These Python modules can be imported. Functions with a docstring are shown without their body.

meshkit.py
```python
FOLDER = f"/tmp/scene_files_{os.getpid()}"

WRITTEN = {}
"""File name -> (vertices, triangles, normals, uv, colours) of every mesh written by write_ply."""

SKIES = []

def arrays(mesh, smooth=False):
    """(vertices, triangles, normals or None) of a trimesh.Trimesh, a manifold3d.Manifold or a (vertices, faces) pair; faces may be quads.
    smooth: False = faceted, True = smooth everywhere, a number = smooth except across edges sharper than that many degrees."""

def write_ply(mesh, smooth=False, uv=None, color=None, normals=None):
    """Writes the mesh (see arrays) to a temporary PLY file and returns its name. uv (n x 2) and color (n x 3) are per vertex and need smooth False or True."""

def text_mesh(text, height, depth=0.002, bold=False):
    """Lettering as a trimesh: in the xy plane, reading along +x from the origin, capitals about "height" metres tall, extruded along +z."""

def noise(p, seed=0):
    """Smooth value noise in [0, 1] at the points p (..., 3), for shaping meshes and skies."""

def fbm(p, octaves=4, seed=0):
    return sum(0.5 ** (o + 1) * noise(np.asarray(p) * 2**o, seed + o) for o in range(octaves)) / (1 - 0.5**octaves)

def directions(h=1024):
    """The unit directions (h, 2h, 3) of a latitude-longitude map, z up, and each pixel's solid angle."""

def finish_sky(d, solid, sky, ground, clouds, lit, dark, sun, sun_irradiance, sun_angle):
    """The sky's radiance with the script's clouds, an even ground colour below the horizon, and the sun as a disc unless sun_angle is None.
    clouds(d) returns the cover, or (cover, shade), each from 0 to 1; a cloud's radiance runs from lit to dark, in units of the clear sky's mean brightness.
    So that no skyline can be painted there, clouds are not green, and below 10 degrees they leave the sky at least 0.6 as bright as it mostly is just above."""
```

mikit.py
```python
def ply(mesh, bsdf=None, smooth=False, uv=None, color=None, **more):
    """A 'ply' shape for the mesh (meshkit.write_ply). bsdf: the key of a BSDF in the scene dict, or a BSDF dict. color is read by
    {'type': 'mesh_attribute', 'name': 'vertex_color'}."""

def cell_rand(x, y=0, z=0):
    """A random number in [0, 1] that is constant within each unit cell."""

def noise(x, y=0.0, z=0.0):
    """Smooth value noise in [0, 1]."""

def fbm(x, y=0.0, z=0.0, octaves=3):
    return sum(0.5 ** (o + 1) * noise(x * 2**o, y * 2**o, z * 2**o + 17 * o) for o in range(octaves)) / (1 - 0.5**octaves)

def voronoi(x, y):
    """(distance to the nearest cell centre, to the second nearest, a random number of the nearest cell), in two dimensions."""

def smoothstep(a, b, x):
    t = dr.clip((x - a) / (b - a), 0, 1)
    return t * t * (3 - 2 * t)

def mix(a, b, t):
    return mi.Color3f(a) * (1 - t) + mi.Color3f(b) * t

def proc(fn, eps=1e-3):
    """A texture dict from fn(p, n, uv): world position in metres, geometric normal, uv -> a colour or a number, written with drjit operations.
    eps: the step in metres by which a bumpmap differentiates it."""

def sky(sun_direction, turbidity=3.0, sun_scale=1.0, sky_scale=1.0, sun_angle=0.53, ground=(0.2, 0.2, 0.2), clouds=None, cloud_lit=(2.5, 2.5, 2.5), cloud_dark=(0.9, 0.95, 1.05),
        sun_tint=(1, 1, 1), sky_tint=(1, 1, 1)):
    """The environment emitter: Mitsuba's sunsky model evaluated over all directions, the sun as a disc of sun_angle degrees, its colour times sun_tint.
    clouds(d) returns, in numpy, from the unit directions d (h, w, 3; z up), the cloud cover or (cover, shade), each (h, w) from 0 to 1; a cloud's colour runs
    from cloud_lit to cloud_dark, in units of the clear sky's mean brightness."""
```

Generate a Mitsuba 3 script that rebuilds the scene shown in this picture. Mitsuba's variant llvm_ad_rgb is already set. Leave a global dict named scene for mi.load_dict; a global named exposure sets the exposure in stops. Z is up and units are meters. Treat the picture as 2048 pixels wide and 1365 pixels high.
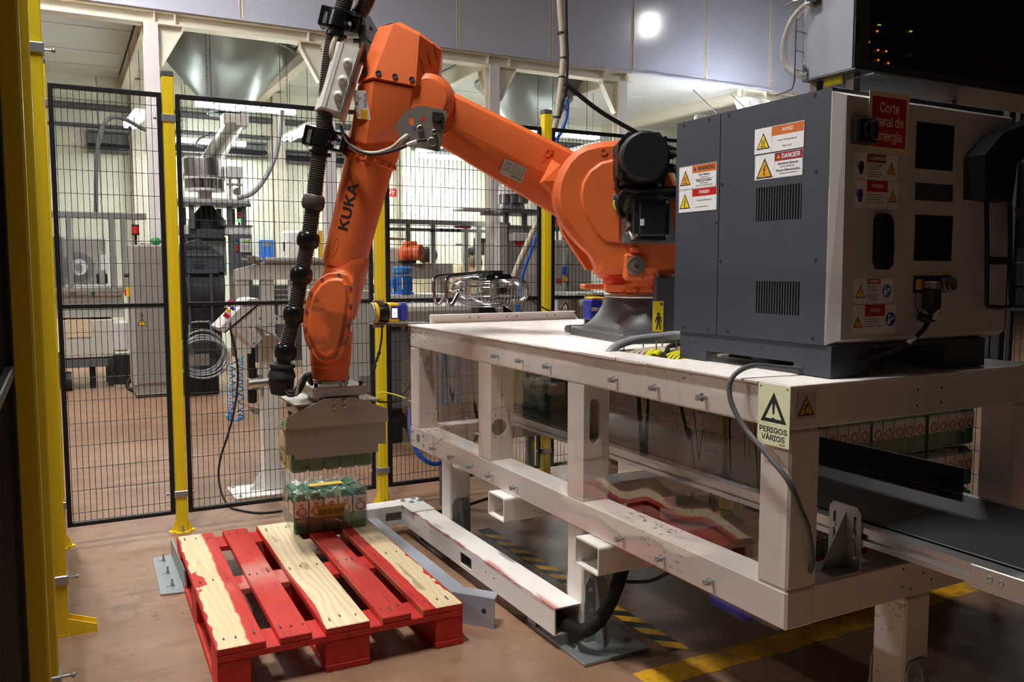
import math
import numpy as np
import trimesh
import drjit as dr
import mitsuba as mi
import mikit
import meshkit
from shapely.geometry import Polygon, Point, box as sbox
from shapely import affinity

T = mi.ScalarTransform4f
scene, labels = {}, {}
rng = np.random.default_rng(7)

# ------------------------------------------------------------------ camera, lights, exposure
exposure = 3.0
EYE = np.array([-0.366, -2.565, 1.277])
YAW, PITCH = 0.48824, 0.08545
FWD = np.array([math.sin(YAW) * math.cos(PITCH), math.cos(YAW) * math.cos(PITCH), -math.sin(PITCH)])
scene['camera'] = {'type': 'perspective', 'fov': 62.22, 'fov_axis': 'x', 'near_clip': 0.05, 'far_clip': 200.0,
                   'to_world': T().look_at(origin=EYE.tolist(), target=(EYE + FWD).tolist(), up=[0, 0, 1])}
HALL_LAMPS = [  # high bay strips of the front hall, the last an unseen fill lamp added to brighten the machine side: x, y, length x, length y, radiance
    (-0.45, -0.3, 0.30, 1.5, 190.0), (-0.75, 4.9, 0.30, 1.5, 200.0), (9.3, 3.9, 0.22, 1.2, 110.0), (-5.5, 1.2, 0.30, 1.5, 150.0)]
LAMP_Z = 5.7
LAMP_TINT = np.array([1.0, 0.97, 0.93])
TUBE_TINT = np.array([0.93, 1.0, 0.95])
TUBE_RADIANCE = 48.0


def emitter(rgb, weight=1.0):
    return {'type': 'area', 'sampling_weight': float(weight), 'radiance': {'type': 'rgb', 'value': [float(v) / 2 ** exposure for v in rgb]}}


# ------------------------------------------------------------------ names and labels
def numbered(key):
    used = scene_keys
    if key not in used:
        used.add(key)
        return key
    k = 1
    while f'{key}_{k:03d}' in used:
        k += 1
    used.add(f'{key}_{k:03d}')
    return f'{key}_{k:03d}'


scene_keys = set()


def thing(name, label, cat, group=None):
    key = numbered(name)
    labels[key] = {'label': label, 'category': cat}
    if group:
        labels[key]['group'] = group
    return key


def part(parent, name, mesh, mat, smooth=False, label=None, stuff=False, **kw):
    if isinstance(mesh, list):          # several pieces: one part each
        return [part(parent, name, m, mat, smooth, label, stuff, **kw) for m in mesh]
    key = numbered(parent + '__' + name)
    scene[key] = mesh_dict(mesh, mat, smooth, **kw)
    if label:
        labels[key] = {'label': label}
    if stuff:
        labels.setdefault(key, {})['kind'] = 'stuff'
    return key


def solo(name, mesh, mat, label, cat, smooth=False, group=None, stuff=False, **kw):
    key = thing(name, label, cat, group)
    scene[key] = mesh_dict(mesh, mat, smooth, **kw)
    if stuff:
        labels[key]['kind'] = 'stuff'
    return key


def struct(name, mesh, mat, label=None, smooth=False, **kw):
    key = numbered(name)
    scene[key] = mesh_dict(mesh, mat, smooth, **kw)
    labels[key] = {'kind': 'structure'}
    if label:
        labels[key]['label'] = label
    return key


def struct_empty(name, label=None):
    key = numbered(name)
    labels[key] = {'kind': 'structure'}
    if label:
        labels[key]['label'] = label
    return key


def mesh_dict(mesh, mat, smooth=False, **kw):
    if isinstance(mesh, dict):
        return {**mesh, **kw}
    return mikit.ply(mesh, mat, smooth=smooth, **kw)


# ------------------------------------------------------------------ mesh helpers
cat = trimesh.util.concatenate


def each(meshes):
    return list(meshes)


def V(*a):
    return np.array(a, float)


def unit(v):
    v = np.asarray(v, float)
    return v / np.linalg.norm(v)


def hull(pts):
    return trimesh.Trimesh(np.asarray(pts, float)).convex_hull


def box(x0, x1, y0, y1, z0, z1, b=0.0):
    if b <= 0:
        v = np.array([[x, y, z] for x in (x0, x1) for y in (y0, y1) for z in (z0, z1)], float)
        f = np.array([[0, 1, 3], [0, 3, 2], [4, 6, 7], [4, 7, 5], [0, 4, 5], [0, 5, 1], [2, 3, 7], [2, 7, 6], [0, 2, 6], [0, 6, 4], [1, 5, 7], [1, 7, 3]])
        return trimesh.Trimesh(v, f, process=False)
    p = []
    for x, sx in ((x0, 1), (x1, -1)):
        for y, sy in ((y0, 1), (y1, -1)):
            for z, sz in ((z0, 1), (z1, -1)):
                p += [(x, y + sy * b, z + sz * b), (x + sx * b, y, z + sz * b), (x + sx * b, y + sy * b, z)]
    return hull(p)


def frame(o, ex, ey, ez=None):
    """4x4 with columns ex, ey, ez and origin o; ez defaults to ex x ey."""
    ex, ey = unit(ex), unit(ey)
    ez = np.cross(ex, ey) if ez is None else unit(ez)
    m = np.eye(4)
    m[:3, 0], m[:3, 1], m[:3, 2], m[:3, 3] = ex, ey, ez, o
    return m


def moved(mesh, m):
    mesh = mesh.copy()
    mesh.apply_transform(m)
    return mesh


def extr(poly, depth, m):
    """Polygon (points or shapely) in the plane of frame m, extruded by depth along its third axis."""
    if not hasattr(poly, 'geom_type'):
        poly = Polygon(poly)
    parts = [trimesh.creation.extrude_polygon(g, abs(depth), engine='earcut') for g in getattr(poly, 'geoms', [poly])]
    me = cat(parts) if len(parts) > 1 else parts[0]
    if depth < 0:
        me.apply_translation([0, 0, depth])
    return moved(me, m)


def XZ(y):
    """frame: polygon (x, z) on the plane y, depth towards -y"""
    return frame((0, y, 0), (1, 0, 0), (0, 0, 1))


def YZ(x):
    """frame: polygon (-y, z) on plane x, depth towards -x.  Use yz() to pass (y, z) points."""
    return frame((x, 0, 0), (0, -1, 0), (0, 0, 1))


def yz(pts):
    return [(-p[0], p[1]) for p in pts]


def XY(z):
    return frame((0, 0, z), (1, 0, 0), (0, 1, 0))


def rrect(x0, y0, x1, y1, r=0.01, n=4):
    return sbox(x0 + r, y0 + r, x1 - r, y1 - r).buffer(r, quad_segs=n)


def chamfer(poly, depth, m, b=0.004):
    """Extrusion with a bevelled front rim (front at depth)."""
    if not hasattr(poly, 'geom_type'):
        poly = Polygon(poly)
    inner = poly.buffer(-b, join_style=2)
    if inner.is_empty or inner.geom_type != 'Polygon' or len(inner.exterior.coords) != len(poly.exterior.coords):
        return extr(poly, depth, m)
    a = np.array(poly.exterior.coords)[:-1]
    c = np.array(inner.exterior.coords)[:-1]
    k = int(np.argmin(np.linalg.norm(c - a[0], axis=1)))
    c = np.roll(c, -k, axis=0)
    if np.linalg.norm(c[1] - a[1]) > np.linalg.norm(c[-1] - a[1]):
        c = np.roll(c[::-1], 1, axis=0)
    n = len(a)
    s = 1 if depth > 0 else -1
    v = np.vstack([np.c_[a, np.zeros(n)], np.c_[a, np.full(n, depth - s * b)], np.c_[c, np.full(n, depth)]])
    f = []
    for ring in (0, 1):
        for i in range(n):
            j = (i + 1) % n
            p, q, r, t = ring * n + i, ring * n + j, (ring + 1) * n + j, (ring + 1) * n + i
            f += [(p, q, r), (p, r, t)]
    cap0 = trimesh.creation.triangulate_polygon(Polygon(a), engine='earcut')
    cap1 = trimesh.creation.triangulate_polygon(Polygon(c), engine='earcut')
    me = [trimesh.Trimesh(v, f, process=False)]
    for (cv, cf), z in ((cap0, 0.0), (cap1, depth)):
        me.append(trimesh.Trimesh(np.c_[cv, np.full(len(cv), z)], cf, process=False))
    me = cat(me)
    me.merge_vertices()
    me.fix_normals()
    return moved(me, m)


def axis_frame(p, d):
    d = unit(d)
    x = np.cross(d, (0, 0, 1) if abs(d[2]) < 0.9 else (1, 0, 0))
    x = unit(x)
    return frame(p, x, np.cross(d, x), d)


def lathe(profile, p=(0, 0, 0), d=(0, 0, 1), n=32, a0=0.0, a1=2 * math.pi):
    """Surface of revolution: profile of (radius, height along d) from p."""
    pr = np.array(profile, float)
    full = abs(a1 - a0 - 2 * math.pi) < 1e-6
    ang = np.linspace(a0, a1, n + (not full), endpoint=not full)
    ca, sa = np.cos(ang), np.sin(ang)
    k = len(ang)
    v = np.stack([np.outer(pr[:, 0], ca), np.outer(pr[:, 0], sa), np.repeat(pr[:, 1:2], k, 1)], -1).reshape(-1, 3)
    f = []
    for i in range(len(pr) - 1):
        for j in range(k if full else k - 1):
            a, b = i * k + j, i * k + (j + 1) % k
            f += [(a, b, b + k), (a, b + k, a + k)]
    me = trimesh.Trimesh(v, f, process=False)
    me.merge_vertices()
    me.update_faces(me.nondegenerate_faces())
    return moved(me, axis_frame(np.asarray(p, float), d))


def cyl(p0, p1, r, n=20, b=0.0):
    p0, p1 = V(*p0), V(*p1)
    h = np.linalg.norm(p1 - p0)
    pr = [(0, 0), (r, 0), (r, h), (0, h)] if b <= 0 else [(0, 0), (r - b, 0), (r, b), (r, h - b), (r - b, h), (0, h)]
    return lathe(pr, p0, p1 - p0, n)


def ring(p, d, r0, r1, h, n=32):
    return lathe([(r0, 0), (r1, 0), (r1, h), (r0, h), (r0, 0)], p, d, n)


def spline(pts, k=8):
    """Catmull-Rom through the points."""
    p = np.array(pts, float)
    p = np.vstack([2 * p[0] - p[1], p, 2 * p[-1] - p[-2]])
    out = []
    for i in range(1, len(p) - 2):
        for t in np.linspace(0, 1, k, endpoint=False):
            a, b, c, d = p[i - 1], p[i], p[i + 1], p[i + 2]
            out.append(0.5 * (2 * b + (c - a) * t + (2 * a - 5 * b + 4 * c - d) * t * t + (3 * b - a - 3 * c + d) * t ** 3))
    out.append(p[-2])
    return np.array(out)


def sweep(path, r, n=10, closed=False):
    """Round tube along the path; r a number or one per point."""
    p = np.array(path, float)
    r = np.broadcast_to(np.asarray(r, float), (len(p),))
    t = np.gradient(p, axis=0)
    if closed:
        t = np.roll(p, -1, 0) - np.roll(p, 1, 0)
    t /= np.linalg.norm(t, axis=1, keepdims=True) + 1e-12
    x = np.cross(t[0], (0, 0, 1) if abs(t[0][2]) < 0.9 else (1, 0, 0))
    xs = []
    for i in range(len(p)):
        x = x - t[i] * (x @ t[i])
        x = x / np.linalg.norm(x)
        xs.append(x)
    xs = np.array(xs)
    ys = np.cross(t, xs)
    a = np.arange(n) * 2 * math.pi / n
    v = (p[:, None] + r[:, None, None] * (np.cos(a)[None, :, None] * xs[:, None] + np.sin(a)[None, :, None] * ys[:, None])).reshape(-1, 3)
    f = []
    m = len(p)
    for i in range(m if closed else m - 1):
        i2 = (i + 1) % m
        for j in range(n):
            j2 = (j + 1) % n
            f += [(i * n + j, i * n + j2, i2 * n + j2), (i * n + j, i2 * n + j2, i2 * n + j)]
    if not closed:
        v = np.vstack([v, p[0], p[-1]])
        for j in range(n):
            f += [(m * n, (j + 1) % n, j), (m * n + 1, (m - 1) * n + j, (m - 1) * n + (j + 1) % n)]
    return trimesh.Trimesh(v, f, process=False)


def hose(pts, r, n=10, k=8):
    return sweep(spline(pts, k), r, n)


def corrugated(pts, r, pitch=0.011, depth=0.12, n=16):
    s = spline(pts, 24)
    d = np.r_[0, np.cumsum(np.linalg.norm(np.diff(s, axis=0), axis=1))]
    q = np.arange(0, d[-1], pitch / 4)
    p = np.stack([np.interp(q, d, s[:, i]) for i in range(3)], 1)
    w = np.array([1.0, 1.0, 1 - depth, 1 - depth])[np.arange(len(q)) % 4]
    return sweep(p, r * w, n)


def sphere(c, r, n=2, scale=(1, 1, 1)):
    s = trimesh.creation.icosphere(n, radius=r)
    s.apply_scale(scale)
    s.apply_translation(c)
    return s


def lettering(text, height, o, right, up, depth=0.0008, bold=False, centre=False, width=None):
    me = meshkit.text_mesh(text, height, depth, bold)
    lo, hi = me.bounds
    if width:
        me.apply_scale([width / (hi[0] - lo[0]), 1, 1])
        lo, hi = me.bounds
    if centre:
        me.apply_translation([-(lo[0] + hi[0]) / 2, 0, 0])
    return moved(me, frame(o, right, up))


def square_tube(p0, p1, w, h, t=0.005, up=(0, 0, 1), r=0.008):
    """Hollow rectangular tube from p0 to p1 (centre line), w wide and h high."""
    p0, p1 = V(*p0), V(*p1)
    d = unit(p1 - p0)
    side = unit(np.cross(up, d))
    top = np.cross(d, side)
    poly = rrect(-w / 2, -h / 2, w / 2, h / 2, r, 2).difference(rrect(-w / 2 + t, -h / 2 + t, w / 2 - t, h / 2 - t, max(r - t, 0.002), 2))
    return extr(poly, np.linalg.norm(p1 - p0), frame(p0, side, top, d))


def hexbolt(p, d, r=0.008, h=0.006, n=6):
    return cat([cyl(p, V(*p) + unit(d) * h, r, n), cyl(p, V(*p) + unit(d) * 0.0015, r * 1.5, 12)])


def smooth_mesh(me, it=10, length=None):
    import manifold3d as m3
    if length:
        mm = m3.Manifold(m3.Mesh(np.asarray(me.vertices, np.float32), np.asarray(me.faces, np.uint32))).refine_to_length(length)
        q = mm.to_mesh()
        me = trimesh.Trimesh(q.vert_properties[:, :3], q.tri_verts, process=False)
        me.merge_vertices()
    return trimesh.smoothing.filter_taubin(me, lamb=0.5, nu=-0.53, iterations=it)


def union(meshes, length=None, it=0):
    import manifold3d as m3
    total = m3.Manifold()
    for me in meshes:
        me = me.copy()
        me.merge_vertices()
        total = total + m3.Manifold(m3.Mesh(np.asarray(me.vertices, np.float32), np.asarray(me.faces, np.uint32)))
    if length:
        total = total.refine_to_length(length)
    q = total.to_mesh()
    me = trimesh.Trimesh(q.vert_properties[:, :3], q.tri_verts, process=False)
    if it:
        me.merge_vertices()
        me = trimesh.smoothing.filter_taubin(me, lamb=0.5, nu=-0.53, iterations=it)
    return me


# ------------------------------------------------------------------ materials
def lin(c):
    if isinstance(c, str):
        c = [int(c[i:i + 2], 16) / 255 for i in (1, 3, 5)]
    return [x / 12.92 if x < 0.04045 else ((x + 0.055) / 1.055) ** 2.4 for x in c]


def rgb(c):
    return {'type': 'rgb', 'value': lin(c)}


def mat(key, color, rough=0.5, metal=0.0, spec=0.5, coat=0.0, bump=None, **kw):
    b = {'type': 'principled', 'base_color': color if isinstance(color, dict) else rgb(color), 'roughness': rough, 'metallic': metal, 'specular': spec, **kw}
    if coat:
        b['clearcoat'] = coat
        b['clearcoat_gloss'] = 0.9
    if bump:
        b = {'type': 'bumpmap', 'arbitrary': mikit.proc(bump[0], eps=bump[2]), 'scale': bump[1], 'bsdf': b}
    scene[key] = {'type': 'twosided', 'bsdf': b}
    return key


N, FBM, SS, MIX, CR = mikit.noise, mikit.fbm, mikit.smoothstep, mikit.mix, mikit.cell_rand


def floor_fn(p, n, uv):
    a = FBM(p.x * 1.3, p.y * 1.3, 0.0, 4)
    b = FBM(p.x * 18 + 3, p.y * 18, 1.0, 3)
    s = FBM(p.x * 3 + 40, p.y * 9, 2.0, 3)
    c = MIX(lin('#7d5f4b'), lin('#8f6f59'), SS(0.3, 0.7, a))
    c = MIX(c, mi.Color3f(lin('#72533f')), SS(0.55, 0.8, b) * 0.4)
    c = MIX(c, mi.Color3f(lin('#a08066')), SS(0.6, 0.75, s) * 0.3)
    speck = SS(0.86, 0.90, N(p.x * 60, p.y * 60, 3.0)) * SS(0.66, 0.78, N(p.x * 2.2, p.y * 2.2, 7.0))
    c = MIX(c, mi.Color3f(lin('#4a3a34')), speck * 0.5)
    streak = SS(0.80, 0.86, N(p.x * 5.0 + 2.0, p.y * 45.0, 9.0)) * SS(0.5, 0.7, N(p.x * 1.1, p.y * 1.1, 11.0))
    return MIX(c, mi.Color3f(lin('#6d5549')), streak * 0.5)


def floor_rough(p, n, uv):
    return 0.34 + 0.2 * FBM(p.x * 4, p.y * 4, 5.0, 3)


mat('mat_floor', mikit.proc(floor_fn), mikit.proc(floor_rough), spec=0.45)


def orange_fn(p, n, uv):
    a = FBM(p.x * 7, p.y * 7, p.z * 7, 3)
    return MIX(lin('#e2703c'), lin('#dc6834'), a)


def orange_bump(p, n, uv):
    return N(p.x * 420, p.y * 420, p.z * 420)


mat('mat_orange', mikit.proc(orange_fn), 0.42, spec=0.4, bump=(orange_bump, 0.00018, 5e-4))
mat('mat_orange_dark', '#a8461f', 0.5)


def grime_orange(p, n, uv):
    c = MIX(lin('#e2703c'), lin('#d86a38'), FBM(p.x * 7, p.y * 7, p.z * 7, 3))
    g = SS(0.52, 0.68, FBM(p.x * 9 + 2, p.y * 9, p.z * 14, 4))
    return MIX(c, mi.Color3f(lin('#5a3320')), g * 0.55)


mat('mat_orange_grimy', mikit.proc(grime_orange), 0.42, spec=0.4)


def white_fn(p, n, uv):
    a = FBM(p.x * 5, p.y * 5, p.z * 5, 3)
    c = MIX(lin('#d9d3cd'), lin('#e6e1dc'), a)
    d = SS(0.72, 0.78, N(p.x * 90, p.y * 90, p.z * 90)) * SS(0.62, 0.75, FBM(p.x * 4 + 9, p.y * 4, p.z * 4, 3))
    return MIX(c, mi.Color3f(lin('#5b4a42')), d * 0.8)


mat('mat_white', mikit.proc(white_fn), 0.42)
mat('mat_white_clean', '#dcdad6', 0.4)


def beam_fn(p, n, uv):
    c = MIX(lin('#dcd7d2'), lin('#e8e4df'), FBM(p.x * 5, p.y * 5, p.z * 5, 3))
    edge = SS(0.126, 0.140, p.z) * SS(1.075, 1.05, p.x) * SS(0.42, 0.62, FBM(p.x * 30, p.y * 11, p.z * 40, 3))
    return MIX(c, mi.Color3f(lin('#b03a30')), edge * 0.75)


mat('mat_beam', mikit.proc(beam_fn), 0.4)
mat('mat_yellow', '#ecd022', 0.42, spec=0.4)
mat('mat_black_paint', '#14161a', 0.45)
mat('mat_black_rubber', '#1c1c1e', 0.6)
mat('mat_black_gloss', '#101114', 0.25)
mat('mat_black_motor', '#17191d', 0.5)
mat('mat_hose', '#453f39', 0.5)
mat('mat_charcoal', '#3b3e45', 0.5)
mat('mat_casting', '#45454a', 0.38, spec=0.5)


def cab_bump(p, n, uv):
    return N(p.x * 500, p.y * 500, p.z * 500)


mat('mat_controller', '#3d424d', 0.5, bump=(cab_bump, 0.00015, 4e-4))
mat('mat_controller_door', '#c6c2c0', 0.5, bump=(cab_bump, 0.00012, 4e-4))
mat('mat_steel', '#b9b6b0', 0.33, metal=1.0)
mat('mat_steel_dull', '#a39c93', 0.45, metal=0.9)


def brushed(p, n, uv):
    return MIX(lin('#a59a8e'), lin('#bdb2a6'), FBM(p.x * 6, p.y * 6, p.z * 240, 3))


mat('mat_brushed', mikit.proc(brushed), 0.4, metal=0.85)
mat('mat_chrome', '#d8d8da', 0.12, metal=1.0)
mat('mat_zinc', '#b4b9bd', 0.4, metal=0.8)
mat('mat_galvanised', '#a3abad', 0.42, metal=0.7)
mat('mat_silver_paint', '#a2a8b4', 0.4, metal=0.25)
mat('mat_alu', '#c4c4c6', 0.3, metal=0.9)
mat('mat_belt', '#2a2c30', 0.45, spec=0.5)
mat('mat_blue', '#2f62b5', 0.4)
mat('mat_blue_deep', '#28349a', 0.4)
mat('mat_blue_hose', '#1f62c8', 0.35)
mat('mat_blue_coil', '#5f9fd2', 0.35)
mat('mat_blue_motor', '#3f77b4', 0.45)
mat('mat_red', '#c2271f', 0.45)
mat('mat_red_sign', '#b5211f', 0.4)
mat('mat_green', '#2f8a4a', 0.5)
mat('mat_grey_paint', '#8b857e', 0.5)
mat('mat_grey_light', '#b9b4aa', 0.5)
mat('mat_grey_mid', '#a7a39d', 0.5)
mat('mat_grey_dark', '#55565a', 0.5)
mat('mat_grey_cable', '#8f9196', 0.4)
mat('mat_jbox', '#cdcac6', 0.45)
mat('mat_paper', '#e4e4e6', 0.5)
mat('mat_ink', '#22232a', 0.55)
mat('mat_ink_grey', '#6d7078', 0.55)
mat('mat_warn_yellow', '#e6b81c', 0.45)
mat('mat_warn_amber', '#e0a426', 0.45)
mat('mat_sign_glow', '#dfe3bd', 0.5)
mat('mat_sign_cream', '#dcd3a8', 0.5)
mat('mat_orange_band', '#c9692c', 0.5)
mat('mat_maroon', '#8a2a36', 0.5)
mat('mat_sticker_blue', '#2f78c0', 0.45)
mat('mat_sticker_navy', '#33348f', 0.45)
mat('mat_tape_yellow', '#d9a41e', 0.5)
mat('mat_panel', '#c3c6d6', 0.13, spec=0.5)
mat('mat_ceiling', '#c9ccc8', 0.25, spec=0.5)
mat('mat_beam_cream', '#d8d2c2', 0.5)
mat('mat_column', '#dcd6d6', 0.45)
mat('mat_wall', '#e2e4d2', 0.6)
mat('mat_wall_dark', '#6a6d6c', 0.6)
mat('mat_hall', '#4a4744', 0.8)
mat('mat_duct', '#8a908e', 0.36, metal=0.85)
mat('mat_skin', '#b98a6c', 0.55)
mat('mat_hair', '#1d1815', 0.7)
mat('mat_hair_grey', '#6e5e50', 0.7)
mat('mat_shirt', '#c9bf9c', 0.8)
mat('mat_gold', '#c79a2a', 0.5)
mat('mat_green_wire', '#86c43a', 0.4)
mat('mat_yellow_wire', '#d9d22a', 0.4)
mat('mat_beige_cable', '#b9ad98', 0.45)
scene['mat_film'] = {'type': 'thindielectric', 'int_ior': 1.5, 'specular_transmittance': {'type': 'rgb', 'value': [0.93, 0.92, 0.92]}}
scene['mat_guard'] = {'type': 'blendbsdf', 'weight': 0.18, 'a': {'type': 'thindielectric', 'int_ior': 1.5},
                      'b': {'type': 'twosided', 'bsdf': {'type': 'diffuse', 'reflectance': rgb('#b4b8b6')}}}
scene['mat_smoked'] = {'type': 'thindielectric', 'int_ior': 1.5, 'specular_transmittance': {'type': 'rgb', 'value': [0.16, 0.15, 0.15]}}
scene['mat_clear'] = {'type': 'thindielectric', 'int_ior': 1.45}
scene['mat_wrap'] = {'type': 'thindielectric', 'int_ior': 1.6}
scene['mat_tube'] = {'type': 'blendbsdf', 'weight': 0.4, 'a': {'type': 'thindielectric', 'int_ior': 1.5}, 'b': {'type': 'twosided', 'bsdf': {'type': 'principled', 'base_color': rgb('#d8d4c8'), 'roughness': 0.15, 'specular': 0.8}}}

# ------------------------------------------------------------------ the hall: floor, shell, lamps
struct('floor', box(-9, 22, -9, 11.3, -0.12, 0.0), 'mat_floor', 'brown epoxy factory floor with scuffs')
struct('wall_left', box(-9.1, -9.0, -9, 11.3, 0, 7.0), 'mat_hall')
struct('wall_right', box(22, 22.1, -9, 11.3, 0, 7.0), 'mat_hall')
struct('wall_near', box(-9, 22, -9.1, -9, 0, 7.0), 'mat_hall')
struct('ceiling_hall', box(-9, 22, -9.1, 7.1, 7.0, 7.1), 'mat_hall')
for i, (x, y, lx, ly, rad) in enumerate(HALL_LAMPS):
    k = thing('high_bay_lamp', 'long high bay strip lamp hanging under the hall ceiling, leftmost one an added fill', 'lamp', 'hall ceiling lamps')
    aim = frame((x, y, 0), (.8, .6, 0), (-.6, .8, 0)) if i == 2 else frame((x, y, 0), (1, 0, 0), (0, 1, 0))
    part(k, 'housing', moved(box(-lx / 2 - .02, lx / 2 + .02, -ly / 2 - .02, ly / 2 + .02, LAMP_Z + 0.01, LAMP_Z + .09, .01), aim), 'mat_grey_light')
    v = trimesh.transform_points(np.array([[-lx / 2, -ly / 2, LAMP_Z], [lx / 2, -ly / 2, LAMP_Z], [lx / 2, ly / 2, LAMP_Z], [-lx / 2, ly / 2, LAMP_Z]]), aim)
    part(k, 'diffuser', trimesh.Trimesh(v, [[0, 2, 1], [0, 3, 2]], process=False), 'mat_white_clean', emitter=emitter(LAMP_TINT * rad, 2.5 if i == 0 else 1.2))
    part(k, 'rod', [moved(cyl((0, s * .5, LAMP_Z + .08), (0, s * .5, 7.0), .008, 8), aim) for s in (-1, 1)], 'mat_grey_dark')

# upper wall of blue-white sandwich panels above the mezzanine edge
MY, MZ = 7.1, 3.95
wu = struct_empty('wall_upper', 'blue-white sandwich panel wall above the mezzanine edge')
J = [-8.97, -7.63, -6.33, -5.03, -3.73, -2.43, -1.13, .17, 1.47, 2.75, 4.03, 5.336, 6.62, 7.90, 9.14, 10.44, 11.74, 13.04, 14.34, 15.64, 16.94, 18.24, 19.54, 20.84, 21.97]
for a, b in zip(J[:-1], J[1:]):
    part(wu, 'panel', box(a + .02, b - .02, MY, MY + .06, MZ, 7.0, .003), 'mat_panel')
for x in J[1:-1]:
    part(wu, 'joint_strip', cat([box(x - .035, x + .035, MY + .012, MY + .05, MZ, 7.0), box(x - .024, x - .012, MY - .006, MY + .02, MZ, 7.0), box(x + .012, x + .024, MY - .006, MY + .02, MZ, 7.0)]), 'mat_beam_cream')
part(wu, 'bottom_rail', box(-8.97, 21.97, MY - .012, MY + .07, MZ - .012, MZ + .012), 'mat_panel')

# mezzanine underside: ceiling panels, edge beam, cross beams, columns
mc = struct_empty('ceiling', 'glossy pale panels under the mezzanine')
CY = [7.3, 8.46, 9.66, 10.5, 11.2]
COLX = [-3.2, .56, 2.42, 4.53, 6.48, 8.88, 12.0]
xs = [-8.97] + COLX + [21.97]
for i in range(len(xs) - 1):
    for j in range(4):
        low = .065 if i == 5 else 0
        part(mc, 'panel', box(xs[i] + .08, xs[i + 1] - .08, (CY[j] if j or i != 5 else MY + .062) + .012, CY[j + 1] - .012, 4.02 - low, 4.07 - low), 'mat_ceiling')
struct('ceiling_backing', box(-8.97, 21.97, 7.17, 11.25, 4.075, 4.12), 'mat_wall_dark')
eb = thing('edge_beam', 'cream steel channel beam running under the blue-white panel wall', 'beam')
for xa, xb in ((-8.97, 6.62), (8.70, 21.97)):
    part(eb, 'web', box(xa, xb, MY + .085, MY + .095, 3.81, MZ - .014), 'mat_beam_cream')
    part(eb, 'bottom_flange', box(xa, xb, MY + .015, MY + .19, 3.80, 3.815), 'mat_beam_cream')
    part(eb, 'top_flange', box(xa, xb, MY + .015, MY + .19, MZ - .027, MZ - .013), 'mat_beam_cream')
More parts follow.
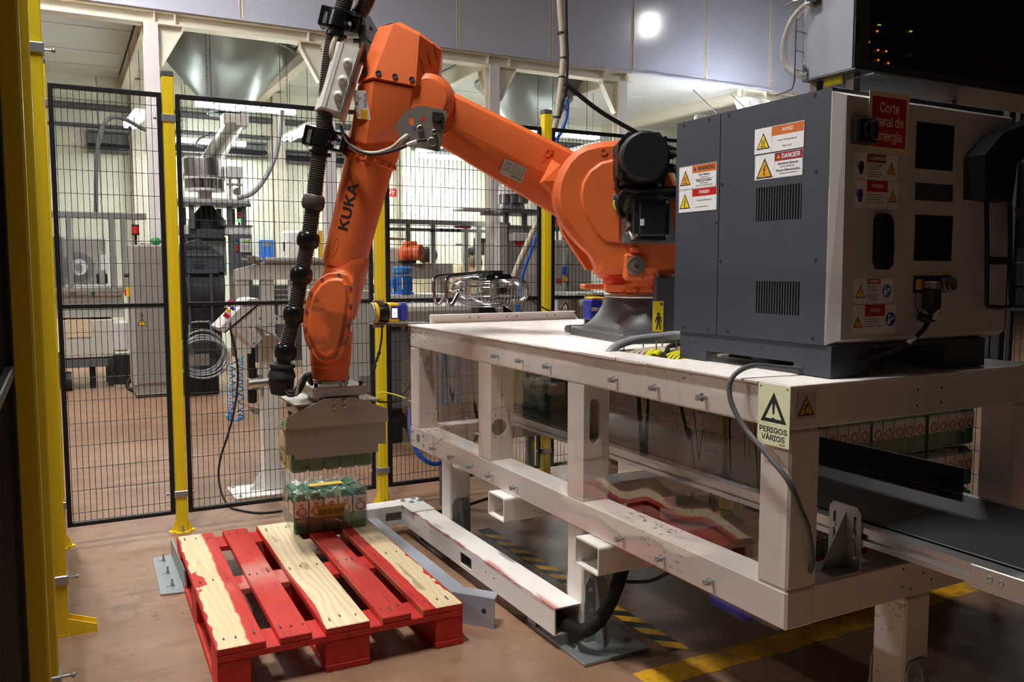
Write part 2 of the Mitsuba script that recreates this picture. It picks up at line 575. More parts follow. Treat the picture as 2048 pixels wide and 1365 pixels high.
for x in (.80, .60, 2.20, 4.75, 4.45, 6.2, 6.55, 8.6, 9.1):
    part(eb, 'stiffener', box(x - .006, x + .006, MY + .018, MY + .085, 3.815, MZ - .027), 'mat_beam_cream')


def gusset(parent, x, y, dx, dy):
    """triangular bracket under a beam, along +-x or +-y from the column"""
    pts = [(0, 0), (.24, 0), (.24, -.05), (.03, -.42), (0, -.42)]
    d = V(dx, dy, 0)
    side = np.cross(d, (0, 0, 1))
    o = V(x, y, 3.80) + d * .07
    w = extr(pts, .012, frame(o - side * .006, d, (0, 0, 1), side))
    fl = []
    for a, b in ((1, 2), (2, 3)):
        pa, pb = o + d * pts[a][0] + V(0, 0, pts[a][1]), o + d * pts[b][0] + V(0, 0, pts[b][1])
        t = unit(pb - pa)
        fl.append(extr([(-.05, -.006), (.05, -.006), (.05, .006), (-.05, .006)], np.linalg.norm(pb - pa), frame(pa, side, np.cross(t, side), t)))
    part(parent, 'gusset', cat([w] + fl), 'mat_beam_cream')


COLW = {-3.2: 'off to the left', .56: 'left of the yellow fence post', 2.42: 'behind the robot forearm', 4.53: 'right of the stooping workers',
        6.48: 'behind the black shoulder motor', 8.88: 'partly hidden by the controller cabinet', 12.0: 'far right'}
for x in COLX[1:6]:
    c = thing('column', 'white steel column under the mezzanine edge, ' + COLW[x], 'column')
    y0, y1, w = MY + .01, MY + .15, .07
    part(c, 'front_flange', box(x - w, x + w, y0, y0 + .012, 0.02, 3.80), 'mat_column')
    part(c, 'back_flange', box(x - w, x + w, y1 - .012, y1, 0.02, 3.80), 'mat_beam_cream')
    part(c, 'web', box(x - .005, x + .005, y0 + .012, y1 - .012, 0.02, 3.80), 'mat_beam_cream')
    part(c, 'base_plate', box(x - .13, x + .13, y0 - .06, y1 + .06, 0, .02), 'mat_grey_light')
    for dx, dy in {.56: [(1, 0)], 2.42: [(-1, 0)], 4.53: [(1, 0), (0, 1)], 6.48: [(-1, 0)], 8.88: [(-1, 0), (1, 0)]}[x]:
        gusset(c, x, MY + .08, dx, dy)
    cb = thing('cross_beam', 'cream steel beam running from the edge beam to the back wall, ' + COLW[x], 'beam')
    part(cb, 'web', box(x - .005, x + .005, MY + .2, 11.2, 3.81, 4.0), 'mat_beam_cream')
    part(cb, 'bottom_flange', box(x - .06, x + .06, MY + .2, 11.2, 3.80, 3.812), 'mat_beam_cream')
    part(cb, 'top_flange', box(x - .06, x + .06, MY + .2, 11.2, 4.0, 4.012), 'mat_beam_cream')

# back wall of cream panels
wb = struct_empty('wall_back', 'cream panel wall at the back of the packing room')
BX = np.arange(-9.0, 22.0, 1.15)
for a, b in zip(BX[:-1], BX[1:]):
    part(wb, 'panel', box(a + .004, b - .004, 11.2, 11.26, 0, 4.1, .002), 'mat_wall')
for x in (.72, 2.75, 4.85, 7.2, 9.4):
    part(wb, 'pilaster', cat([box(x - .09, x + .09, 11.05, 11.2, 0, 4.0, .004), box(x - .13, x - .115, 11.1, 11.2, 0, 4.0)]), 'mat_beam_cream')
for z0, z1 in ((3.52, 3.62), (3.25, 3.3)):
    solo('wall_pipe', cat([cyl((-3, 11.13, z0 + .05), (12, 11.13, z0 + .05), (z1 - z0) / 2, 12)] + [box(x - .02, x + .02, 11.12, 11.2, z0, z1) for x in np.arange(-2.5, 12, 1.9)]),
         'mat_grey_dark', ('upper and thicker' if z1 > 3.5 else 'lower and thinner') + ' grey pipe along the cream back wall', 'pipe', smooth=40)
for x0, x1, z0, z1 in ((.05, .60, 2.95, 3.22), (.85, 2.55, 3.0, 3.2), (2.85, 4.6, 2.95, 3.12)):
    t = thing('cable_tray', 'grey mesh cable tray on the cream back wall, ' + ('leftmost and tallest' if x0 < .5 else 'behind the slanted steel chute' if x0 < 1 else 'behind the robot forearm'), 'cable tray')
    part(t, 'back_plate', box(x0, x1, 11.14, 11.15, z0, z1), 'mat_wall_dark')
    for z in (z0, z1):
        part(t, 'rail', box(x0, x1, 10.98, 11.15, z - .012, z + .012), 'mat_grey_dark')
    part(t, 'cable_bundle', cat([hose([(x0, 11.02 + .03 * k, z0 + .05 + .02 * k), ((x0 + x1) / 2, 11.02 + .03 * k, z0 + .04 + .03 * k), (x1, 11.02 + .03 * k, z0 + .05 + .02 * k)], .015, 6) for k in range(3)]), 'mat_black_rubber')

# fluorescent fixtures under the mezzanine
FIX = [('A', (1.09, 7.9), (2.22, 7.9), 3.19, 'directly above the round steel weigher'), ('B', (1.15, 10.45), (2.12, 10.45), 3.12, 'crossed by the slanted steel chute'),
       ('D', (.55, 8.2), (.49, 9.35), 3.10, 'beside the leftmost white column, running front to back'), ('E', (2.56, 8.4), (2.50, 9.5), 3.10, 'half hidden by the black hose clamp of the robot'),
       ('F', (5.40, 7.85), (6.55, 7.85), 3.19, 'behind the top of the rightmost tall yellow post'), ('G', (4.85, 10.4), (5.87, 10.4), 3.12, 'far back, just under the robot link arm'),
       ('H', (6.68, 8.0), (6.75, 9.1), 3.08, 'just above the orange shoulder disc'), ('I', (4.66, 8.7), (4.60, 9.8), 3.1, 'right of the grey connector plate')]
for nm, a, b, z, where in FIX:
    k = thing('fluorescent_fixture', 'bright fluorescent tube fixture ' + where, 'lamp', None)
    a, b = V(*a, z), V(*b, z)
    d = unit(b - a)
    s = np.cross(d, (0, 0, 1))
    L = np.linalg.norm(b - a)
    part(k, 'housing', extr([(-.085, 0), (.085, 0), (.05, .05), (-.05, .05)], L, frame(a, s, (0, 0, 1), d)), 'mat_white_clean')
    part(k, 'tubes', cat([cyl(a + s * o + V(0, 0, -.02), b + s * o + V(0, 0, -.025), .036, 8) for o in (-.045, .045)]), 'mat_white_clean', emitter=emitter(TUBE_TINT * TUBE_RADIANCE))
    part(k, 'hanger', each([cyl(a + d * L * f + V(0, 0, .05), a + d * L * f + V(0, 0, 4.02 - z), .004, 6) for f in (.15, .85)]), 'mat_grey_dark')

k = thing('wall_washer_lamp', 'lamp behind the controller cabinet that lights the upper wall', 'lamp')
part(k, 'housing', box(7.35, 8.75, 6.60, 6.66, 3.24, 3.36, .006), 'mat_white_clean')
part(k, 'tubes', cat([cyl((7.4, 6.70, z), (8.7, 6.70, z), .03, 8) for z in (3.27, 3.33)]), 'mat_white_clean', emitter=emitter([70, 74, 82]))
part(k, 'hanger', each([cyl((x, 6.63, 3.36), (x, 6.63, 3.42), .006, 6) for x in (7.7, 8.4)] + [cyl((x, 6.63, 3.42), (x, 7.12, 3.81), .006, 6) for x in (7.7, 8.4)]), 'mat_grey_dark')

# steel hoppers through the ceiling with chutes
for (x, y, r, zt), where in (((1.58, 8.75, .84, 4.0), 'between the leftmost column and the robot'), ((5.95, 8.75, .80, 4.0), 'behind the hanging cable bundle')):
    k = thing('hopper', 'large conical stainless steel hopper under the mezzanine, ' + where, 'hopper')
    part(k, 'cone', lathe([(r, 0), (r - .01, -.02), (.24, -.72), (.235, -.74), (.225, -.74), (.23, -.72), (r - .03, 0)], (x, y, zt), (0, 0, 1), 40), 'mat_duct', smooth=30)
    part(k, 'rim', ring((x, y, zt - .02), (0, 0, 1), r - .01, r + .03, .02, 40), 'mat_duct')
    part(k, 'outlet', lathe([(.24, 0), (.25, -.02), (.25, -.06), (.235, -.06), (.235, 0)], (x, y, zt - .73), (0, 0, 1), 24), 'mat_galvanised', smooth=30)
k = thing('feed_chute', 'slanted stainless steel tube chute feeding the round weigher', 'chute')
part(k, 'tube', cyl((1.47, 7.75, 2.93), (1.12, 7.35, 2.40), .11, 24), 'mat_steel', smooth=30)
part(k, 'collar', box(1.34, 1.62, 7.62, 7.90, 2.90, 3.04, .01), 'mat_grey_light')
part(k, 'handle', hose([(1.20, 7.55, 2.80), (1.05, 7.5, 2.70), (1.02, 7.45, 2.62), (1.10, 7.42, 2.60)], .012, 8), 'mat_grey_dark', smooth=True)
k = thing('square_duct', 'grey square duct slanting down beside the column right of the robot head', 'duct')
part(k, 'body', square_tube((4.0, 8.3, 4.0), (4.95, 8.3, 3.05), .2, .2, .01), 'mat_galvanised')
for i, (x, y, z1, where) in enumerate(((1.17, 7.6, 3.3, 'before the left hopper, left one'), (2.06, 7.6, 3.3, 'before the left hopper, right one'), (5.66, 7.6, 3.0, 'before the hopper behind the cable bundle'), (6.05, 8.2, 3.2, 'left of the column behind the black motor'), (2.75, 8.2, 3.2, 'left of the white robot junction box'))):
    solo('chain', cat([sphere((x, y, z), .009, 1, (1, 1, 1.6)) for z in ()] + [cat([ring((x, y, z), (1, 0, 0) if q % 2 else (0, 1, 0), .006, .011, .004, 8) for q, z in enumerate(np.arange(z1 - .1, 4.03, .022))])]),
         'mat_grey_dark', 'thin hanging chain ' + where, 'chain')

# ------------------------------------------------------------------ safety fence
FY = 1.759
TOPZ, BOTZ = 2.09, 0.09


def wires(w, h, mid=None):
    """wire mesh in local (x, z), 25 x 105 mm"""
    m = []
    for x in np.arange(.025, w - .01, .0247):
        m.append(cyl((x, 0, .01), (x, 0, h - .01), .0014, 5))
    for z in np.arange(.06, h - .02, .1045):
        m.append(cyl((.01, .003, z), (w - .01, .003, z), .0016, 5))
    return cat(m)


def fence_panel(p0, d, w, label, h=TOPZ - BOTZ, z0=BOTZ, mid=1.105):
    k = thing('mesh_fence', label, 'fence')
    m = frame((p0[0], p0[1], z0), d, np.cross((0, 0, 1), unit(d)), (0, 0, 1))
    fw = .020
    part(k, 'frame', moved(cat([box(0, fw, -.012, .012, 0, h, .002), box(w - fw, w, -.012, .012, 0, h, .002), box(fw, w - fw, -.012, .012, 0, fw, .002), box(fw, w - fw, -.012, .012, h - fw, h, .002)]), m), 'mat_black_paint')
    part(k, 'mid_rail', moved(box(fw, w - fw, -.012, .012, mid - z0 - .010, mid - z0 + .010, .002), m), 'mat_black_paint')
    part(k, 'wire_mesh', moved(wires(w, h), m), 'mat_black_paint', stuff=True)
    return k


fence_panel((-.382, FY), (1, 0, 0), .464, 'narrow black mesh fence panel at the left corner, before the grey control cabinet')
fence_panel((.143, FY), (1, 0, 0), .952, 'black mesh fence panel between the two front yellow posts, behind the robot wrist')
fence_panel((1.168, FY), (1, 0, 0), .95, 'black mesh fence panel behind the chrome fan')
fence_panel((2.19, FY), (1, 0, 0), .95, 'black mesh fence panel behind the robot shoulder')
fence_panel((3.21, FY), (1, 0, 0), .95, 'black mesh fence panel hidden mostly by the controller cabinet')
for y0, w, lab in ((.745, .98, 'far'), (-.065, .74, 'middle'), (-.835, .70, 'near'), (-2.0, 1.09, 'nearest to the camera')):
    fence_panel((-.452, y0), (0, 1, 0), w, f'black mesh panel of the left fence seen edge on, {lab} one', h=2.3, z0=.09)


def clamp(parent, x, y, z, w=.056, along=(1, 0, 0)):
    a = V(*along)
    m = [box(x - w / 2 - .003, x + w / 2 + .003, y - w / 2 - .003, y + w / 2 + .003, z - .017, z + .017, .003)]
    part(parent, 'clamp', m[0], 'mat_zinc')
    for s in (-1, 1):
        q = V(x, y - .0, z) + a * s * (w / 2)
        part(parent, 'clamp_bolt', cat([cyl(q, q + a * s * .03, .004, 8), sphere(q + a * s * .03, .008, 1)]), 'mat_zinc')


def foot(parent, x, y, ears='x'):
    ex = V(1, 0, 0) if ears == 'x' else V(0, 1, 0)
    pl = rrect(-.06, -.02, .06, .02, .018, 6)
    part(parent, 'base_plate', extr(pl, .006, frame((x, y, 0), ex, np.cross((0, 0, 1), ex))), 'mat_yellow')
    for s in (-1, 1):
        part(parent, 'base_gusset', extr([(0, 0), (.024, 0), (.006, .05), (0, .05)], .006, frame(V(x, y, .006) + ex * s * .025 + np.cross(ex, (0, 0, 1)) * .003, ex * s, (0, 0, 1))), 'mat_yellow')
    part(parent, 'anchor_bolt', cat([cyl((x, y - .035, 0), (x, y - .035, .035), .005, 8), cyl((x, y - .035, 0), (x, y - .035, .016), .009, 6)]), 'mat_zinc')
    part(parent, 'base_flange', box(x - .03, x + .03, y - .05, y - .025, 0, .006), 'mat_yellow')


for x, lab in ((.110, 'tall yellow fence post behind the back left corner of the pallet'), (1.135, 'tall yellow fence post behind the robot wrist, with a scanner before it'),
               (2.155, 'tall yellow fence post behind the robot link arm'), (3.18, 'yellow fence post hidden behind the controller cabinet')):
    k = thing('fence_post', lab, 'post')
    part(k, 'tube', cat([box(x - .025, x + .025, FY - .025, FY + .025, .006, 2.165, .003), box(x - .003, x + .0, FY - .0275, FY - .024, .03, 2.14)]), 'mat_yellow')
    part(k, 'cap', box(x - .026, x + .026, FY - .026, FY + .026, 2.165, 2.19, .003), 'mat_grey_dark')
    for z in (.19, 1.975):
        clamp(k, x, FY, z)
    foot(k, x, FY)
for x, y, lab in ((-.413, 1.759, 'corner post of the fence, yellow, at the end of the narrow panel'), (-.452, -2.03, 'yellow post of the left fence beside the camera, outside the view'), (-.413, .71, 'yellow post of the left fence with a flared foot, third from the camera'),
                  (-.435, -.10, 'yellow post of the left fence, second from the camera'), (-.435, -.87, 'nearest and broadest looking yellow post at the left edge')):
    k = thing('fence_post', lab, 'post')
    h = 2.19 if y > 1.5 else 2.6
    part(k, 'tube', box(x - .025, x + .025, y - .025, y + .025, .006, h - .02, .004), 'mat_yellow')
    part(k, 'cap', box(x - .026, x + .026, y - .026, y + .026, h - .02, h, .003), 'mat_grey_dark')
    for z in (.2, 2.0):
        clamp(k, x, y, z, along=(0, 1, 0) if y > 1 else (1, 0, 0))
    if y > 1 or y < 0:
        foot(k, x, y)
    else:
        part(k, 'base_plate', box(x - .04, x + .115, y - .028, y + .028, 0, .006), 'mat_yellow')
        for s in (-1, 1):
            part(k, 'base_gusset', extr([(0, 0), (.088, 0), (.088, .020), (.0, .055)], .005, frame((x + .026, y + s * .026 + .0025, .006), (1, 0, 0), (0, 0, 1))), 'mat_yellow')

# ------------------------------------------------------------------ floor markings
def tape_fn(p, n, uv):
    return MIX(lin('#d6a01c'), lin('#b98a24'), SS(.45, .7, FBM(p.x * 30, p.y * 30, 0, 3)))


mat('mat_floor_tape', mikit.proc(tape_fn), .5)
ed = rng.normal(0, .004, 60)
xs_ = np.linspace(1.18, 2.35, 40)
solo('floor_stripe', extr([(x, -.575 + e) for x, e in zip(xs_, ed)] + [(x, -.465) for x in xs_[::-1]], .0012, XY(0.0)), 'mat_floor_tape', 'worn yellow stripe painted on the floor before the machine, longer piece', 'floor marking')
xs_ = np.linspace(2.45, 3.6, 40)
solo('floor_stripe', extr([(x, -.545 + 1.6 * e) for x, e in zip(xs_, ed)] + [(x, -.435) for x in xs_[::-1]], .0012, XY(0.0)), 'mat_floor_tape', 'worn yellow floor stripe right of the near machine leg', 'floor marking')
k = thing('hazard_tape', 'black and yellow hazard tape on the floor under the machine', 'floor marking')
part(k, 'black_tape', box(1.385, 1.455, -.4, 1.1, 0, .001), 'mat_black_paint')
for y in np.arange(-.36, 1.05, .12):
    part(k, 'yellow_bar', extr([(1.386, y), (1.454, y - .06), (1.454, y), (1.386, y + .06)], .0006, XY(.001)), 'mat_tape_yellow')

# ------------------------------------------------------------------ pallet
PA = -0.0204
PC, PS = math.cos(PA), math.sin(PA)
PM = np.array([[PC, -PS, 0, 0], [PS, PC, 0, 0], [0, 0, 1, 0], [0, 0, 0, 1.0]])


def pallet_fn(p, n, uv):
    x = PC * p.x + PS * p.y
    y = -PS * p.x + PC * p.y
    top = dr.select((p.z > .142) & (n.z > .7), mi.Float(1), mi.Float(0))
    board = dr.floor(x * 5.0 + .35)
    warp = FBM(x * 5 + board * 7.3, y * 1.6, board, 3)
    ringv = .5 + .5 * dr.sin((x * 260 + warp * 34) + 2.5 * N(x * 14, y * 3.5, board))
    grain = FBM(x * 220, y * 7, p.z * 200, 2)
    pine = MIX(lin('#d6bf94'), lin('#e9d9b4'), ringv * (.30 + .4 * dr.exp(-dr.square((x - .40) / .08))) + .45 * grain)
    pine = MIX(pine, mi.Color3f(lin('#8b7355')), SS(.70, .84, FBM(x * 22, y * 5 + 3, board, 4)) * .6)
    red = MIX(lin('#b3241f'), lin('#cf3a30'), FBM(x * 30, y * 8, p.z * 30, 3))
    red = MIX(red, mi.Color3f(lin('#8f1b18')), SS(.55, .8, grain) * .4)
    worn = SS(.46, .60, FBM(x * 9 + board * 3, y * 3.2, 4.0, 3)) * dr.exp(-dr.square((y - .62) / .12))
    red = MIX(red, mi.Color3f(lin('#cf9183')), worn * .75)
    e = .006 * (FBM(x * 8, y * 18, 1.0, 3) - .5)
    b1 = SS(.096, .108, .2 - x + e * 2 - .0) * SS(.006, .0075, x + 2.2 * e)
    blob = dr.sqrt(dr.square((x - .012) / .034) + dr.square((y - .62) / .085)) + (FBM(x * 34, y * 22, 3.0, 3) - .5) * 1.3
    b1 = b1 * SS(.95, 1.0, blob)
    b3 = SS(.3300, .3335, x + .5 * e - .012 * SS(.62, .2, y) * SS(.0, .2, y)) * SS(.474, .472, x)
    b5 = SS(.699, .703, x + 1.5 * e) * SS(.7955, .793, x - 1.4 * e + .016 * SS(.6, .8, FBM(x * 20, y * 14, 8.0, 3)))
    raw = dr.select(x < .16, b1, dr.select(x < .25, mi.Float(0), dr.select(x < .49, b3, dr.select(x < .64, mi.Float(0), b5)))) * top
    inner = dr.select((p.z > .1225) & (dr.abs(n.x) > .7) & (x > .02) & (x < .78) & (x > .5), mi.Float(.55), mi.Float(0)) * SS(.35, .6, FBM(x * 5, y * 6, p.z * 90, 3))
    return MIX(MIX(red, mi.Color3f(lin('#9c7c5c')), inner), pine, raw)


mat('mat_pallet', mikit.proc(pallet_fn), .55, spec=.4)
pal = thing('pallet', 'red and bare pine wooden pallet on the floor under the gripper', 'pallet')
for x0, x1, dz in ((0, .145, 0), (.186, .286, -.0005), (.3275, .4725, .001), (.514, .614, 0), (.655, .8, .0005)):
    b = box(x0, x1, 0, 1.2, .122, .144 + dz, .0025)
    part(pal, 'top_board', moved(b, PM), 'mat_pallet')
for y in (0, .5275, 1.055):
    part(pal, 'cross_board', moved(box(.002, .798, y, y + .145, .100, .1215, .002), PM), 'mat_pallet')
for x0, x1 in ((0, .1), (.3275, .4725), (.7, .8)):
    for y in (0, .5275, 1.055):
        part(pal, 'block', moved(box(x0 + .001, x1 - .001, y + .002, y + .143, .022, .0998, .002), PM), 'mat_pallet')
    part(pal, 'bottom_board', moved(box(x0, x1, .0, 1.2, 0, .0218, .002), PM), 'mat_pallet')
nl = []
for x0, x1 in ((0, .145), (.186, .286), (.3275, .4725), (.514, .614), (.655, .8)):
    for y in (.07, .6, 1.13):
        for q in range(3):
            x = x0 + (x1 - x0) * (.2 + .3 * q) + rng.normal(0, .006)
            nl.append(cyl((x, y + rng.normal(0, .02), .1440), (x, y + rng.normal(0, .004), .1456), .0028, 8))
part(pal, 'nail_heads', moved(cat(nl), PM), 'mat_grey_dark', stuff=True)

# pallet stops and guide
k = thing('pallet_stop', 'galvanised angle plate bolted to the floor left of the pallet', 'bracket')
part(k, 'foot_plate', moved(extr(Polygon([(-.070, .925), (-.060, .915), (.026, .905), (.030, 1.395), (-.045, 1.39), (-.056, 1.378)]), .008, XY(0)), np.eye(4)), 'mat_galvanised')
part(k, 'upright', extr(yz([(.905, .008), (.905, .03), (.93, .085), (1.37, .085), (1.395, .06), (1.395, .008)]), .008, YZ(.028)), 'mat_galvanised')
for y in (1.0, 1.16, 1.33):
    part(k, 'anchor_bolt', cat([cyl((-.018, y, .008), (-.018, y, .036), .004, 8), cyl((-.018, y, .008), (-.018, y, .010), .011, 14), cyl((-.018, y, .010), (-.018, y, .018), .008, 6), cyl((-.036, y - .006, .008), (-.036, y - .006, .011), .004, 8)]), 'mat_zinc')
k = thing('guide_rail', 'bluish grey steel angle guide right of the pallet with a flared end', 'guide rail')
part(k, 'side_plate', box(.842, .848, .17, 1.25, 0, .105, .001), 'mat_silver_paint')
part(k, 'top_flange', extr([(.842, .17), (.905, .17), (.905, 1.25), (.842, 1.25)], .006, XY(.100)), 'mat_silver_paint')
part(k, 'flared_end', extr([(0, 0), (.165, 0), (.165, .110), (0, .110)], .006, frame((.846, .170, 0), (.62, -.78, 0), (0, 0, 1))), 'mat_silver_paint')
part(k, 'flared_flange', extr([(.842, .170), (.948, .040), (.985, .085), (.905, .185)], .006, XY(.105)), 'mat_silver_paint')
q = V(.846, .170, 0) + unit(V(.62, -.78, 0)) * .125 + V(0, 0, .06)
part(k, 'hole_rim', cyl(q - unit(V(.78, .62, 0)) * .0068, q - unit(V(.78, .62, 0)) * .0060, .009, 16), 'mat_ink')

# ------------------------------------------------------------------ rice packs
mat('mat_pack_green', '#1d5f40', .35)
mat('mat_pack_white', '#d9cfc6', .45)
mat('mat_pack_ring', '#9c5a44', .5)
mat('mat_pack_cream', '#cdb79b', .5)
mat('mat_pack_logo', '#b23a34', .5)
UW, UD, UH = .0634, .125, .168
brick_mesh = cat([box(-UW / 2 + .0008, UW / 2 - .0008, -UD / 2 + .0008, UD / 2 - .0008, 0, UH - .012, .007), box(-UW / 2 + .010, UW / 2 - .010, -UD / 2 + .012, UD / 2 - .012, UH - .018, UH, .008)])
lab_poly = Polygon([(-.0285, .074), (.0, .070), (.0285, .074), (.0285, .140), (.020, .146), (.010, .140), (.0, .147), (-.012, .141), (-.021, .147), (-.0285, .141)])
labm = extr(lab_poly, .0006, XZ(-UD / 2 + .0009))
ringm = cat([ring((.002, -UD / 2 + .0004, .095), (0, -1, 0), .0125, .0225, .0004, 20), extr([(-.024, .088), (-.012, .092), (-.012, .100), (-.022, .104)], .0004, XZ(-UD / 2 + .0004))])
discm = cyl((.002, -UD / 2 + .0004, .095), (.002, -UD / 2 - .0001, .095), .0115, 18)
logom = cat([extr(Point(0, 0).buffer(1, quad_segs=6), .0004, frame((0, -UD / 2 + .0004, .126), (1, 0, 0), (0, 0, 1))) if False else extr(affinity.scale(Point(0, .126).buffer(.004), 3.0, .9, origin=(0, .126)), .0004, XZ(-UD / 2 + .0004))])
brick_d = mikit.ply(brick_mesh, 'mat_pack_green')
lab_d = {-1: mikit.ply(labm, 'mat_pack_white')}
ring_d, disc_d, logo_d = mikit.ply(ringm, 'mat_pack_ring'), mikit.ply(discm, 'mat_pack_cream'), mikit.ply(logom, 'mat_pack_logo')
txt = lettering('AGULHA', .0048, (0, -UD / 2 + .0004, .1155), (1, 0, 0), (0, 0, 1), .0004, True, True)
txt_d = mikit.ply(txt, 'mat_pack_ring')
sidelab = extr([(-.045, .078), (.045, .078), (.045, .132), (.0, .138), (-.045, .130)], .0006, frame((-UW / 2 + .0008, 0, 0), (0, -1, 0), (0, 0, 1)))
side_d = mikit.ply(sidelab, 'mat_pack_white')


def wrap_mesh(seed):
    b = trimesh.creation.box((5 * UW + .006, 2 * UD + .006, UH + .004))
    b.apply_translation((0, 0, (UH + .004) / 2))
    b = b.subdivide_to_size(.022)
    v = np.array(b.vertices)
    n = meshkit.fbm(v * [38, 38, 26] + seed * 3.1, 3, seed) - .5
    m2 = meshkit.noise(v * [16, 16, 9] + seed, seed + 9) - .5
    d = np.zeros_like(v)
    s = v / [5 * UW / 2, UD, UH / 2]
    d[:, 0] = np.where(np.abs(s[:, 0]) > .98, np.sign(s[:, 0]) * (n * .006), 0)
    d[:, 1] = np.where(np.abs(s[:, 1]) > .98, np.sign(s[:, 1]) * (n * .005), 0)
    topm = v[:, 2] > UH
    d[:, 2] = np.where(topm, .004 + n * .036 + m2 * .016, 0)
    v2 = v + d
    v2[:, 2] = np.maximum(v2[:, 2], 0.0005)
    keep = ~np.all(b.vertices[b.faces][:, :, 2] < .001, axis=1)
    return trimesh.Trimesh(v2, b.faces[keep], process=False)


wrap_d = [mikit.ply(wrap_mesh(s), 'mat_wrap', smooth=50) for s in (1, 2)]
bars = []
xx = -.058
while xx < .055:
    w = float(rng.choice([.0010, .0018, .0028]))
    bars.append(box(xx, xx + w, -UD - .0052, -UD - .0046, .072, .098))
    xx += w + float(rng.choice([.0012, .002, .003]))
bars_d = mikit.ply(cat(bars), 'mat_ink')
ybl_d = mikit.ply(box(-.062, .060, -UD - .0046, -UD - .0036, .066, .116), 'mat_gold')
ytop_d = mikit.ply(cat([box(-.07, .075, -.035, .012, UH + .012, UH + .0125)]), 'mat_gold')


def pack(label, m, group=None, full=True, seed=0, faces=('front',)):
    k = thing('rice_pack', label, 'pack', group)
    for i in range(5):
        for j in range(2):
            mm = m @ frame((-2 * UW + i * UW, -UD / 2 + j * UD, 0), (1, 0, 0), (0, 1, 0))
            b = part(k, 'brick', brick_d, None, to_world=T(mm))
            if j == 0:
                part(b, 'label', lab_d[-1], None, to_world=T(mm))
                part(b, 'emblem', ring_d, None, to_world=T(mm))
                part(b, 'emblem_centre', disc_d, None, to_world=T(mm))
                if full:
                    part(b, 'logo', logo_d, None, to_world=T(mm))
                    part(b, 'lettering', txt_d, None, to_world=T(mm))
            if i == 0:
                part(b, 'side_label', side_d, None, to_world=T(mm))
    if full:
        part(k, 'barcode_label', ybl_d, None, to_world=T(m))
        part(k, 'barcode', bars_d, None, to_world=T(m), stuff=True)
    part(k, 'shrink_wrap', wrap_d[seed % 2], None, to_world=T(m))
    return k


def pose(x, y, z, a=0.0):
    c, s = math.cos(a), math.sin(a)
    return np.array([[c, -s, 0, x], [s, c, 0, y], [0, 0, 1, z], [0, 0, 0, 1.0]])


kp = pack('shrink-wrapped pack of ten green and white rice bags lying on the pallet', pose(.634, 1.098, .1452, -.045), seed=0)
part(kp, 'carry_strip', ytop_d, None, to_world=T(pose(.634, 1.098, .1452, -.045)), label='yellow barcode print on the top film')
pack('shrink-wrapped rice pack held up under the steel gripper', pose(.548, .772, .492, -.02), seed=1)

# ------------------------------------------------------------------ flat print: stickers and signs
RX, UZ = V(1, 0, 0), V(0, 0, 1)
RY = V(0, -1, 0)          # "right" on a face that looks towards -x


def tri(cx, cy, s, r=.08):
    """upright triangle, base s"""
    h = s * .88
    return Polygon([(cx - s / 2, cy - h / 2), (cx + s / 2, cy - h / 2), (cx, cy + h / 2)])


def seg(a, b, w):
    from shapely.geometry import LineString
    return LineString([a, b]).buffer(w / 2, cap_style=2)


def path(pts, w):
    from shapely.geometry import LineString
    return LineString(pts).buffer(w / 2, cap_style=1, quad_segs=3)


def many(polys):
    from shapely import union_all
    return union_all(polys)


def glyph(kind, cx, cy, s):
    """black symbol inside a warning triangle of base s"""
    if kind == 'bolt':
        return Polygon([(cx + .05 * s, cy + .20 * s), (cx - .09 * s, cy - .06 * s), (cx + .0 * s, cy - .04 * s), (cx - .03 * s, cy - .22 * s), (cx - .07 * s, cy - .20 * s), (cx + .0 * s, cy - .33 * s), (cx + .04 * s, cy - .18 * s), (cx + .005 * s, cy - .21 * s), (cx + .07 * s, cy + .03 * s), (cx - .01 * s, cy + .0 * s), (cx + .10 * s, cy + .19 * s)])
    if kind == 'heat':
        return many([path([(cx + d * s, cy - .18 * s), (cx + (d - .03) * s, cy - .08 * s), (cx + (d + .03) * s, cy + .02 * s), (cx + d * s, cy + .12 * s)], .03 * s) for d in (-.11, 0, .11)] + [seg((cx - .2 * s, cy - .27 * s), (cx + .2 * s, cy - .27 * s), .05 * s)])
    if kind == 'excl':
        return many([Polygon([(cx - .045 * s, cy + .18 * s), (cx + .045 * s, cy + .18 * s), (cx + .025 * s, cy - .12 * s), (cx - .025 * s, cy - .12 * s)]), Point(cx, cy + .18 * s).buffer(.045 * s), Point(cx, cy - .24 * s).buffer(.045 * s)])
    if kind == 'trip':
        return many([Point(cx + .06 * s, cy + .10 * s).buffer(.05 * s), path([(cx + .03 * s, cy + .05 * s), (cx - .06 * s, cy - .10 * s), (cx - .02 * s, cy - .2 * s), (cx - .10 * s, cy - .26 * s)], .05 * s),
                     path([(cx - .05 * s, cy - .08 * s), (cx - .18 * s, cy - .10 * s)], .04 * s), path([(cx, cy + .02 * s), (cx + .12 * s, cy - .06 * s)], .035 * s), path([(cx - .02 * s, cy + .04 * s), (cx - .14 * s, cy + .04 * s)], .03 * s), seg((cx - .08 * s, cy - .33 * s), (cx + .14 * s, cy - .33 * s), .05 * s)])
    raise KeyError(kind)


def put_layers(parent, o, right, up, layers, base_z=0.0):
    """layers: (name, polygon, material, height); each laid on the one before"""
    for name, poly, m, z in layers:
        part(parent, name, extr(poly, .0004, frame(V(*o) + np.cross(right, up) * (base_z + z), right, up)), m)


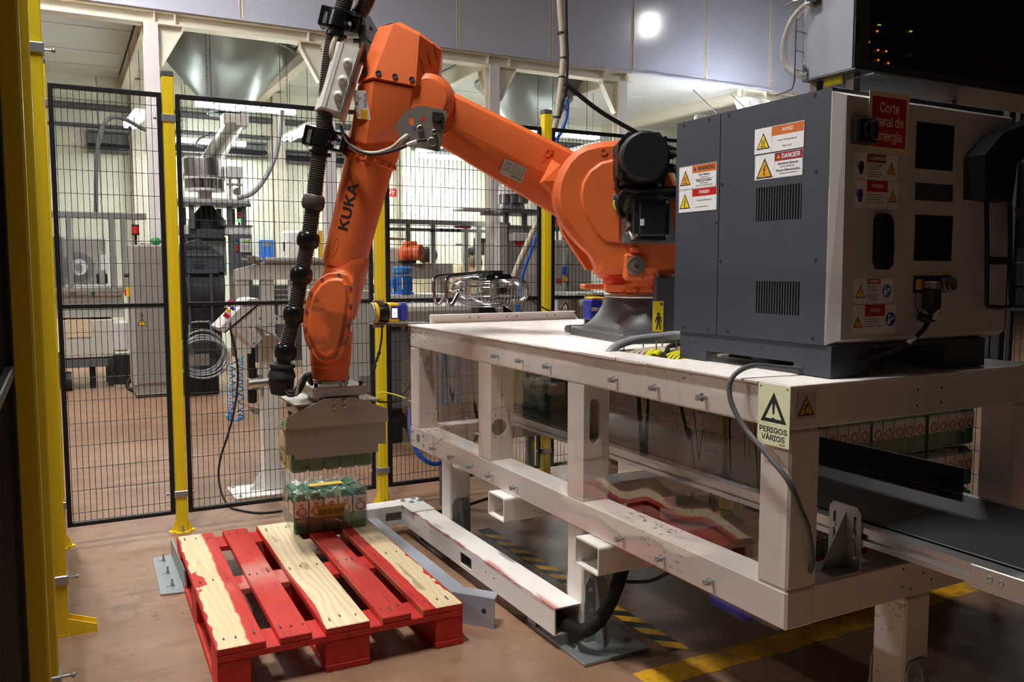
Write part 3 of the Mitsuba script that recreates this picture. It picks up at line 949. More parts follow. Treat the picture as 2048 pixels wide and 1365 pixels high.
def warn(parent, o, right, up, cx, cy, s, kind, z, ym='mat_warn_yellow', w=.06):
    t = tri(cx, cy, s)
    put_layers(parent, o, right, up, [('triangle_border', t, 'mat_ink', z), ('triangle', t.buffer(-w * s, join_style=2), ym, z + .0004), ('symbol', glyph(kind, cx, cy - .05 * s, s * .95), 'mat_ink', z + .0008)])


def write(parent, text, h, o, right, up, x, y, z, m='mat_ink', bold=False, centre=True, width=None):
    part(parent, 'lettering', lettering(text, h, V(*o) + right * x + up * y + np.cross(right, up) * z, right, up, .0004, bold, centre, width), m)


def lines(parent, o, right, up, x0, x1, ys, h, z, m='mat_ink_grey', seed=1):
    """rows of print too small to read"""
    r = np.random.default_rng(seed)
    out = []
    for y in ys:
        x = x0
        end = x1 - r.uniform(0, .3) * (x1 - x0)
        while x < end:
            w = min(r.uniform(.5, 2.2) * h * 1.6, end - x)
            out.append(sbox(x, y, x + w, y + h))
            x += w + h * .5
    part(parent, 'small_print', extr(many(out), .0004, frame(V(*o) + np.cross(right, up) * z, right, up)), m, stuff=True)


# ------------------------------------------------------------------ conveyor machine frame
MX0, MX1, MY0, MY1 = 1.13, 2.094, -1.14, 1.31
mf = thing('machine_frame', 'white steel box frame of the conveyor station carrying robot and controller', 'machine')
tb = .1
for x0 in (MX0, MX1 - tb):
    part(mf, 'top_beam', box(x0, x0 + tb, MY0, MY1, .897, .997, .006), 'mat_white')
    part(mf, 'bottom_beam', box(x0, x0 + tb, MY0, MY1, .41, .508, .006), 'mat_white')
for y0 in (MY0, MY1 - tb):
    part(mf, 'end_beam', box(MX0 + tb, MX1 - tb, y0 + .001, y0 + tb - .001, .897, .997, .004), 'mat_white')
    part(mf, 'end_beam', box(MX0 + tb, MX1 - tb, y0 + .001, y0 + tb - .001, .412, .510, .004), 'mat_white')


def post_mesh(x0, x1, y0, y1, z0, z1, cut=None):
    if cut is None:
        return box(x0, x1, y0, y1, z0, z1, .006)
    prof = rrect(x0, z0, x1, z1, .002, 1)
    walls = [extr(prof.difference(cut), .006, XZ(y0 + .006)), box(x0, x1, y1 - .006, y1, z0, z1), box(x0, x0 + .006, y0 + .006, y1 - .006, z0, z1), box(x1 - .006, x1, y0 + .006, y1 - .006, z0, z1)]
    return cat(walls)


slot = rrect(1.153, .700, 1.191, .848, .0188, 6)
hole = many([Point(1.166, .641).buffer(.034)] + [Point(1.150 + .03 * i, z).buffer(.004) for i in (0, 1) for z in (.60, .69, .72, .77)])
for y0, y1, cut in ((-1.04 - .1, -1.04, None), (-.25, -.15, slot), (.43, .545, hole), (1.21, 1.31, None)):
    part(mf, 'post', post_mesh(MX0, MX0 + tb, y0, y1, .509, .896, cut), 'mat_white')
for y0 in (-1.14, -.25, .43, 1.21):
    part(mf, 'post', box(MX1 - tb, MX1, y0, y0 + tb, .509, .896, .006), 'mat_white')
part(mf, 'top_plate', cat([box(MX0 - .012, MX1 + .005, MY0 - .006, -.56, .9975, 1.005, .002), box(MX0 - .012, 1.25, -.56, -.22, .9975, 1.005), box(1.47, MX1 + .005, -.56, -.22, .9975, 1.005), box(MX0 - .012, MX1 + .005, -.22, MY1 + .005, .9975, 1.005, .002)]), 'mat_white')
part(mf, 'end_lip', extr([(1.235, 1.005), (2.10, 1.005), (2.06, 1.05), (1.235, 1.05)], .005, XZ(1.315)), 'mat_white')
part(mf, 'end_lip_flange', box(1.235, 2.06, 1.28, 1.31, 1.045, 1.05), 'mat_white')
part(mf, 'lip_holes', cat([cyl((x, 1.3105, z), (x, 1.309, z), .004, 8) for x, z in ((1.45, 1.03), (1.50, 1.03), (1.66, 1.03), (1.72, 1.03), (1.9, 1.03), (1.95, 1.03))]), 'mat_ink', stuff=True)
part(mf, 'end_holes', cat([cyl((x, MY0 + .0015, z), (x, MY0 + .0005, z), .0035, 8) for x, z in ((1.578, .964), (1.674, .964), (1.578, .923), (1.672, .924), (1.549, .493), (1.548, .446), (1.63, .47), (1.665, .446))]), 'mat_ink', stuff=True)
for i, (x, y, lab) in enumerate(((1.149, .88, None), (1.149, -.22, None), (1.566, -1.139, None), (1.97, .88, None), (1.97, -.22, None))):
    lg = part(mf, 'leg', box(x, x + .1, y, y + .1, .05, .41, .006), 'mat_white')
    cx, cy = x + .05, y + .05
    part(lg, 'base_plate', box(cx - .13, cx + .13, cy - .13 - (.06 if i == 1 else 0), cy + .13, 0, .012, .002), 'mat_galvanised')
    for s in (-1, 1):
        part(lg, 'angle_bracket', cat([extr([(-.045, .012), (.045, .012), (.045, .21), (.030, .235), (-.030, .235), (-.045, .21)], .006, frame((cx, cy + s * .056 + .003, 0), (1, 0, 0), (0, 0, 1))), extr([(0, .012), (.06, .012), (.012, .225), (0, .235)], .005, frame((cx - .0025, cy + s * .059, 0), (0, s, 0), (0, 0, 1)))]), 'mat_galvanised')
        part(lg, 'bolt', cat([hexbolt((cx + dx, cy + s * .0595, z), (0, s, 0), .007, .005) for dx in (-.022, .022) for z in (.12, .19)]), 'mat_zinc')
    for dx, dy in ((-.1, -.1), (.1, -.1), (-.1, .1)):
        part(lg, 'anchor_bolt', cat([cyl((cx + dx, cy + dy, .012), (cx + dx, cy + dy, .035), .006, 8), cyl((cx + dx, cy + dy, .012), (cx + dx, cy + dy, .022), .011, 6), cyl((cx + dx, cy + dy, .012), (cx + dx, cy + dy, .0145), .015, 14)]), 'mat_zinc')
for y0, y1 in ((.225, .36), (-.415, -.275)):
    yc = (y0 + y1) / 2
    part(mf, 'fork_pocket', square_tube((1.082, yc, .362), (2.1, yc, .362), y1 - y0, .094, .006), 'mat_white')
part(mf, 'far_side_plate', extr(yz([(1.30, .412), (1.30, .508), (1.02, .508), (1.02, .412)]), .004, YZ(MX0)), 'mat_white')
part(mf, 'plate_bolts', cat([hexbolt((1.126, y, z), (-1, 0, 0), .007, .006) for y, z in ((1.275, .484), (1.275, .44), (1.14, .484), (1.14, .44))]), 'mat_zinc')
part(mf, 'plate_hole', cyl((1.1262, 1.205, .462), (1.1250, 1.205, .462), .022, 20), 'mat_wall_dark')
for y in (.365, .165, -.035, -.437, -.64, -.843):
    part(mf, 'film_bolt', cat([cyl((1.13, y, .938), (1.100, y, .938), .0045, 10), cyl((1.108, y, .938), (1.098, y, .938), .0085, 6), cyl((1.117, y, .938), (1.1155, y, .938), .011, 12)]), 'mat_zinc')
for y in (1.0, .80, .6, .419, .208, -.48, -.68, -.885):
    part(mf, 'film_bolt', cat([cyl((1.13, y, .452), (1.100, y, .452), .0045, 10), cyl((1.108, y, .452), (1.098, y, .452), .0085, 6), cyl((1.117, y, .452), (1.1155, y, .452), .011, 12)]), 'mat_zinc')
yy = np.linspace(-1.135, 1.31, 50)
wv = .0025 * np.sin(yy * 9) + .002 * np.sin(yy * 23 + 1)
fv = np.vstack([[1.1165 - (0.03 * max(0, (y - 1.0) / .3) ** 2), y, .412] for y in yy] + [[1.1165 + w - (0.03 * max(0, (y - 1.0) / .3) ** 2), y, 1.008 + w] for y, w in zip(yy, wv)])
nf = len(yy)
part(mf, 'film_cover', trimesh.Trimesh(fv, [t for i in range(nf - 1) for t in ((i, i + 1, nf + i + 1), (i, nf + i + 1, nf + i))], process=False), 'mat_film', smooth=True, label='clear plastic film bolted over the side')

# signs on the frame
k = thing('warning_sign', 'pale glow sign with a warning triangle and PERIGOS VARIOS on the near machine corner', 'sign')
o = V(1.114, -1.050, .857)
part(k, 'plate', extr(sbox(0, 0, .102, .146), .0015, frame(o, RY, UZ)), 'mat_sign_glow')
t = tri(.051, .092, .082)
put_layers(k, o, RY, UZ, [('triangle', t.difference(t.buffer(-.0085, join_style=2)), 'mat_ink', .0015), ('symbol', glyph('excl', .051, .088, .105), 'mat_ink', .0015)])
write(k, 'PERIGOS', .0125, o, RY, UZ, .051, .031, .0015, bold=True, width=.088)
write(k, 'VÁRIOS', .0125, o, RY, UZ, .051, .0125, .0015, bold=True, width=.074)
lines(k, o, RY, UZ, .072, .09, [.004, .007], .0012, .0015, 'mat_ink', 3)
part(k, 'screws', cat([cyl(o + RY * x + UZ * .139 - V(.0015, 0, 0), o + RY * x + UZ * .139 - V(.0022, 0, 0), .0022, 10) for x in (.009, .093)]), 'mat_ink')
k = thing('warning_sticker', 'square sticker with a yellow trip hazard triangle on the machine end face', 'sticker')
o = V(1.146, MY0, .924)
part(k, 'sheet', extr(sbox(0, 0, .061, .061), .0006, frame(o, RX, UZ)), 'mat_controller_door')
put_layers(k, o, RX, UZ, [('border', sbox(0, 0, .061, .061).difference(sbox(.0006, .0006, .0604, .0604)), 'mat_ink_grey', .0006)])
warn(k, o, RX, UZ, .0305, .030, .054, 'trip', .0006, 'mat_warn_amber')

# ------------------------------------------------------------------ conveyor
cv = thing('conveyor', 'dark belt conveyor with aluminium side rails running through the machine', 'conveyor')
RZ = .627
prof = Polygon([(0, 0), (.042, 0), (.042, -.046), (0, -.046), (0, -.032), (.009, -.032), (.009, -.015), (0, -.015)])


def rail(x, s, y0, y1):
    return extr(Polygon([(s * a, b) for a, b in prof.exterior.coords]), y1 - y0, frame((x, y1, RZ), (1, 0, 0), (0, 0, 1)))


part(cv, 'side_rail', rail(1.392, 1, -1.72, 1.0), 'mat_alu')
part(cv, 'side_rail', rail(1.93, -1, -1.72, 1.0), 'mat_alu')
part(cv, 'joint_plate', box(1.380, 1.3915, -1.62, -1.43, RZ - .052, RZ + .002, .002), 'mat_alu')
for y in (-1.50, -1.475):
    part(cv, 'joint_bolt', cat([ring((1.3795, y, RZ - .02), (-1, 0, 0), .004, .0075, .002, 14), cyl((1.3797, y, RZ - .02), (1.379, y, RZ - .02), .004, 10)]), 'mat_zinc')
part(cv, 'side_rail', rail(1.386, 1, -2.3, -1.725), 'mat_alu')
part(cv, 'belt', cat([box(1.436, 1.886, -2.3, 1.02, RZ + .001, RZ + .006, .002), box(1.436, 1.886, -2.3, 1.02, RZ - .046, RZ - .041)]), 'mat_belt')
part(cv, 'belt_bed', box(1.44, 1.88, -2.28, 1.0, RZ - .03, RZ - .005), 'mat_grey_dark')
part(cv, 'side_guard', box(1.912, 1.918, -1.05, 1.0, RZ + .001, RZ + .075), 'mat_black_paint')
for y in (-1.085, .9):
    b = part(cv, 'support_bracket', cat([extr(Polygon(yz([(y - .05, .515), (y + .05, .515), (y + .05, .66), (y + .038, .675), (y - .038, .675), (y - .05, .66)])).difference(many([rrect(-y - .036, .535, -y - .028, .65, .003), rrect(-y + .028, .535, -y + .036, .65, .003)])), .005, YZ(1.3915)),
                                         box(1.30, 1.39, y - .05, y + .05, .5095, .515), extr([(0, .515), (-.082, .515), (0, .655)], .004, frame((1.386, y + .002, 0), (1, 0, 0), (0, 0, 1)))]), 'mat_galvanised')
    part(b, 'bolt', cat([hexbolt((1.3865, y + s * .032, z), (-1, 0, 0), .005, .004) for s, z in ((-1, .60), (1, .615))]), 'mat_zinc')
part(cv, 'end_roller', cyl((1.44, 1.03, RZ - .02), (1.88, 1.03, RZ - .02), .026, 20), 'mat_steel_dull', smooth=40)
pack('rice pack waiting at the far end of the dark conveyor inside the machine', pose(1.64, .83, RZ + .0065, math.pi / 2), full=False, seed=1)

# beams of the pallet sensor
sb = thing('sensor_beam', 'white square tube on the floor along the machine with a window for the sensor', 'beam')
side = Polygon(yz([(-.21, .05), (1.2, .05), (1.2, .145), (-.21, .145)])).difference(affinity.translate(sbox(0, 0, .11, .046), -.551, .066))
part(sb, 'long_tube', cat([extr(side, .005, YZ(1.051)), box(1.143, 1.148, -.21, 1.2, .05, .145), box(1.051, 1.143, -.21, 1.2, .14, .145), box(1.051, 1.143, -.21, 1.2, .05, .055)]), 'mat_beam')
cs = Polygon([(.60, .05), (1.148, .05), (1.148, .145), (.60, .145)]).difference(sbox(.955, .075, 1.035, .115))
part(sb, 'cross_tube', cat([extr(cs, .005, XZ(1.205)), box(.60, 1.148, 1.295, 1.30, .05, .145), box(.60, 1.148, 1.205, 1.295, .14, .1452), box(.60, 1.148, 1.205, 1.295, .05, .055)]), 'mat_white_clean')
part(sb, 'joint_plate', box(1.035, 1.15, 1.06, 1.29, .1455, .150, .001), 'mat_white_clean')
for x, y in ((1.06, 1.25), (1.09, 1.21), (1.12, 1.27), (1.135, 1.22)):
    part(sb, 'bolt', hexbolt((x, y, .150), (0, 0, 1), .009, .008), 'mat_zinc')
part(sb, 'hole_dots', cat([cyl((1.0465, y, z), (1.0455, y, z), .0035, 8) for y, z in ((.93, .112), (.86, .108), (.31, .104), (.24, .10))]), 'mat_ink', stuff=True)
for y in (.0, 1.1):
    part(sb, 'support_foot', box(1.075, 1.125, y - .03, y + .03, 0, .05), 'mat_galvanised')
k = thing('light_sensor', 'small black sensor with a red light inside the beam window', 'sensor')
part(k, 'body', box(1.075, 1.115, .43, .55, .0552, .128, .003), 'mat_black_paint')
part(k, 'lens', box(1.0744, 1.0752, .50, .53, .075, .112), 'mat_blue_deep')
part(k, 'red_light', cyl((1.0752, .452, .088), (1.0735, .452, .088), .003, 10), 'mat_red')
solo('cable_conduit', corrugated([(1.10, -.12, .082), (1.10, -.24, .080), (1.11, -.29, .088), (1.14, -.33, .13), (1.17, -.355, .20), (1.20, -.36, .27), (1.22, -.36, .33)], .024, .007, .14), 'mat_black_rubber',
     'black corrugated conduit curving out of the end of the white sensor beam', 'conduit', smooth=40)
solo('loose_cable', hose([(1.35, -.55, .41), (1.33, -.5, .34), (1.28, -.42, .27), (1.22, -.30, .24)], .006), 'mat_black_rubber', 'thin black cable hanging under the machine near the corrugated conduit', 'cable', smooth=True)
k = thing('drive_motor', 'dark blue drive motor under the conveyor with a yellow label', 'motor')
part(k, 'body', box(1.30, 1.42, -.83, -.66, .27, .40, .02), 'mat_blue_deep')
part(k, 'label', box(1.298, 1.3005, -.80, -.70, .33, .36), 'mat_yellow')
part(k, 'fan_cover', cyl((1.36, -.84, .335), (1.36, -.83, .335), .05, 20), 'mat_black_paint')
solo('grey_cable', hose([(1.33, -1.02, 1.018), (1.25, -1.0, 1.025), (1.15, -.99, 1.035), (1.09, -.985, 1.01), (1.078, -.99, .96), (1.082, -1.03, .90), (1.088, -1.10, .845), (1.098, -1.165, .79), (1.13, -1.175, .72), (1.165, -1.17, .66), (1.20, -1.15, .56), (1.25, -1.06, .50), (1.27, -1.0, .515)], .0065), 'mat_grey_dark',
     'dark grey cable looping from under the controller down over the warning sign', 'cable', smooth=True)

# ------------------------------------------------------------------ robot
HA = math.radians(180 - 26)
AH, AN = V(math.cos(HA), math.sin(HA), 0), V(-math.sin(HA), math.cos(HA), 0)
AN = AN if AN[1] < 0 else -AN
ARM = np.eye(4)
ARM[:3, 0], ARM[:3, 1], ARM[:3, 3] = AH, AN, (1.72, .14, 0)     # local axes: u along the arm, w towards the viewer's side, z up


def arm(me):
    return moved(me, ARM)


def AW(w):
    """polygon (u, z) at offset w, depth towards +w"""
    return frame((0, w, 0), (1, 0, 0), (0, 0, 1), (0, 1, 0))


def loft(rings, cap=True):
    n = len(rings[0])
    v = np.vstack(rings)
    f = []
    for i in range(len(rings) - 1):
        for j in range(n):
            a, b = i * n + j, i * n + (j + 1) % n
            f += [(a, b, b + n), (a, b + n, a + n)]
    if cap:
        v = np.vstack([v, np.mean(rings[0], 0), np.mean(rings[-1], 0)])
        c0, c1 = len(v) - 2, len(v) - 1
        k = (len(rings) - 1) * n
        for j in range(n):
            f += [(c0, (j + 1) % n, j), (c1, k + j, k + (j + 1) % n)]
    me = trimesh.Trimesh(v, f, process=False)
    me.fix_normals()
    return me


def squircle(h, p, z, n=64, a=0.0, c=(0, 0)):
    t = np.arange(n) * 2 * math.pi / n
    x, y = np.cos(t), np.sin(t)
    r = h / (np.abs(x) ** p + np.abs(y) ** p) ** (1 / p)
    x, y = x * r, y * r
    return np.c_[c[0] + x * math.cos(a) - y * math.sin(a), c[1] + x * math.sin(a) + y * math.cos(a), np.full(n, z)]


rb = thing('robot_arm', 'large orange industrial robot arm on a charcoal cast base on the white machine', 'robot')
BA = math.radians(-8)
bc = (1.72, .14)
pl = np.array(rrect(-.27, -.27, .27, .27, .05, 4).exterior.coords)[:-1]
R8 = np.array([[math.cos(BA), -math.sin(BA)], [math.sin(BA), math.cos(BA)]])
base = part(rb, 'base', loft([squircle(h, p, z, 72, BA, bc) for h, p, z in ((.262, 7, 1.03), (.26, 7, 1.038), (.245, 5, 1.045), (.232, 4, 1.062), (.221, 3.2, 1.085), (.213, 2.6, 1.11), (.206, 2.2, 1.14), (.203, 2, 1.166))]), 'mat_casting', smooth=60)
part(base, 'base_flange', chamfer([tuple(R8 @ q + bc) for q in pl], .032, XY(1.006), .006), 'mat_casting')
for a in np.arange(8) * math.pi / 4 + .39:
    q = V(*(R8 @ (V(.205, .205) * np.sign([math.cos(a), math.sin(a)]) * [1 if abs(math.cos(a)) > .7 else .55, 1 if abs(math.sin(a)) > .7 else .55]) + bc), 1.038)
    part(base, 'flange_bolt', cat([cyl(q, q + V(0, 0, .018), .015, 6), cyl(q, q + V(0, 0, .003), .02, 16)]), 'mat_zinc')
part(base, 'bearing_ring', lathe([(0, 0), (.207, 0), (.209, .004), (.209, .012), (.204, .018), (0, .018)], (*bc, 1.165), (0, 0, 1), 64), 'mat_steel', smooth=40)
part(base, 'terminal_box', arm(cat([box(-.02, .058, .20, .27, 1.04, 1.245, .004), box(-.16, -.02, .235, .24, 1.03, 1.25), box(-.16, -.02, .16, .234, 1.03, 1.245, .003)])), 'mat_casting')
part(base, 'terminal_plate', arm(box(-.15, -.012, .2705, .274, 1.02, 1.245, .001)), 'mat_galvanised')
part(base, 'terminal_bolts', arm(cat([cyl((u, .25, 1.245), (u, .25, 1.256), .008, 8) for u in (.045, -.01, -.08)] + [cyl((-.03, .274, 1.235), (-.03, .278, 1.235), .006, 10)])), 'mat_zinc')
o = arm(trimesh.Trimesh([(0.070, .2715, 1.046), (0.070, .2715, 1.046), (0.07, .2715, 1.046)], [[0, 1, 2]], process=False)).vertices[0]
kk = part(base, 'sticker', extr(sbox(0, 0, .040, .112), .0008, frame(o, -AH, UZ)), 'mat_yellow', label='yellow sticker with a walking person')
part(kk, 'figure', extr(many([Point(.022, .064).buffer(.0055), Polygon([(.016, .057), (.028, .057), (.027, .036), (.018, .036)]), path([(.020, .037), (.016, .010)], .005), path([(.024, .037), (.029, .010)], .005), path([(.016, .055), (.011, .036)], .0035), path([(.028, .055), (.033, .036)], .0035), sbox(.028, .096, .036, .106)]), .0005, frame(o + AN * .0008, -AH, UZ)), 'mat_ink')

# carousel: turntable, cheeks, motors
car = part(rb, 'carousel', lathe([(0, 1.184), (.200, 1.184), (.206, 1.188), (.206, 1.214), (.212, 1.218), (.214, 1.236), (.232, 1.240), (.237, 1.252), (.236, 1.275), (.222, 1.305), (.205, 1.335), (.19, 1.37), (0, 1.37)], (*bc, 0), (0, 0, 1), 64), 'mat_orange', smooth=35)
part(car, 'cheek', arm(chamfer(Polygon([(.277, 1.732), (.318, 1.722), (.352, 1.704), (.384, 1.672), (.408, 1.632), (.424, 1.588), (.429, 1.545), (.424, 1.508), (.412, 1.474), (.393, 1.438), (.367, 1.401), (.330, 1.362), (.292, 1.327), (.272, 1.290), (.268, 1.255), (-.10, 1.255), (-.17, 1.33), (-.12, 1.45), (-.02, 1.58), (.03, 1.70), (.10, 1.735), (.185, 1.74), (.23, 1.739)]), .13, AW(.115), .022)), 'mat_orange', smooth=25)
part(car, 'cheek_relief', arm(chamfer(Polygon([(.215, 1.672), (.262, 1.660), (.303, 1.630), (.328, 1.588), (.336, 1.545), (.330, 1.500), (.312, 1.455), (.285, 1.415), (.24, 1.375), (.185, 1.37), (.185, 1.62)]), .010, AW(.245), .009)), 'mat_orange', smooth=25)
part(car, 'back_cheek', arm(chamfer(Polygon([(.27, 1.70), (.36, 1.66), (.40, 1.55), (.36, 1.42), (.26, 1.27), (-.10, 1.26), (-.17, 1.33), (-.05, 1.60), (.10, 1.70)]), -.10, AW(-.13), .015)) if False else arm(extr([(.27, 1.70), (.36, 1.66), (.40, 1.55), (.36, 1.42), (.26, 1.27), (-.10, 1.26), (-.17, 1.33), (-.05, 1.60), (.10, 1.70)], .10, AW(-.23))), 'mat_orange')
part(car, 'bridge', arm(hull([(u, w, z) for u, z in ((-.16, 1.27), (.16, 1.27), (.10, 1.40), (-.12, 1.46)) for w in (-.2, .2)])), 'mat_orange')
part(car, 'rim_tab', arm(cat([box(.19, .306, .0, .16, 1.198, 1.216, .003), box(.16, .235, .10, .225, 1.198, 1.216, .003)])), 'mat_orange')
part(car, 'rim_nuts', cat([cyl((bc[0] + .207 * math.cos(a), bc[1] + .207 * math.sin(a), 1.186), (bc[0] + .207 * math.cos(a), bc[1] + .207 * math.sin(a), 1.200), .012, 8) for a in np.arange(-2.9, .2, .30)]), 'mat_orange')
part(car, 'hip_boss', arm(cat([box(.095, .175, .215, .255, 1.232, 1.335, .012), box(.12, .15, .215, .262, 1.335, 1.352, .004)])), 'mat_orange')
part(car, 'hip_casting', arm(hull([(u, w, z) for u, z, w in ((.25, 1.255, .18), (.255, 1.285, .18), (.20, 1.345, .17), (.05, 1.355, .19), (-.08, 1.33, .20), (-.08, 1.255, .215), (.06, 1.255, .228), (.2, 1.255, .2), (.1, 1.34, .12), (-.05, 1.3, .1))])), 'mat_orange', smooth=20)
pin = part(car, 'lock_pin', arm(lathe([(0, 0), (.033, 0), (.035, .002), (.035, .010), (.033, .013), (.016, .013), (.014, .022), (.009, .022), (.009, .010), (0, .010)], (.131, .255, 1.287), (0, 1, 0), 28)), 'mat_steel_dull', smooth=35)
for u, z in ((.251, 1.698), (.249, 1.642), (.243, 1.45)):
    s = part(car, 'screw', arm(cat([ring((u, .2455, z), (0, 1, 0), .0085, .0135, .003, 20), cyl((u, .2452, z), (u, .2472, z), .0085, 16)])), 'mat_orange')
    part(s, 'socket', arm(cyl((u, .2471, z), (u, .2476, z), .0042, 6)), 'mat_ink')
m2 = part(car, 'shoulder_motor', arm(cat([hull([(u, w, z) for u, z in ((.218, 1.60), (.218, 1.712), (.185, 1.748), (.075, 1.748), (.045, 1.71), (.045, 1.60), (.08, 1.572), (.19, 1.572)) for w in (.250, .37)]), box(.06, .205, .25, .385, 1.585, 1.735, .02)])), 'mat_black_motor')
part(m2, 'end_cap', arm(lathe([(0, .060), (.076, .060), (.083, .055), (.086, .045), (.086, 0), (0, 0)], (.131, .368, 1.661), (0, 1, 0), 56)), 'mat_black_motor', smooth=35)
part(m2, 'cap_bolts', arm(cat([cat([cyl((.131 + dx, .37, 1.661 + dz), (.131 + dx, .392, 1.661 + dz), .008, 12), ring((.131 + dx, .392, 1.661 + dz), (0, 1, 0), .004, .008, .003, 12)]) for dx in (-.072, .072) for dz in (-.062, .062)])), 'mat_black_motor')
part(m2, 'mount_bracket', arm(hull([(u, w, z) for u, z in ((.213, 1.60), (.213, 1.565), (.185, 1.545), (.04, 1.548), (.04, 1.60)) for w in (.25, .31)])), 'mat_black_paint')
part(m2, 'bracket_bolts', arm(cat([cyl((u, .31, z), (u, .318, z), .007, 10) for u, z in ((.196, 1.577), (.06, 1.572))])), 'mat_zinc')
for z in (1.675, 1.628):
    part(m2, 'cable_plug', arm(cat([cyl((.05, .345, z), (.018, .345, z), .016, 12), cyl((.022, .345, z), (-.02, .36, z + .006), .012, 12)])), 'mat_black_rubber')
part(car, 'motor_plate', arm(extr([(.181, 1.56), (.181, 1.369), (-.018, 1.366), (.0, 1.47), (.02, 1.56)], .005, AW(.2465))), 'mat_galvanised')
m1 = part(car, 'column_motor', arm(cat([hull([(u, w, z) for u, z in ((.160, 1.518), (.160, 1.40), (.150, 1.378), (.05, 1.375), (.036, 1.40), (.036, 1.518)) for w in (.2515, .375)]), box(.05, .145, .375, .39, 1.39, 1.505, .006)])), 'mat_black_motor')
part(m1, 'label', arm(box(.128, .142, .3905, .3915, 1.425, 1.448)), 'mat_paper')
part(m1, 'bolts', arm(cat([cyl((u, .375, z), (u, .381, z), .006, 10) for u, z in ((.152, 1.392), (.045, 1.39), (.045, 1.508))])), 'mat_zinc')
part(m1, 'connector', arm(cat([cyl((.172, .30, 1.472), (.172, .30, 1.445), .012, 12), cyl((.172, .30, 1.445), (.172, .33, 1.43), .009, 12), box(.155, .182, .29, .32, 1.40, 1.42, .004), cyl((.17, .30, 1.42), (.16, .345, 1.385), .008, 10)])), 'mat_steel')
part(car, 'plate_bolts', arm(cat([cyl((u, .2515, z), (u, .2575, z), .006, 10) for u, z in ((.171, 1.378), (-.008, 1.376), (.171, 1.55))])), 'mat_zinc')
for i, pts in enumerate(([(.02, .36, 1.628), (.0, .37, 1.58), (.02, .37, 1.55), (.08, .36, 1.545), (.15, .34, 1.54), (.185, .33, 1.53), (.196, .31, 1.49), (.185, .30, 1.47), (.174, .30, 1.472)],
                         [(-.02, .36, 1.68), (-.03, .38, 1.62), (.0, .385, 1.562), (.07, .375, 1.553), (.14, .36, 1.545), (.19, .34, 1.55), (.21, .33, 1.51), (.20, .31, 1.47), (.18, .30, 1.46)],
                         [(.02, .35, 1.545), (-.02, .36, 1.52), (-.05, .36, 1.49), (-.09, .34, 1.46)], [(.06, .36, 1.545), (-.03, .37, 1.50), (-.07, .36, 1.45)])):
    part(car, 'motor_cable', arm(hose(pts, .0075 if i < 2 else .010, 8)), 'mat_black_rubber', smooth=True)
for i, u in enumerate((.212, .199)):
    part(car, 'earth_terminal', arm(cat([box(u - .0055, u + .0055, .247, .257, 1.520, 1.546, .002), cyl((u, .257, 1.537), (u, .262, 1.537), .005, 10)])), 'mat_zinc')
    part(car, 'earth_wire', arm(hose([(u, .258, 1.522), (u + .003, .268, 1.505), (u - .004, .275, 1.488), (u - .022, .275, 1.486), (u - .035, .27, 1.50)], .0028, 8)), 'mat_green_wire', smooth=True)

# link arm
def arm_section(u, z, d, top, bot, s=1.0):
    """octagonal section across the link at (u, z); d is the link direction"""
    n = V(-d[1], d[0]) if d[0] > 0 else V(d[1], -d[0])
    n = n if n[1] > 0 else -n
    out = []
    for q, w in ((top, .066), (top - .018, .092), (top * .0 - .012, .100), (bot + .03, .062), (bot, .035), (bot, -.035), (bot + .03, -.062), (-.012, -.100), (top - .018, -.092), (top, -.066)):
        out.append((u + n[0] * q, w * s, z + n[1] * q))
    return np.array(out)


d2 = unit(V(.862 - .34, 1.956 - 1.724))
link = part(rb, 'link_arm', arm(cat([hull(np.vstack([arm_section(.382, 1.612, d2, .118, -.122), arm_section(.858, 1.858, d2, .100, -.088)])), cyl((.25, -.1, 1.55), (.25, .1, 1.55), .150, 48), hull(np.vstack([arm_section(.25, 1.548, d2, .13, -.135), arm_section(.39, 1.616, d2, .118, -.122)])), cyl((.88, -.095, 1.868), (.88, .095, 1.868), .100, 40)])), 'mat_orange', smooth=30)
part(link, 'end_stop', arm(cat([hull([(u, w, z) for u, z, w in ((.405, 1.662, .09), (.428, 1.690, .09), (.452, 1.625, .09), (.474, 1.600, .09), (.395, 1.52, .08), (.40, 1.60, .165), (.462, 1.603, .135), (.428, 1.665, .12), (.40, 1.66, .165), (.385, 1.52, .12))])])), 'mat_orange', smooth=20)
up3 = V(-d2[1], 0, d2[0]) if d2[0] > 0 else V(d2[1], 0, -d2[0])
up3 = up3 if up3[2] > 0 else -up3
al3 = V(d2[0], 0, d2[1])
wn = V(0, 1, 0)


def arm_text(s, h, u, z, w, right, upd):
    return arm(lettering(s, h, (u, w, z), right, upd, .002, True))


# the upper front facet of the link leans back a little: letters follow the link plane
part(link, 'cast_mark', arm(cat([lettering(c, .026, V(.466, .0965, 1.668) + V(-.0155 * i, 0, .0175 * i), V(-.66, 0, .75), V(.75, 0, .66), .003, True) for i, c in enumerate('+')] + [lettering('A2', .026, V(.453, .0965, 1.682), V(-.66, 0, .75), V(.75, 0, .66), .003, True), lettering('–', .026, V(.427, .0965, 1.712), V(-.66, 0, .75), V(.75, 0, .66), .003, True)])), 'mat_orange')
part(link, 'cast_mark', arm(cat([lettering('–', .024, V(.812, .0935, 1.842), V(-.25, 0, .97), V(.97, 0, .25), .003, True), lettering('A3', .024, V(.806, .0935, 1.858), V(-.25, 0, .97), V(.97, 0, .25), .003, True), lettering('+', .024, V(.796, .0925, 1.892), V(-.25, 0, .97), V(.97, 0, .25), .003, True)])), 'mat_orange')
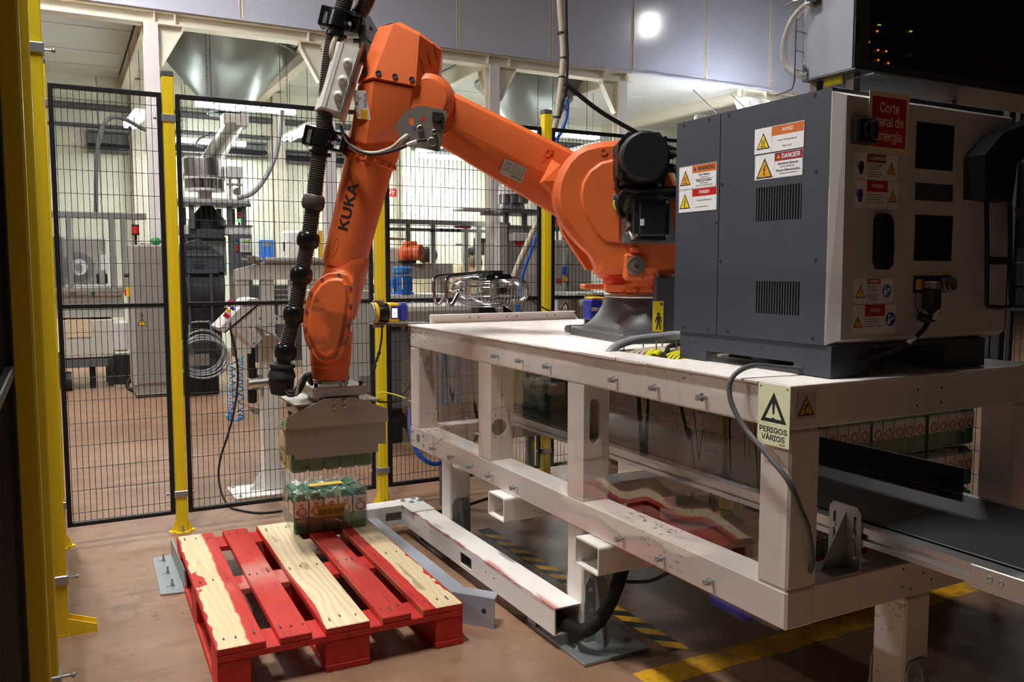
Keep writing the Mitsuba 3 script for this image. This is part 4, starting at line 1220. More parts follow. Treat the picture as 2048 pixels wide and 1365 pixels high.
# nameplate on the lower facet (its upside points down the link)
fo = V(.512, .095, 1.622)
fn_ = unit(np.cross(al3, V(0, 0, 0) + up3 * .078 + wn * .038))
fn_ = fn_ if fn_[1] > 0 else -fn_
fd = unit(np.cross(fn_, al3))
fd = fd if fd[2] > 0 else -fd
po = V(.554, .0, 1.641)
sec0 = arm_section(.382, 1.612, d2, .118, -.122)
sec1 = arm_section(.858, 1.858, d2, .100, -.088)
tt = (po[0] - sec0[2][0]) / (sec1[2][0] - sec0[2][0])
cr, lo_ = sec0[2] + (sec1[2] - sec0[2]) * tt, sec0[3] + (sec1[3] - sec0[3]) * tt
fdn = unit(lo_ - cr)
fnn = unit(np.cross(al3, fdn))
fnn = fnn if fnn[1] > 0 else -fnn
ctr = cr + fdn * .048 + fnn * .007
npk = part(link, 'nameplate', arm(extr(sbox(-.046, -.032, .046, .032), .0012, frame(ctr, al3, -fdn, fnn))), 'mat_zinc')
npr, npu = al3, fdn
part(npk, 'lettering', arm(lettering('KUKA', .011, ctr + al3 * -.0 + fnn * .0012 + fdn * .017 + al3 * -.040, -al3 if np.cross(-al3, fdn) @ fnn > 0 else al3, fdn, .0004, True) if False else lettering('KUKA', .011, ctr + fnn * .0012 + fdn * .015 - al3 * .042 if np.cross(al3, fdn) @ fnn > 0 else ctr + fnn * .0012 + fdn * .015 + al3 * .0, al3 if np.cross(al3, fdn) @ fnn > 0 else -al3, fdn, .0004, True)), 'mat_ink')
r_ = np.random.default_rng(5)
rows = []
for i in range(9):
    y = -.026 + i * .0043
    x = -.042
    while x < .036:
        w = r_.uniform(.004, .014)
        rows.append(sbox(x, y, min(x + w, .040), y + .0018))
        x += w + r_.uniform(.002, .006)
part(npk, 'small_print', arm(extr(many(rows), .0004, frame(ctr + fnn * .0012, al3, fdn, fnn))), 'mat_ink_grey', stuff=True)

# in-line wrist unit: head, forearm, wrist
def fax(z):
    return 1.128 - .267 * (z - 1.677)


fdir = unit(V(.267, 0, -1))
hd = part(rb, 'head_housing', arm(cat([hull([(u, s * w, z) for s in (1, -1) for u, w, z in (
    (1.150, .10, 1.955), (1.085, .155, 1.962), (.945, .155, 1.935), (.868, .07, 1.930), (1.170, .085, 1.86), (1.10, .145, 1.85), (.96, .14, 1.86), (1.186, .08, 1.76), (1.12, .125, 1.74), (1.01, .08, 1.76), (.93, .10, 1.88))]),
    lathe([(0, -.02), (.103, -.02), (.103, .02), (.098, .07), (0, .07)], (fax(1.735), 0, 1.735), -fdir, 40)])), 'mat_orange', smooth=25)
hood = part(rb, 'head_hood', arm(hull([(u, s * w, z) for s in (1, -1) for u, w, z in (
    (1.152, .10, 1.966), (1.088, .162, 1.973), (.932, .162, 1.944), (.858, .075, 1.945), (1.112, .085, 2.075), (1.085, .10, 2.15), (1.07, .09, 2.172), (1.055, .14, 2.06), (1.012, .135, 2.172), (.99, .11, 2.184), (1.03, .08, 2.188), (.918, .145, 2.128), (.915, .12, 2.142), (.842, .055, 2.098), (.848, .04, 2.112))])), 'mat_orange', smooth=22)
for u, z in ((1.121, 1.998), (1.067, 1.987), (1.007, 1.976), (.946, 1.966)):
    w = .163 if u < 1.09 else .132
    part(hood, 'screw_recess', arm(lathe([(0, 0), (.0085, 0), (.0085, .002), (.010, .002), (.010, -.002)], (u, w - .0005, z), (0 if u < 1.09 else .6, 1, .12), 16)), 'mat_ink')
sf = [V(.932, .162, 1.944), V(.858, .075, 1.945), V(.842, .055, 2.098), V(.918, .145, 2.128)]
sn = unit(np.cross(sf[1] - sf[0], sf[3] - sf[0]))
sn = sn if sn[1] > 0 else -sn
sx, sy = unit(sf[1] - sf[0]), unit(np.cross(sn, unit(sf[1] - sf[0])))
for a, b in ((.22, .40), (.50, .58), (.78, .76)):
    c = sf[0] + (sf[1] - sf[0]) * a + (sf[3] - sf[0]) * b
    sl = affinity.rotate(affinity.scale(Point(0, 0).buffer(1, quad_segs=8), .006, .030), 18, origin=(0, 0))
    part(hood, 'vent_slot', arm(extr(sl, .0008, frame(c, sx, sy, sn))), 'mat_orange_dark')
part(hood, 'edge_seam', arm(sweep([sf[0] + sn * .0004, sf[1] + sn * .0004], .0016, 6)), 'mat_ink')
part(rb, 'elbow_boss', arm(lathe([(0, -.13), (.085, -.13), (.10, -.12), (.10, .10), (.092, .125), (.07, .14), (0, .145)], (.892, 0, 1.905), (0, 1, 0), 40)), 'mat_orange', smooth=30)
lb = part(rb, 'caution_label', arm(extr(sbox(-.028, -.052, .028, .052), .001, frame((1.133, .138, 1.878), unit(V(-.97, .38, -.15)), unit(V(.14, .14, .97))))), 'mat_paper', label='white and yellow caution label')
lo3 = V(1.133, .138, 1.878)
lr, lu = unit(V(-.97, .38, -.15)), unit(V(.14, .14, .97))
ln = np.cross(lr, lu)
lu = np.cross(ln, lr)
ln = unit(np.cross(lr, lu))
part(lb, 'yellow_field', arm(extr(sbox(-.002, -.050, .026, -.016), .0004, frame(lo3 + ln * .001, lr, lu, ln))), 'mat_warn_yellow')
part(lb, 'triangle', arm(extr(tri(-.015, -.034, .018), .0004, frame(lo3 + ln * .001, lr, lu, ln))), 'mat_warn_amber')
part(lb, 'pictogram', arm(extr(many([path([(-.018, .005), (-.012, .02), (-.004, .026), (.002, .018)], .003), path([(-.012, .02), (-.018, .034)], .003), Point(-.02, .002).buffer(.006), sbox(.008, -.008, .024, .044).difference(many([sbox(.008, y, .024, y + .002) for y in np.arange(-.006, .044, .0045)]))]), .0004, frame(lo3 + ln * .001, lr, lu, ln))), 'mat_ink_grey')
# connector plate with plugs
cp = part(rb, 'connector_plate', arm(extr(Polygon([(1.008, 1.790), (1.000, 1.806), (.985, 1.830), (.962, 1.851), (.935, 1.864), (.902, 1.868), (.822, 1.852), (.816, 1.845), (.843, 1.710), (.850, 1.704), (.99, 1.728), (.994, 1.772)]), .003, AW(.178))), 'mat_steel_dull')
part(cp, 'bracket', arm(box(.90, .97, .12, .178, 1.79, 1.83)), 'mat_steel_dull')
part(cp, 'square_connector', arm(cat([extr(Polygon([(.867, 1.846), (.834, 1.841), (.829, 1.836), (.834, 1.806), (.838, 1.801), (.866, 1.807), (.872, 1.813), (.871, 1.841)]), .010, AW(.181)), cyl((.851, .191, 1.823), (.851, .198, 1.823), .0125, 20)])), 'mat_black_motor')
part(cp, 'round_connector', arm(cat([lathe([(0, 0), (.0115, 0), (.0115, .014), (.008, .016), (.008, .008), (0, .008)], (.915, .181, 1.786), (0, 1, 0), 18), lathe([(0, 0), (.0095, 0), (.0095, .014), (.007, .016), (.007, .008), (0, .008)], (.864, .181, 1.773), (0, 1, 0), 18), lathe([(0, 0), (.017, 0), (.017, .012), (.014, .014), (.014, .022), (0, .022)], (.872, .181, 1.737), (0, 1, 0), 20)])), 'mat_steel')
part(cp, 'orange_cap', arm(cyl((.905, .181, 1.822), (.905, .1818, 1.822), .0085, 18)), 'mat_red')
part(cp, 'label', arm(cat([box(.938, .955, .181, .1816, 1.798, 1.822)])), 'mat_orange_band')
part(cp, 'blue_label', arm(cat([box(.933, .940, .181, .1816, 1.778, 1.793)])), 'mat_blue_deep')
part(cp, 'round_hole', arm(cat([cyl((.962, .1811, 1.762), (.962, .1815, 1.762), .011, 18), cyl((.925, .1811, 1.745), (.925, .1815, 1.745), .010, 18)])), 'mat_wall_dark')
part(cp, 'plug_cable', arm(hose([(.888, .21, 1.742), (.93, .215, 1.735), (.985, .205, 1.712), (1.045, .19, 1.697), (1.10, .175, 1.694), (1.15, .165, 1.710), (1.19, .15, 1.745), (1.212, .13, 1.80)], .0058, 10)), 'mat_black_rubber', smooth=True)
part(cp, 'cable_sleeve', arm(hose([(.925, .216, 1.7355), (.95, .214, 1.728), (.962, .212, 1.722)], .0066, 10)), 'mat_paper', smooth=True)
part(cp, 'pale_cable', arm(hose([(.962, .182, 1.762), (.985, .195, 1.742), (1.02, .185, 1.715), (1.08, .17, 1.698), (1.14, .155, 1.705), (1.18, .14, 1.73)], .0085, 10)), 'mat_beige_cable', smooth=True)

# forearm
ftop, fbot = V(fax(1.70), 0, 1.70), V(fax(1.28), 0, 1.28)
L = np.linalg.norm(fbot - ftop)
fore = part(rb, 'forearm', arm(lathe([(0, -.02), (.099, -.02), (.099, .0), (.0965, .003), (.0965, .020), (.093, .026), (.0915, .08), (.0885, .20), (.085, .34), (.085, .40), (.082, L), (0, L)], ftop, fdir, 56)), 'mat_orange', smooth=30)
part(fore, 'seam', arm(ring(ftop + fdir * .0, fdir, .096, .0997, .003, 56)), 'mat_orange_dark')
part(fore, 'collar_bolts', arm(cat([cyl(ftop + fdir * .004 + V(0, math.cos(a), 0) * .1 + np.cross(fdir, V(0, 1, 0)) * math.sin(a) * .1, ftop + fdir * .016 + V(0, math.cos(a), 0) * .1 + np.cross(fdir, V(0, 1, 0)) * math.sin(a) * .1, .006, 8) for a in np.arange(-1.8, 1.9, .36)])), 'mat_orange')
tm = meshkit.text_mesh('KUKA', .038, .0012, True)
tm = tm.subdivide_to_size(.006)
tv = np.array(tm.vertices)
tw = tv[:, 0].max()
tv[:, 0] *= .185 / tw
ax_up = -fdir
e1 = V(0, 1, 0)
e2 = unit(np.cross(e1, ax_up))
e2 = e2 if e2[0] > 0 else -e2
p0 = V(fax(1.413), 0, 1.413)
rad = np.interp(np.linalg.norm(p0 - ftop) - tv[:, 0], [.08, .20, .34], [.0915, .0885, .085]) + tv[:, 2] + .0004
ang = math.radians(16) + (tv[:, 1] - .019) / .088
pos = p0 + ax_up * tv[:, :1] + (e1[None] * np.cos(ang)[:, None] + e2[None] * np.sin(ang)[:, None]) * rad[:, None]
part(fore, 'lettering', arm(trimesh.Trimesh(pos, tm.faces, process=False)), 'mat_ink')
pk = []
for a in np.linspace(0, 2 * math.pi, 25):
    s_, c_ = .009 * math.cos(a), .034 * math.sin(a)
    q = V(fax(1.352 + c_), 0, 1.352 + c_)
    th = math.radians(24) + s_ / .086
    pk.append(q + (e1 * math.cos(th) + e2 * math.sin(th)) * .0855)
part(fore, 'pocket_rim', arm(sweep(pk[:-1], .0022, 6, True)), 'mat_orange', smooth=True)

# wrist
wr = part(rb, 'wrist', arm(union([hull(np.vstack([sphere((1.215, 0, 1.30), .083, 2).vertices, sphere((1.262, -.0, 1.13), .088, 2).vertices])),
                                  hull(np.vstack([sphere((1.232, s * .07, 1.215), .055, 2).vertices for s in (-1, 1)] + [sphere((1.290, s * .07, .99), .058, 2).vertices for s in (-1, 1)])),
                                  ], .012, 4)), 'mat_orange_grimy', smooth=True)
capsule = Polygon([(1.226, 1.263), (1.198, 1.253), (1.177, 1.222), (1.172, 1.17), (1.184, 1.09), (1.198, 1.01), (1.216, .963), (1.245, .930), (1.279, .920), (1.312, .930), (1.340, .960), (1.360, 1.005), (1.368, 1.06), (1.360, 1.13), (1.342, 1.19), (1.310, 1.235), (1.27, 1.259)])
wc = part(wr, 'wrist_cover', arm(chamfer(capsule, .022, AW(.112), .004)), 'mat_orange_grimy', smooth=20)
inner = capsule.buffer(-.020)
part(wc, 'cover_plate', arm(chamfer(Polygon(np.array(inner.simplify(.002).exterior.coords)[:-1]), .012, AW(.134), .010)), 'mat_orange_grimy', smooth=20)
cc = np.array(capsule.buffer(-.010).exterior.coords)
dd = np.r_[0, np.cumsum(np.linalg.norm(np.diff(cc, axis=0), axis=1))]
part(wc, 'cover_screws', arm(cat([cat([cyl((np.interp(t, dd, cc[:, 0]), .134, np.interp(t, dd, cc[:, 1])), (np.interp(t, dd, cc[:, 0]), .1375, np.interp(t, dd, cc[:, 1])), .006, 12), ring((np.interp(t, dd, cc[:, 0]), .1375, np.interp(t, dd, cc[:, 1])), (0, 1, 0), .003, .006, .0012, 12)]) for t in np.linspace(0, dd[-1], 13)[:-1]])), 'mat_steel_dull')
part(wr, 'tool_flange', arm(lathe([(0, -.14), (.082, -.14), (.080, -.06), (.078, .0), (.073, .004), (.073, .05), (0, .05)], (1.291, 0, .895), (0.06, 0, -1), 48)), 'mat_orange', smooth=30)
part(wr, 'flange_ring', arm(lathe([(0, 0), (.066, 0), (.066, .012), (0, .012)], (1.2945, 0, .840), (0, 0, -1), 40)), 'mat_steel', smooth=30)

# ------------------------------------------------------------------ gripper
gr = thing('gripper', 'brushed steel clamp gripper hanging under the robot wrist over the pallet', 'gripper')
up_poly = [(.362, .684), (.366, .719), (.513, .779), (.629, .776), (.764, .720), (.766, .670), (.380, .670)]
lo_poly = [(.360, .676), (.757, .669), (.756, .580), (.724, .581), (.724, .549), (.393, .551), (.393, .572), (.360, .573)]
for y, s, nm in ((.622, -1, 'front'), (.922, 1, 'rear')):
    nar = (lambda P_: P_) if s < 0 else (lambda P_: [(.560 + (a - .560) * .6, b) for a, b in P_])
    part(gr, 'yoke_plate', extr(nar(up_poly), .006 * 1, XZ(y + (.006 if s > 0 else 0))), 'mat_brushed')
    part(gr, 'clamp_plate', extr(nar(lo_poly), .005, XZ(y + .005 if s < 0 else y - .0005)), 'mat_steel_dull')
    part(gr, 'yoke_bolts', cat([cat([lathe([(0, 0), (.007, 0), (.006, .004), (0, .006)], (x, y + s * .006, z), (0, s, 0), 12)]) for x in (.548, .588) for z in (.742, .768)]), 'mat_steel')
    part(gr, 'clamp_rivets', cat([cyl((x, y - (.001 if s < 0 else -.005), z), (x, y + s * .0025 + (.0 if s < 0 else .005), z), .0035, 10) for x, z in ((.462, .566), (.548, .570), (.645, .574), (.748, .592), (.645, .612))]), 'mat_steel')
part(gr, 'top_plate', box(.40, .735, .632, .922, .752, .760, .001), 'mat_brushed')
part(gr, 'adapter_block', box(.472, .682, .640, .845, .779, .818, .003), 'mat_alu')
part(gr, 'spacer', box(.50, .66, .66, .83, .760, .779), 'mat_steel_dull')
part(gr, 'block_bolts', cat([cyl((x, y, .818), (x, y, .834), .007, 8) for x in (.488, .666) for y in (.655, .83)]), 'mat_black_paint')
part(gr, 'clamp_cylinder', cat([cyl((.45, .66, .715), (.45, .90, .715), .022, 16), cyl((.66, .66, .715), (.66, .90, .715), .022, 16)]), 'mat_alu')
part(gr, 'cross_bar', box(.40, .72, .76, .79, .735, .752), 'mat_alu')
part(gr, 'air_pipe', cyl((.355, .70, .848), (.245, .70, .842), .0145, 18), 'mat_steel')
part(gr, 'plug_pin', cat([cyl((.585, .65, .818), (.585, .65, .842), .005, 8), cyl((.605, .65, .818), (.605, .65, .845), .006, 8), box(.575, .615, .645, .655, .826, .834)]), 'mat_zinc')

# ------------------------------------------------------------------ dress pack of the robot
hp = [(1.170, .10, 2.36), (1.194, .10, 2.264), (1.222, .10, 2.174), (1.244, .10, 2.09), (1.263, .105, 1.95), (1.272, .11, 1.848), (1.282, .11, 1.78), (1.303, .11, 1.664), (1.322, .11, 1.525), (1.344, .11, 1.385), (1.373, .11, 1.253), (1.402, .11, 1.105), (1.437, .11, .965), (1.450, .11, .905)]
dp = thing('dress_pack_hose', 'thick black corrugated hose with bead rings running down beside the robot forearm', 'hose')
part(dp, 'hose', arm(corrugated(hp, .0305, .0085, .13)), 'mat_hose', smooth=45)
part(dp, 'upper_hose', arm(corrugated([(1.195, .06, 2.172), (1.165, .05, 2.215), (1.132, .04, 2.262), (1.085, .03, 2.38)], .030, .0085, .13)), 'mat_hose', smooth=45)
for u, z in ((1.322, 1.525), (1.344, 1.385), (1.373, 1.253), (1.402, 1.105), (1.437, .962)):
    part(dp, 'bead_ring', arm(lathe([(.026, -.031), (.036, -.028), (.042, -.014), (.0425, .004), (.039, .020), (.033, .027), (.026, .028)], (u, .11, z), unit(V(-.19, 0, 1)), 28)), 'mat_black_gloss' if z < 1.5 else 'mat_hose', smooth=40)
part(dp, 'end_boot', arm(lathe([(.030, .012), (.046, .010), (.049, .0), (.042, -.008), (.050, -.030), (.052, -.040), (.047, -.046), (.046, -.075), (.038, -.105), (.0, -.115)], (1.452, .11, .905), (-.06, 0, 1), 28)), 'mat_black_rubber', smooth=35)
part(dp, 'end_cables', arm(cat([hose([(1.45 - .01 * i, .13, .84 - .015 * i), (1.42 - .012 * i, .15, .80 + .01 * i), (1.38, .15, .815 + .012 * i), (1.36 - .004 * i, .13, .86 + .005 * i), (1.352, .10, .875 - .01 * i), (1.35, .07, .83)], .007, 8) for i in range(4)])), 'mat_black_rubber', smooth=True)
part(dp, 'pale_end_cables', arm(cat([hose([(1.40 - .006 * i, .145 + .01 * i, .80), (1.375, .15 + .006 * i, .85 + .006 * i), (1.358, .12 + .006 * i, .882), (1.352 + .004 * i, .085, .85)], .005, 8) for i in range(3)])), 'mat_grey_cable', smooth=True)
for z0, u0, ang in ((1.758, 1.283, .22), (2.188, 1.215, .24)):
    ca = V(-math.sin(ang), 0, math.cos(ang))
    cr_ = V(math.cos(ang), 0, math.sin(ang))
    o3 = V(u0, .105, z0)
    c = part(dp, 'hose_clamp', arm(cat([moved(cat([box(-.062, .080, -.005, .045, -.036, -.026, .003), box(-.062, .080, -.005, .045, .026, .036, .003), box(-.070, -.055, -.03, .045, -.036, .036, .003), box(.070, .085, -.05, .045, -.036, .036, .003)]), frame(o3 - V(0, .02, 0), -cr_, V(0, 1, 0), ca if np.cross(-cr_, V(0, 1, 0)) @ ca > 0 else -ca)),
                                        lathe([(.033, -.030), (.045, -.028), (.045, .028), (.033, .030)], o3, ca, 24), lathe([(.031, -.062), (.041, -.060), (.041, -.048), (.031, -.046)], o3, ca, 24)])), 'mat_black_gloss', smooth=30)
    part(dp, 'clamp_bolt', arm(cyl(o3 + cr_ * (-.045) + V(0, .03, -.01), o3 + cr_ * (-.045) + V(0, .042, -.01), .007, 10)), 'mat_zinc')
part(dp, 'mount_arm', arm(cat([hull([(u, w, z) for u, z in ((1.165, 2.235), (1.178, 2.215), (1.095, 2.125), (1.115, 2.115)) for w in (.09, .10)]), hull([(u, w, z) for u, z in ((1.125, 2.195), (1.105, 2.21), (1.060, 2.13), (1.085, 2.10), (1.13, 2.14)) for w in (.098, .104)]), box(1.10, 1.145, .05, .10, 2.04, 2.15)])), 'mat_grey_dark')
part(dp, 'mount_bolt', arm(cat([cyl((1.145, .10, 2.118), (1.165, .10, 2.118), .008, 10), cyl((1.10, .104, 2.166), (1.10, .107, 2.166), .006, 4), cyl((1.15, .10, 2.19), (1.15, .103, 2.19), .003, 8), cyl((1.145, .10, 2.178), (1.145, .103, 2.178), .003, 8)])), 'mat_ink')
part(dp, 'lead_cable', arm(hose([(1.222, .13, 2.13), (1.236, .14, 2.09), (1.240, .14, 2.055), (1.228, .125, 2.035)], .009, 10)), 'mat_beige_cable', smooth=True)

jb = thing('junction_box', 'white plastic junction box with three stepped cable glands on the robot head', 'junction box')
jd = unit(V(1.310 - 1.232, 0, 1.857 - 2.110))
jr = unit(V(-.97, 0, -.26))
jr = unit(jr - jd * (jr @ jd))
jo = V(1.234, .065, 2.112)
jf = frame(jo, jr, jd, V(0, 1, 0))
Lj = .262
part(jb, 'body', arm(moved(hull([(x, y, z) for x, y, z in [(0, .0, 0), (0, Lj, 0), (.108, .0, 0), (.108, Lj, 0), (.0, .0, .05), (.0, Lj, .05), (.030, .004, .095), (.030, Lj - .016, .095), (.104, .004, .095), (.104, Lj - .016, .095), (.108, 0, .03), (.108, Lj, .03)]]), jf)), 'mat_jbox')
part(jb, 'lid_rib', arm(moved(cat([box(.042, .046, .004, Lj - .016, .0945, .0975), box(-.002, .1095, -.002, Lj + .002, .026, .034, .002)]), jf)), 'mat_jbox')
for t in (.068, .132, .190):
    part(jb, 'cable_gland', arm(moved(lathe([(.0175, 0), (.0165, .004), (.0150, .005), (.0140, .009), (.0120, .010), (.0108, .014), (.0085, .015), (.0065, .022), (.0, .026)], (.078, t, .095), (0, 0, 1), 24), jf)), 'mat_jbox', smooth=35)
part(jb, 'mounting_plate', arm(moved(box(.109, .1115, -.02, Lj + .012, .0, .10), jf)), 'mat_steel_dull')
part(jb, 'underside_cable', arm(hose([(1.262, .09, 1.835), (1.252, .10, 1.80), (1.235, .115, 1.765), (1.22, .12, 1.75)], .008, 8)), 'mat_black_rubber', smooth=True)

# ------------------------------------------------------------------ things on and around the machine
k = thing('laser_scanner', 'yellow and blue safety scanner with a lit screen over the far machine corner', 'scanner')
part(k, 'lens_disc', lathe([(0, 0), (.050, 0), (.052, .003), (.050, .008), (0, .008)], (.940, 1.33, 1.064), (1, 0, 0), 36), 'mat_zinc', smooth=40)
part(k, 'yellow_ring', lathe([(0, .008), (.050, .010), (.050, .024), (.044, .03), (0, .03)], (.940, 1.33, 1.064), (1, 0, 0), 36), 'mat_warn_yellow', smooth=40)
part(k, 'black_window', lathe([(0, .03), (.038, .03), (.042, .045), (.047, .07), (.047, .078), (0, .078)], (.940, 1.33, 1.064), (1, 0, 0), 36), 'mat_black_gloss', smooth=35)
part(k, 'yellow_body', box(1.018, 1.068, 1.283, 1.378, 1.018, 1.112, .008), 'mat_warn_yellow')
part(k, 'blue_back', box(1.068, 1.112, 1.288, 1.374, 1.024, 1.110, .010), 'mat_blue_deep')
part(k, 'bezel', box(1.022, 1.064, 1.2815, 1.284, 1.036, 1.098, .001), 'mat_blue_deep')
part(k, 'screen', box(1.028, 1.055, 1.2805, 1.2817, 1.042, 1.086), 'mat_paper', emitter=emitter([2.2, 2.4, 2.6], .02))
part(k, 'screen_mark', cat([box(1.038, 1.043, 1.2800, 1.2805, 1.060, 1.066), cyl((1.060, 1.2815, 1.040), (1.060, 1.2805, 1.040), .002, 8)]), 'mat_ink')
part(k, 'mounting_bracket', cat([box(.965, 1.018, 1.36, 1.385, .99, 1.125, .003), box(.955, 1.252, 1.31, 1.42, .9905 + .015, 1.0105, .0015), box(.97, 1.02, 1.33, 1.38, 1.0105, 1.022)]), 'mat_steel_dull')
part(k, 'bracket_bolts', cat([hexbolt((x, 1.33, 1.0105), (0, 0, 1), .005, .005) for x in (1.19, 1.22)]), 'mat_zinc')
part(k, 'lead', hose([(1.005, 1.36, 1.00), (1.0, 1.36, .93), (.985, 1.36, .86), (.96, 1.37, .78), (.965, 1.40, .68), (1.0, 1.45, .62), (1.1, 1.5, .60), (1.22, 1.45, .62)], .0045, 8), 'mat_black_rubber', smooth=True)
part(k, 'lead_connector', cat([cyl((.99, 1.36, .875), (.982, 1.36, .855), .008, 10), cyl((.981, 1.36, .85), (.972, 1.362, .825), .0065, 10), cyl((.970, 1.364, .81), (.962, 1.366, .79), .0075, 10)]), 'mat_black_rubber')
k = thing('laser_scanner', 'dark blue safety scanner beside the charcoal robot base', 'scanner')
part(k, 'body', box(1.726, 1.79, .62, .69, 1.046, 1.138, .006), 'mat_blue_deep')
part(k, 'yellow_head', box(1.74, 1.81, .63, .70, 1.136, 1.148, .004), 'mat_warn_yellow')
part(k, 'badge', cat([box(1.729, 1.762, .6185, .6202, 1.086, 1.102, .0005), box(1.768, 1.773, .6185, .6202, 1.085, 1.100)]), 'mat_controller_door')
part(k, 'bracket', cat([box(1.74, 1.80, .69, .70, 1.006, 1.16), box(1.76, 1.80, .64, .68, 1.006, 1.05)]), 'mat_steel_dull')
solo('pipe_clamp', cat([cyl((1.50, .45, 1.025), (1.62, .47, 1.03), .012, 12), box(1.515, 1.535, .43, .47, 1.006, 1.042, .002), cyl((1.50, .45, 1.025), (1.495, .449, 1.025), .016, 12)]), 'mat_steel_dull', 'short steel pipe with a clamp behind the robot base corner', 'pipe fitting')

# cable bundle area on the top plate
k = thing('cable_bundle', 'bundle of grey and clear cables under a wire basket between robot base and controller', 'cables')
part(k, 'grey_cable', hose([(1.205, -.27, .985), (1.225, -.262, 1.006), (1.262, -.255, 1.024), (1.33, -.25, 1.038), (1.42, -.25, 1.044), (1.50, -.27, 1.05), (1.58, -.36, 1.05)], .014, 12), 'mat_grey_cable', smooth=True)
part(k, 'clear_cables', cat([hose([(1.24 + .012 * i, -.33 - .01 * i, .98), (1.28 + .012 * i, -.33 - .012 * i, 1.008), (1.38, -.34 - .016 * i, 1.014), (1.50, -.36 - .018 * i, 1.012), (1.60, -.40 - .02 * i, 1.012)], .008, 8) for i in range(6)]), 'mat_beige_cable', smooth=True)
part(k, 'yellow_cables', cat([hose([(1.30 + .01 * i, -.44 - .008 * i, .985), (1.33 + .01 * i, -.44 - .01 * i, 1.006), (1.42, -.45 - .012 * i, 1.016), (1.56, -.47 - .012 * i, 1.014)], .006, 8) for i in range(4)]), 'mat_yellow_wire', smooth=True)
part(k, 'yellow_plug', cat([cyl((1.265, -.41, 1.0), (1.29, -.40, 1.012), .012, 10), cyl((1.275, -.43, 1.0), (1.30, -.42, 1.012), .012, 10), cyl((1.252, -.42, .995), (1.277, -.41, 1.006), .012, 10)]), 'mat_yellow_wire')
part(k, 'black_cable', hose([(1.285, -.46, .985), (1.33, -.42, 1.008), (1.37, -.39, 1.026), (1.43, -.40, 1.034), (1.52, -.45, 1.035)], .008, 10), 'mat_black_rubber', smooth=True)
part(k, 'duct_floor', box(1.25, 1.47, -.56, -.22, .955, .960), 'mat_grey_dark')
wb_ = []
for x in (1.29, 1.37, 1.45):
    wb_ += [cyl((x, -.245, .96), (x, -.245, 1.055), .0022, 6), cyl((x, -.42, .96), (x, -.42, 1.05), .0022, 6)]
wb_ += [cyl((1.285, -.245, 1.054), (1.52, -.245, 1.058), .0022, 6), cyl((1.285, -.42, 1.05), (1.52, -.42, 1.052), .0022, 6)]
part(k, 'wire_basket', cat(wb_), 'mat_steel_dull')

# table with the fan behind the machine
k = thing('side_table', 'pale plate on aluminium profiles behind the machine carrying the fan', 'table')
part(k, 'top', box(1.375, 1.975, 1.40, 1.66, 1.000, 1.012, .001), 'mat_grey_light')
part(k, 'profile', box(1.24, 1.42, 1.40, 1.44, .985, .9995, .002), 'mat_alu')
part(k, 'profile', box(1.24, 1.42, 1.45, 1.49, .985, .9995, .002), 'mat_alu')
part(k, 'end_cap', box(1.372, 1.41, 1.392, 1.40, .975, 1.004), 'mat_black_paint')
part(k, 'bolts', cat([cyl((x, 1.42, 1.012), (x, 1.42, 1.022), .006, 8) for x in (1.40, 1.43, 1.52)]), 'mat_zinc')
for x in (1.40, 1.93):
    part(k, 'leg', box(x, x + .04, 1.56, 1.60, 0, .9995, .003), 'mat_grey_dark')
solo('plastic_cup', lathe([(0, 0), (.018, 0), (.019, .026), (.0175, .026), (.0165, .002), (0, .002)], (1.925, 1.46, 1.0125), (0, 0, 1), 20), 'mat_white_clean', 'small white plastic cap standing on the right end of the fan table', 'cap', smooth=40)

fan = thing('floor_fan', 'chrome drum floor fan with wire cage lying on the table behind the machine', 'fan')
FC = V(1.672, 1.52, 1.16)
tilt = unit(V(-.06, -.10, 1))
fm = axis_frame(FC, tilt)
cage = []
prof_c = [(.055, .066), (.12, .064), (.165, .058), (.195, .042), (.207, .015), (.207, -.02), (.197, -.046), (.17, -.062), (.12, -.070), (.05, -.072)]
for i in range(64):
    a = i * 2 * math.pi / 64
    cage.append(sweep([(r * math.cos(a), r * math.sin(a), z) for r, z in prof_c], .0012, 4))
for r, z in ((.207, -.002), (.195, .042), (.197, -.046), (.12, .064), (.12, -.070), (.055, .066), (.05, -.072), (.165, .058), (.17, -.062)):
    t = np.linspace(0, 2 * math.pi, 41)[:-1]
    cage.append(sweep(np.c_[r * np.cos(t), r * np.sin(t), np.full(40, z)], .0018, 5, True))
part(fan, 'cage', moved(cat(cage), fm), 'mat_chrome', stuff=True)
for i in range(3):
    a = i * 2 * math.pi / 3
    blade = []
    for j, r in enumerate(np.linspace(.03, .165, 7)):
        for s in (-1, 1):
            th = a + s * (.30 + .25 * j / 6)
            blade.append((r * math.cos(th), r * math.sin(th), s * .018))
    bl = trimesh.Trimesh(blade + [(x, y, z - .0015) for x, y, z in blade], [t for j in range(6) for t in ((2 * j, 2 * j + 1, 2 * j + 3), (2 * j, 2 * j + 3, 2 * j + 2), (14 + 2 * j, 14 + 2 * j + 3, 14 + 2 * j + 1), (14 + 2 * j, 14 + 2 * j + 2, 14 + 2 * j + 3))], process=False)
    part(fan, 'blade', moved(bl, fm), 'mat_steel')
part(fan, 'motor', moved(lathe([(0, -.05), (.045, -.05), (.05, -.04), (.05, .06), (0, .06)], (0, 0, 0), (0, 0, 1), 24), fm), 'mat_steel_dull', smooth=35)
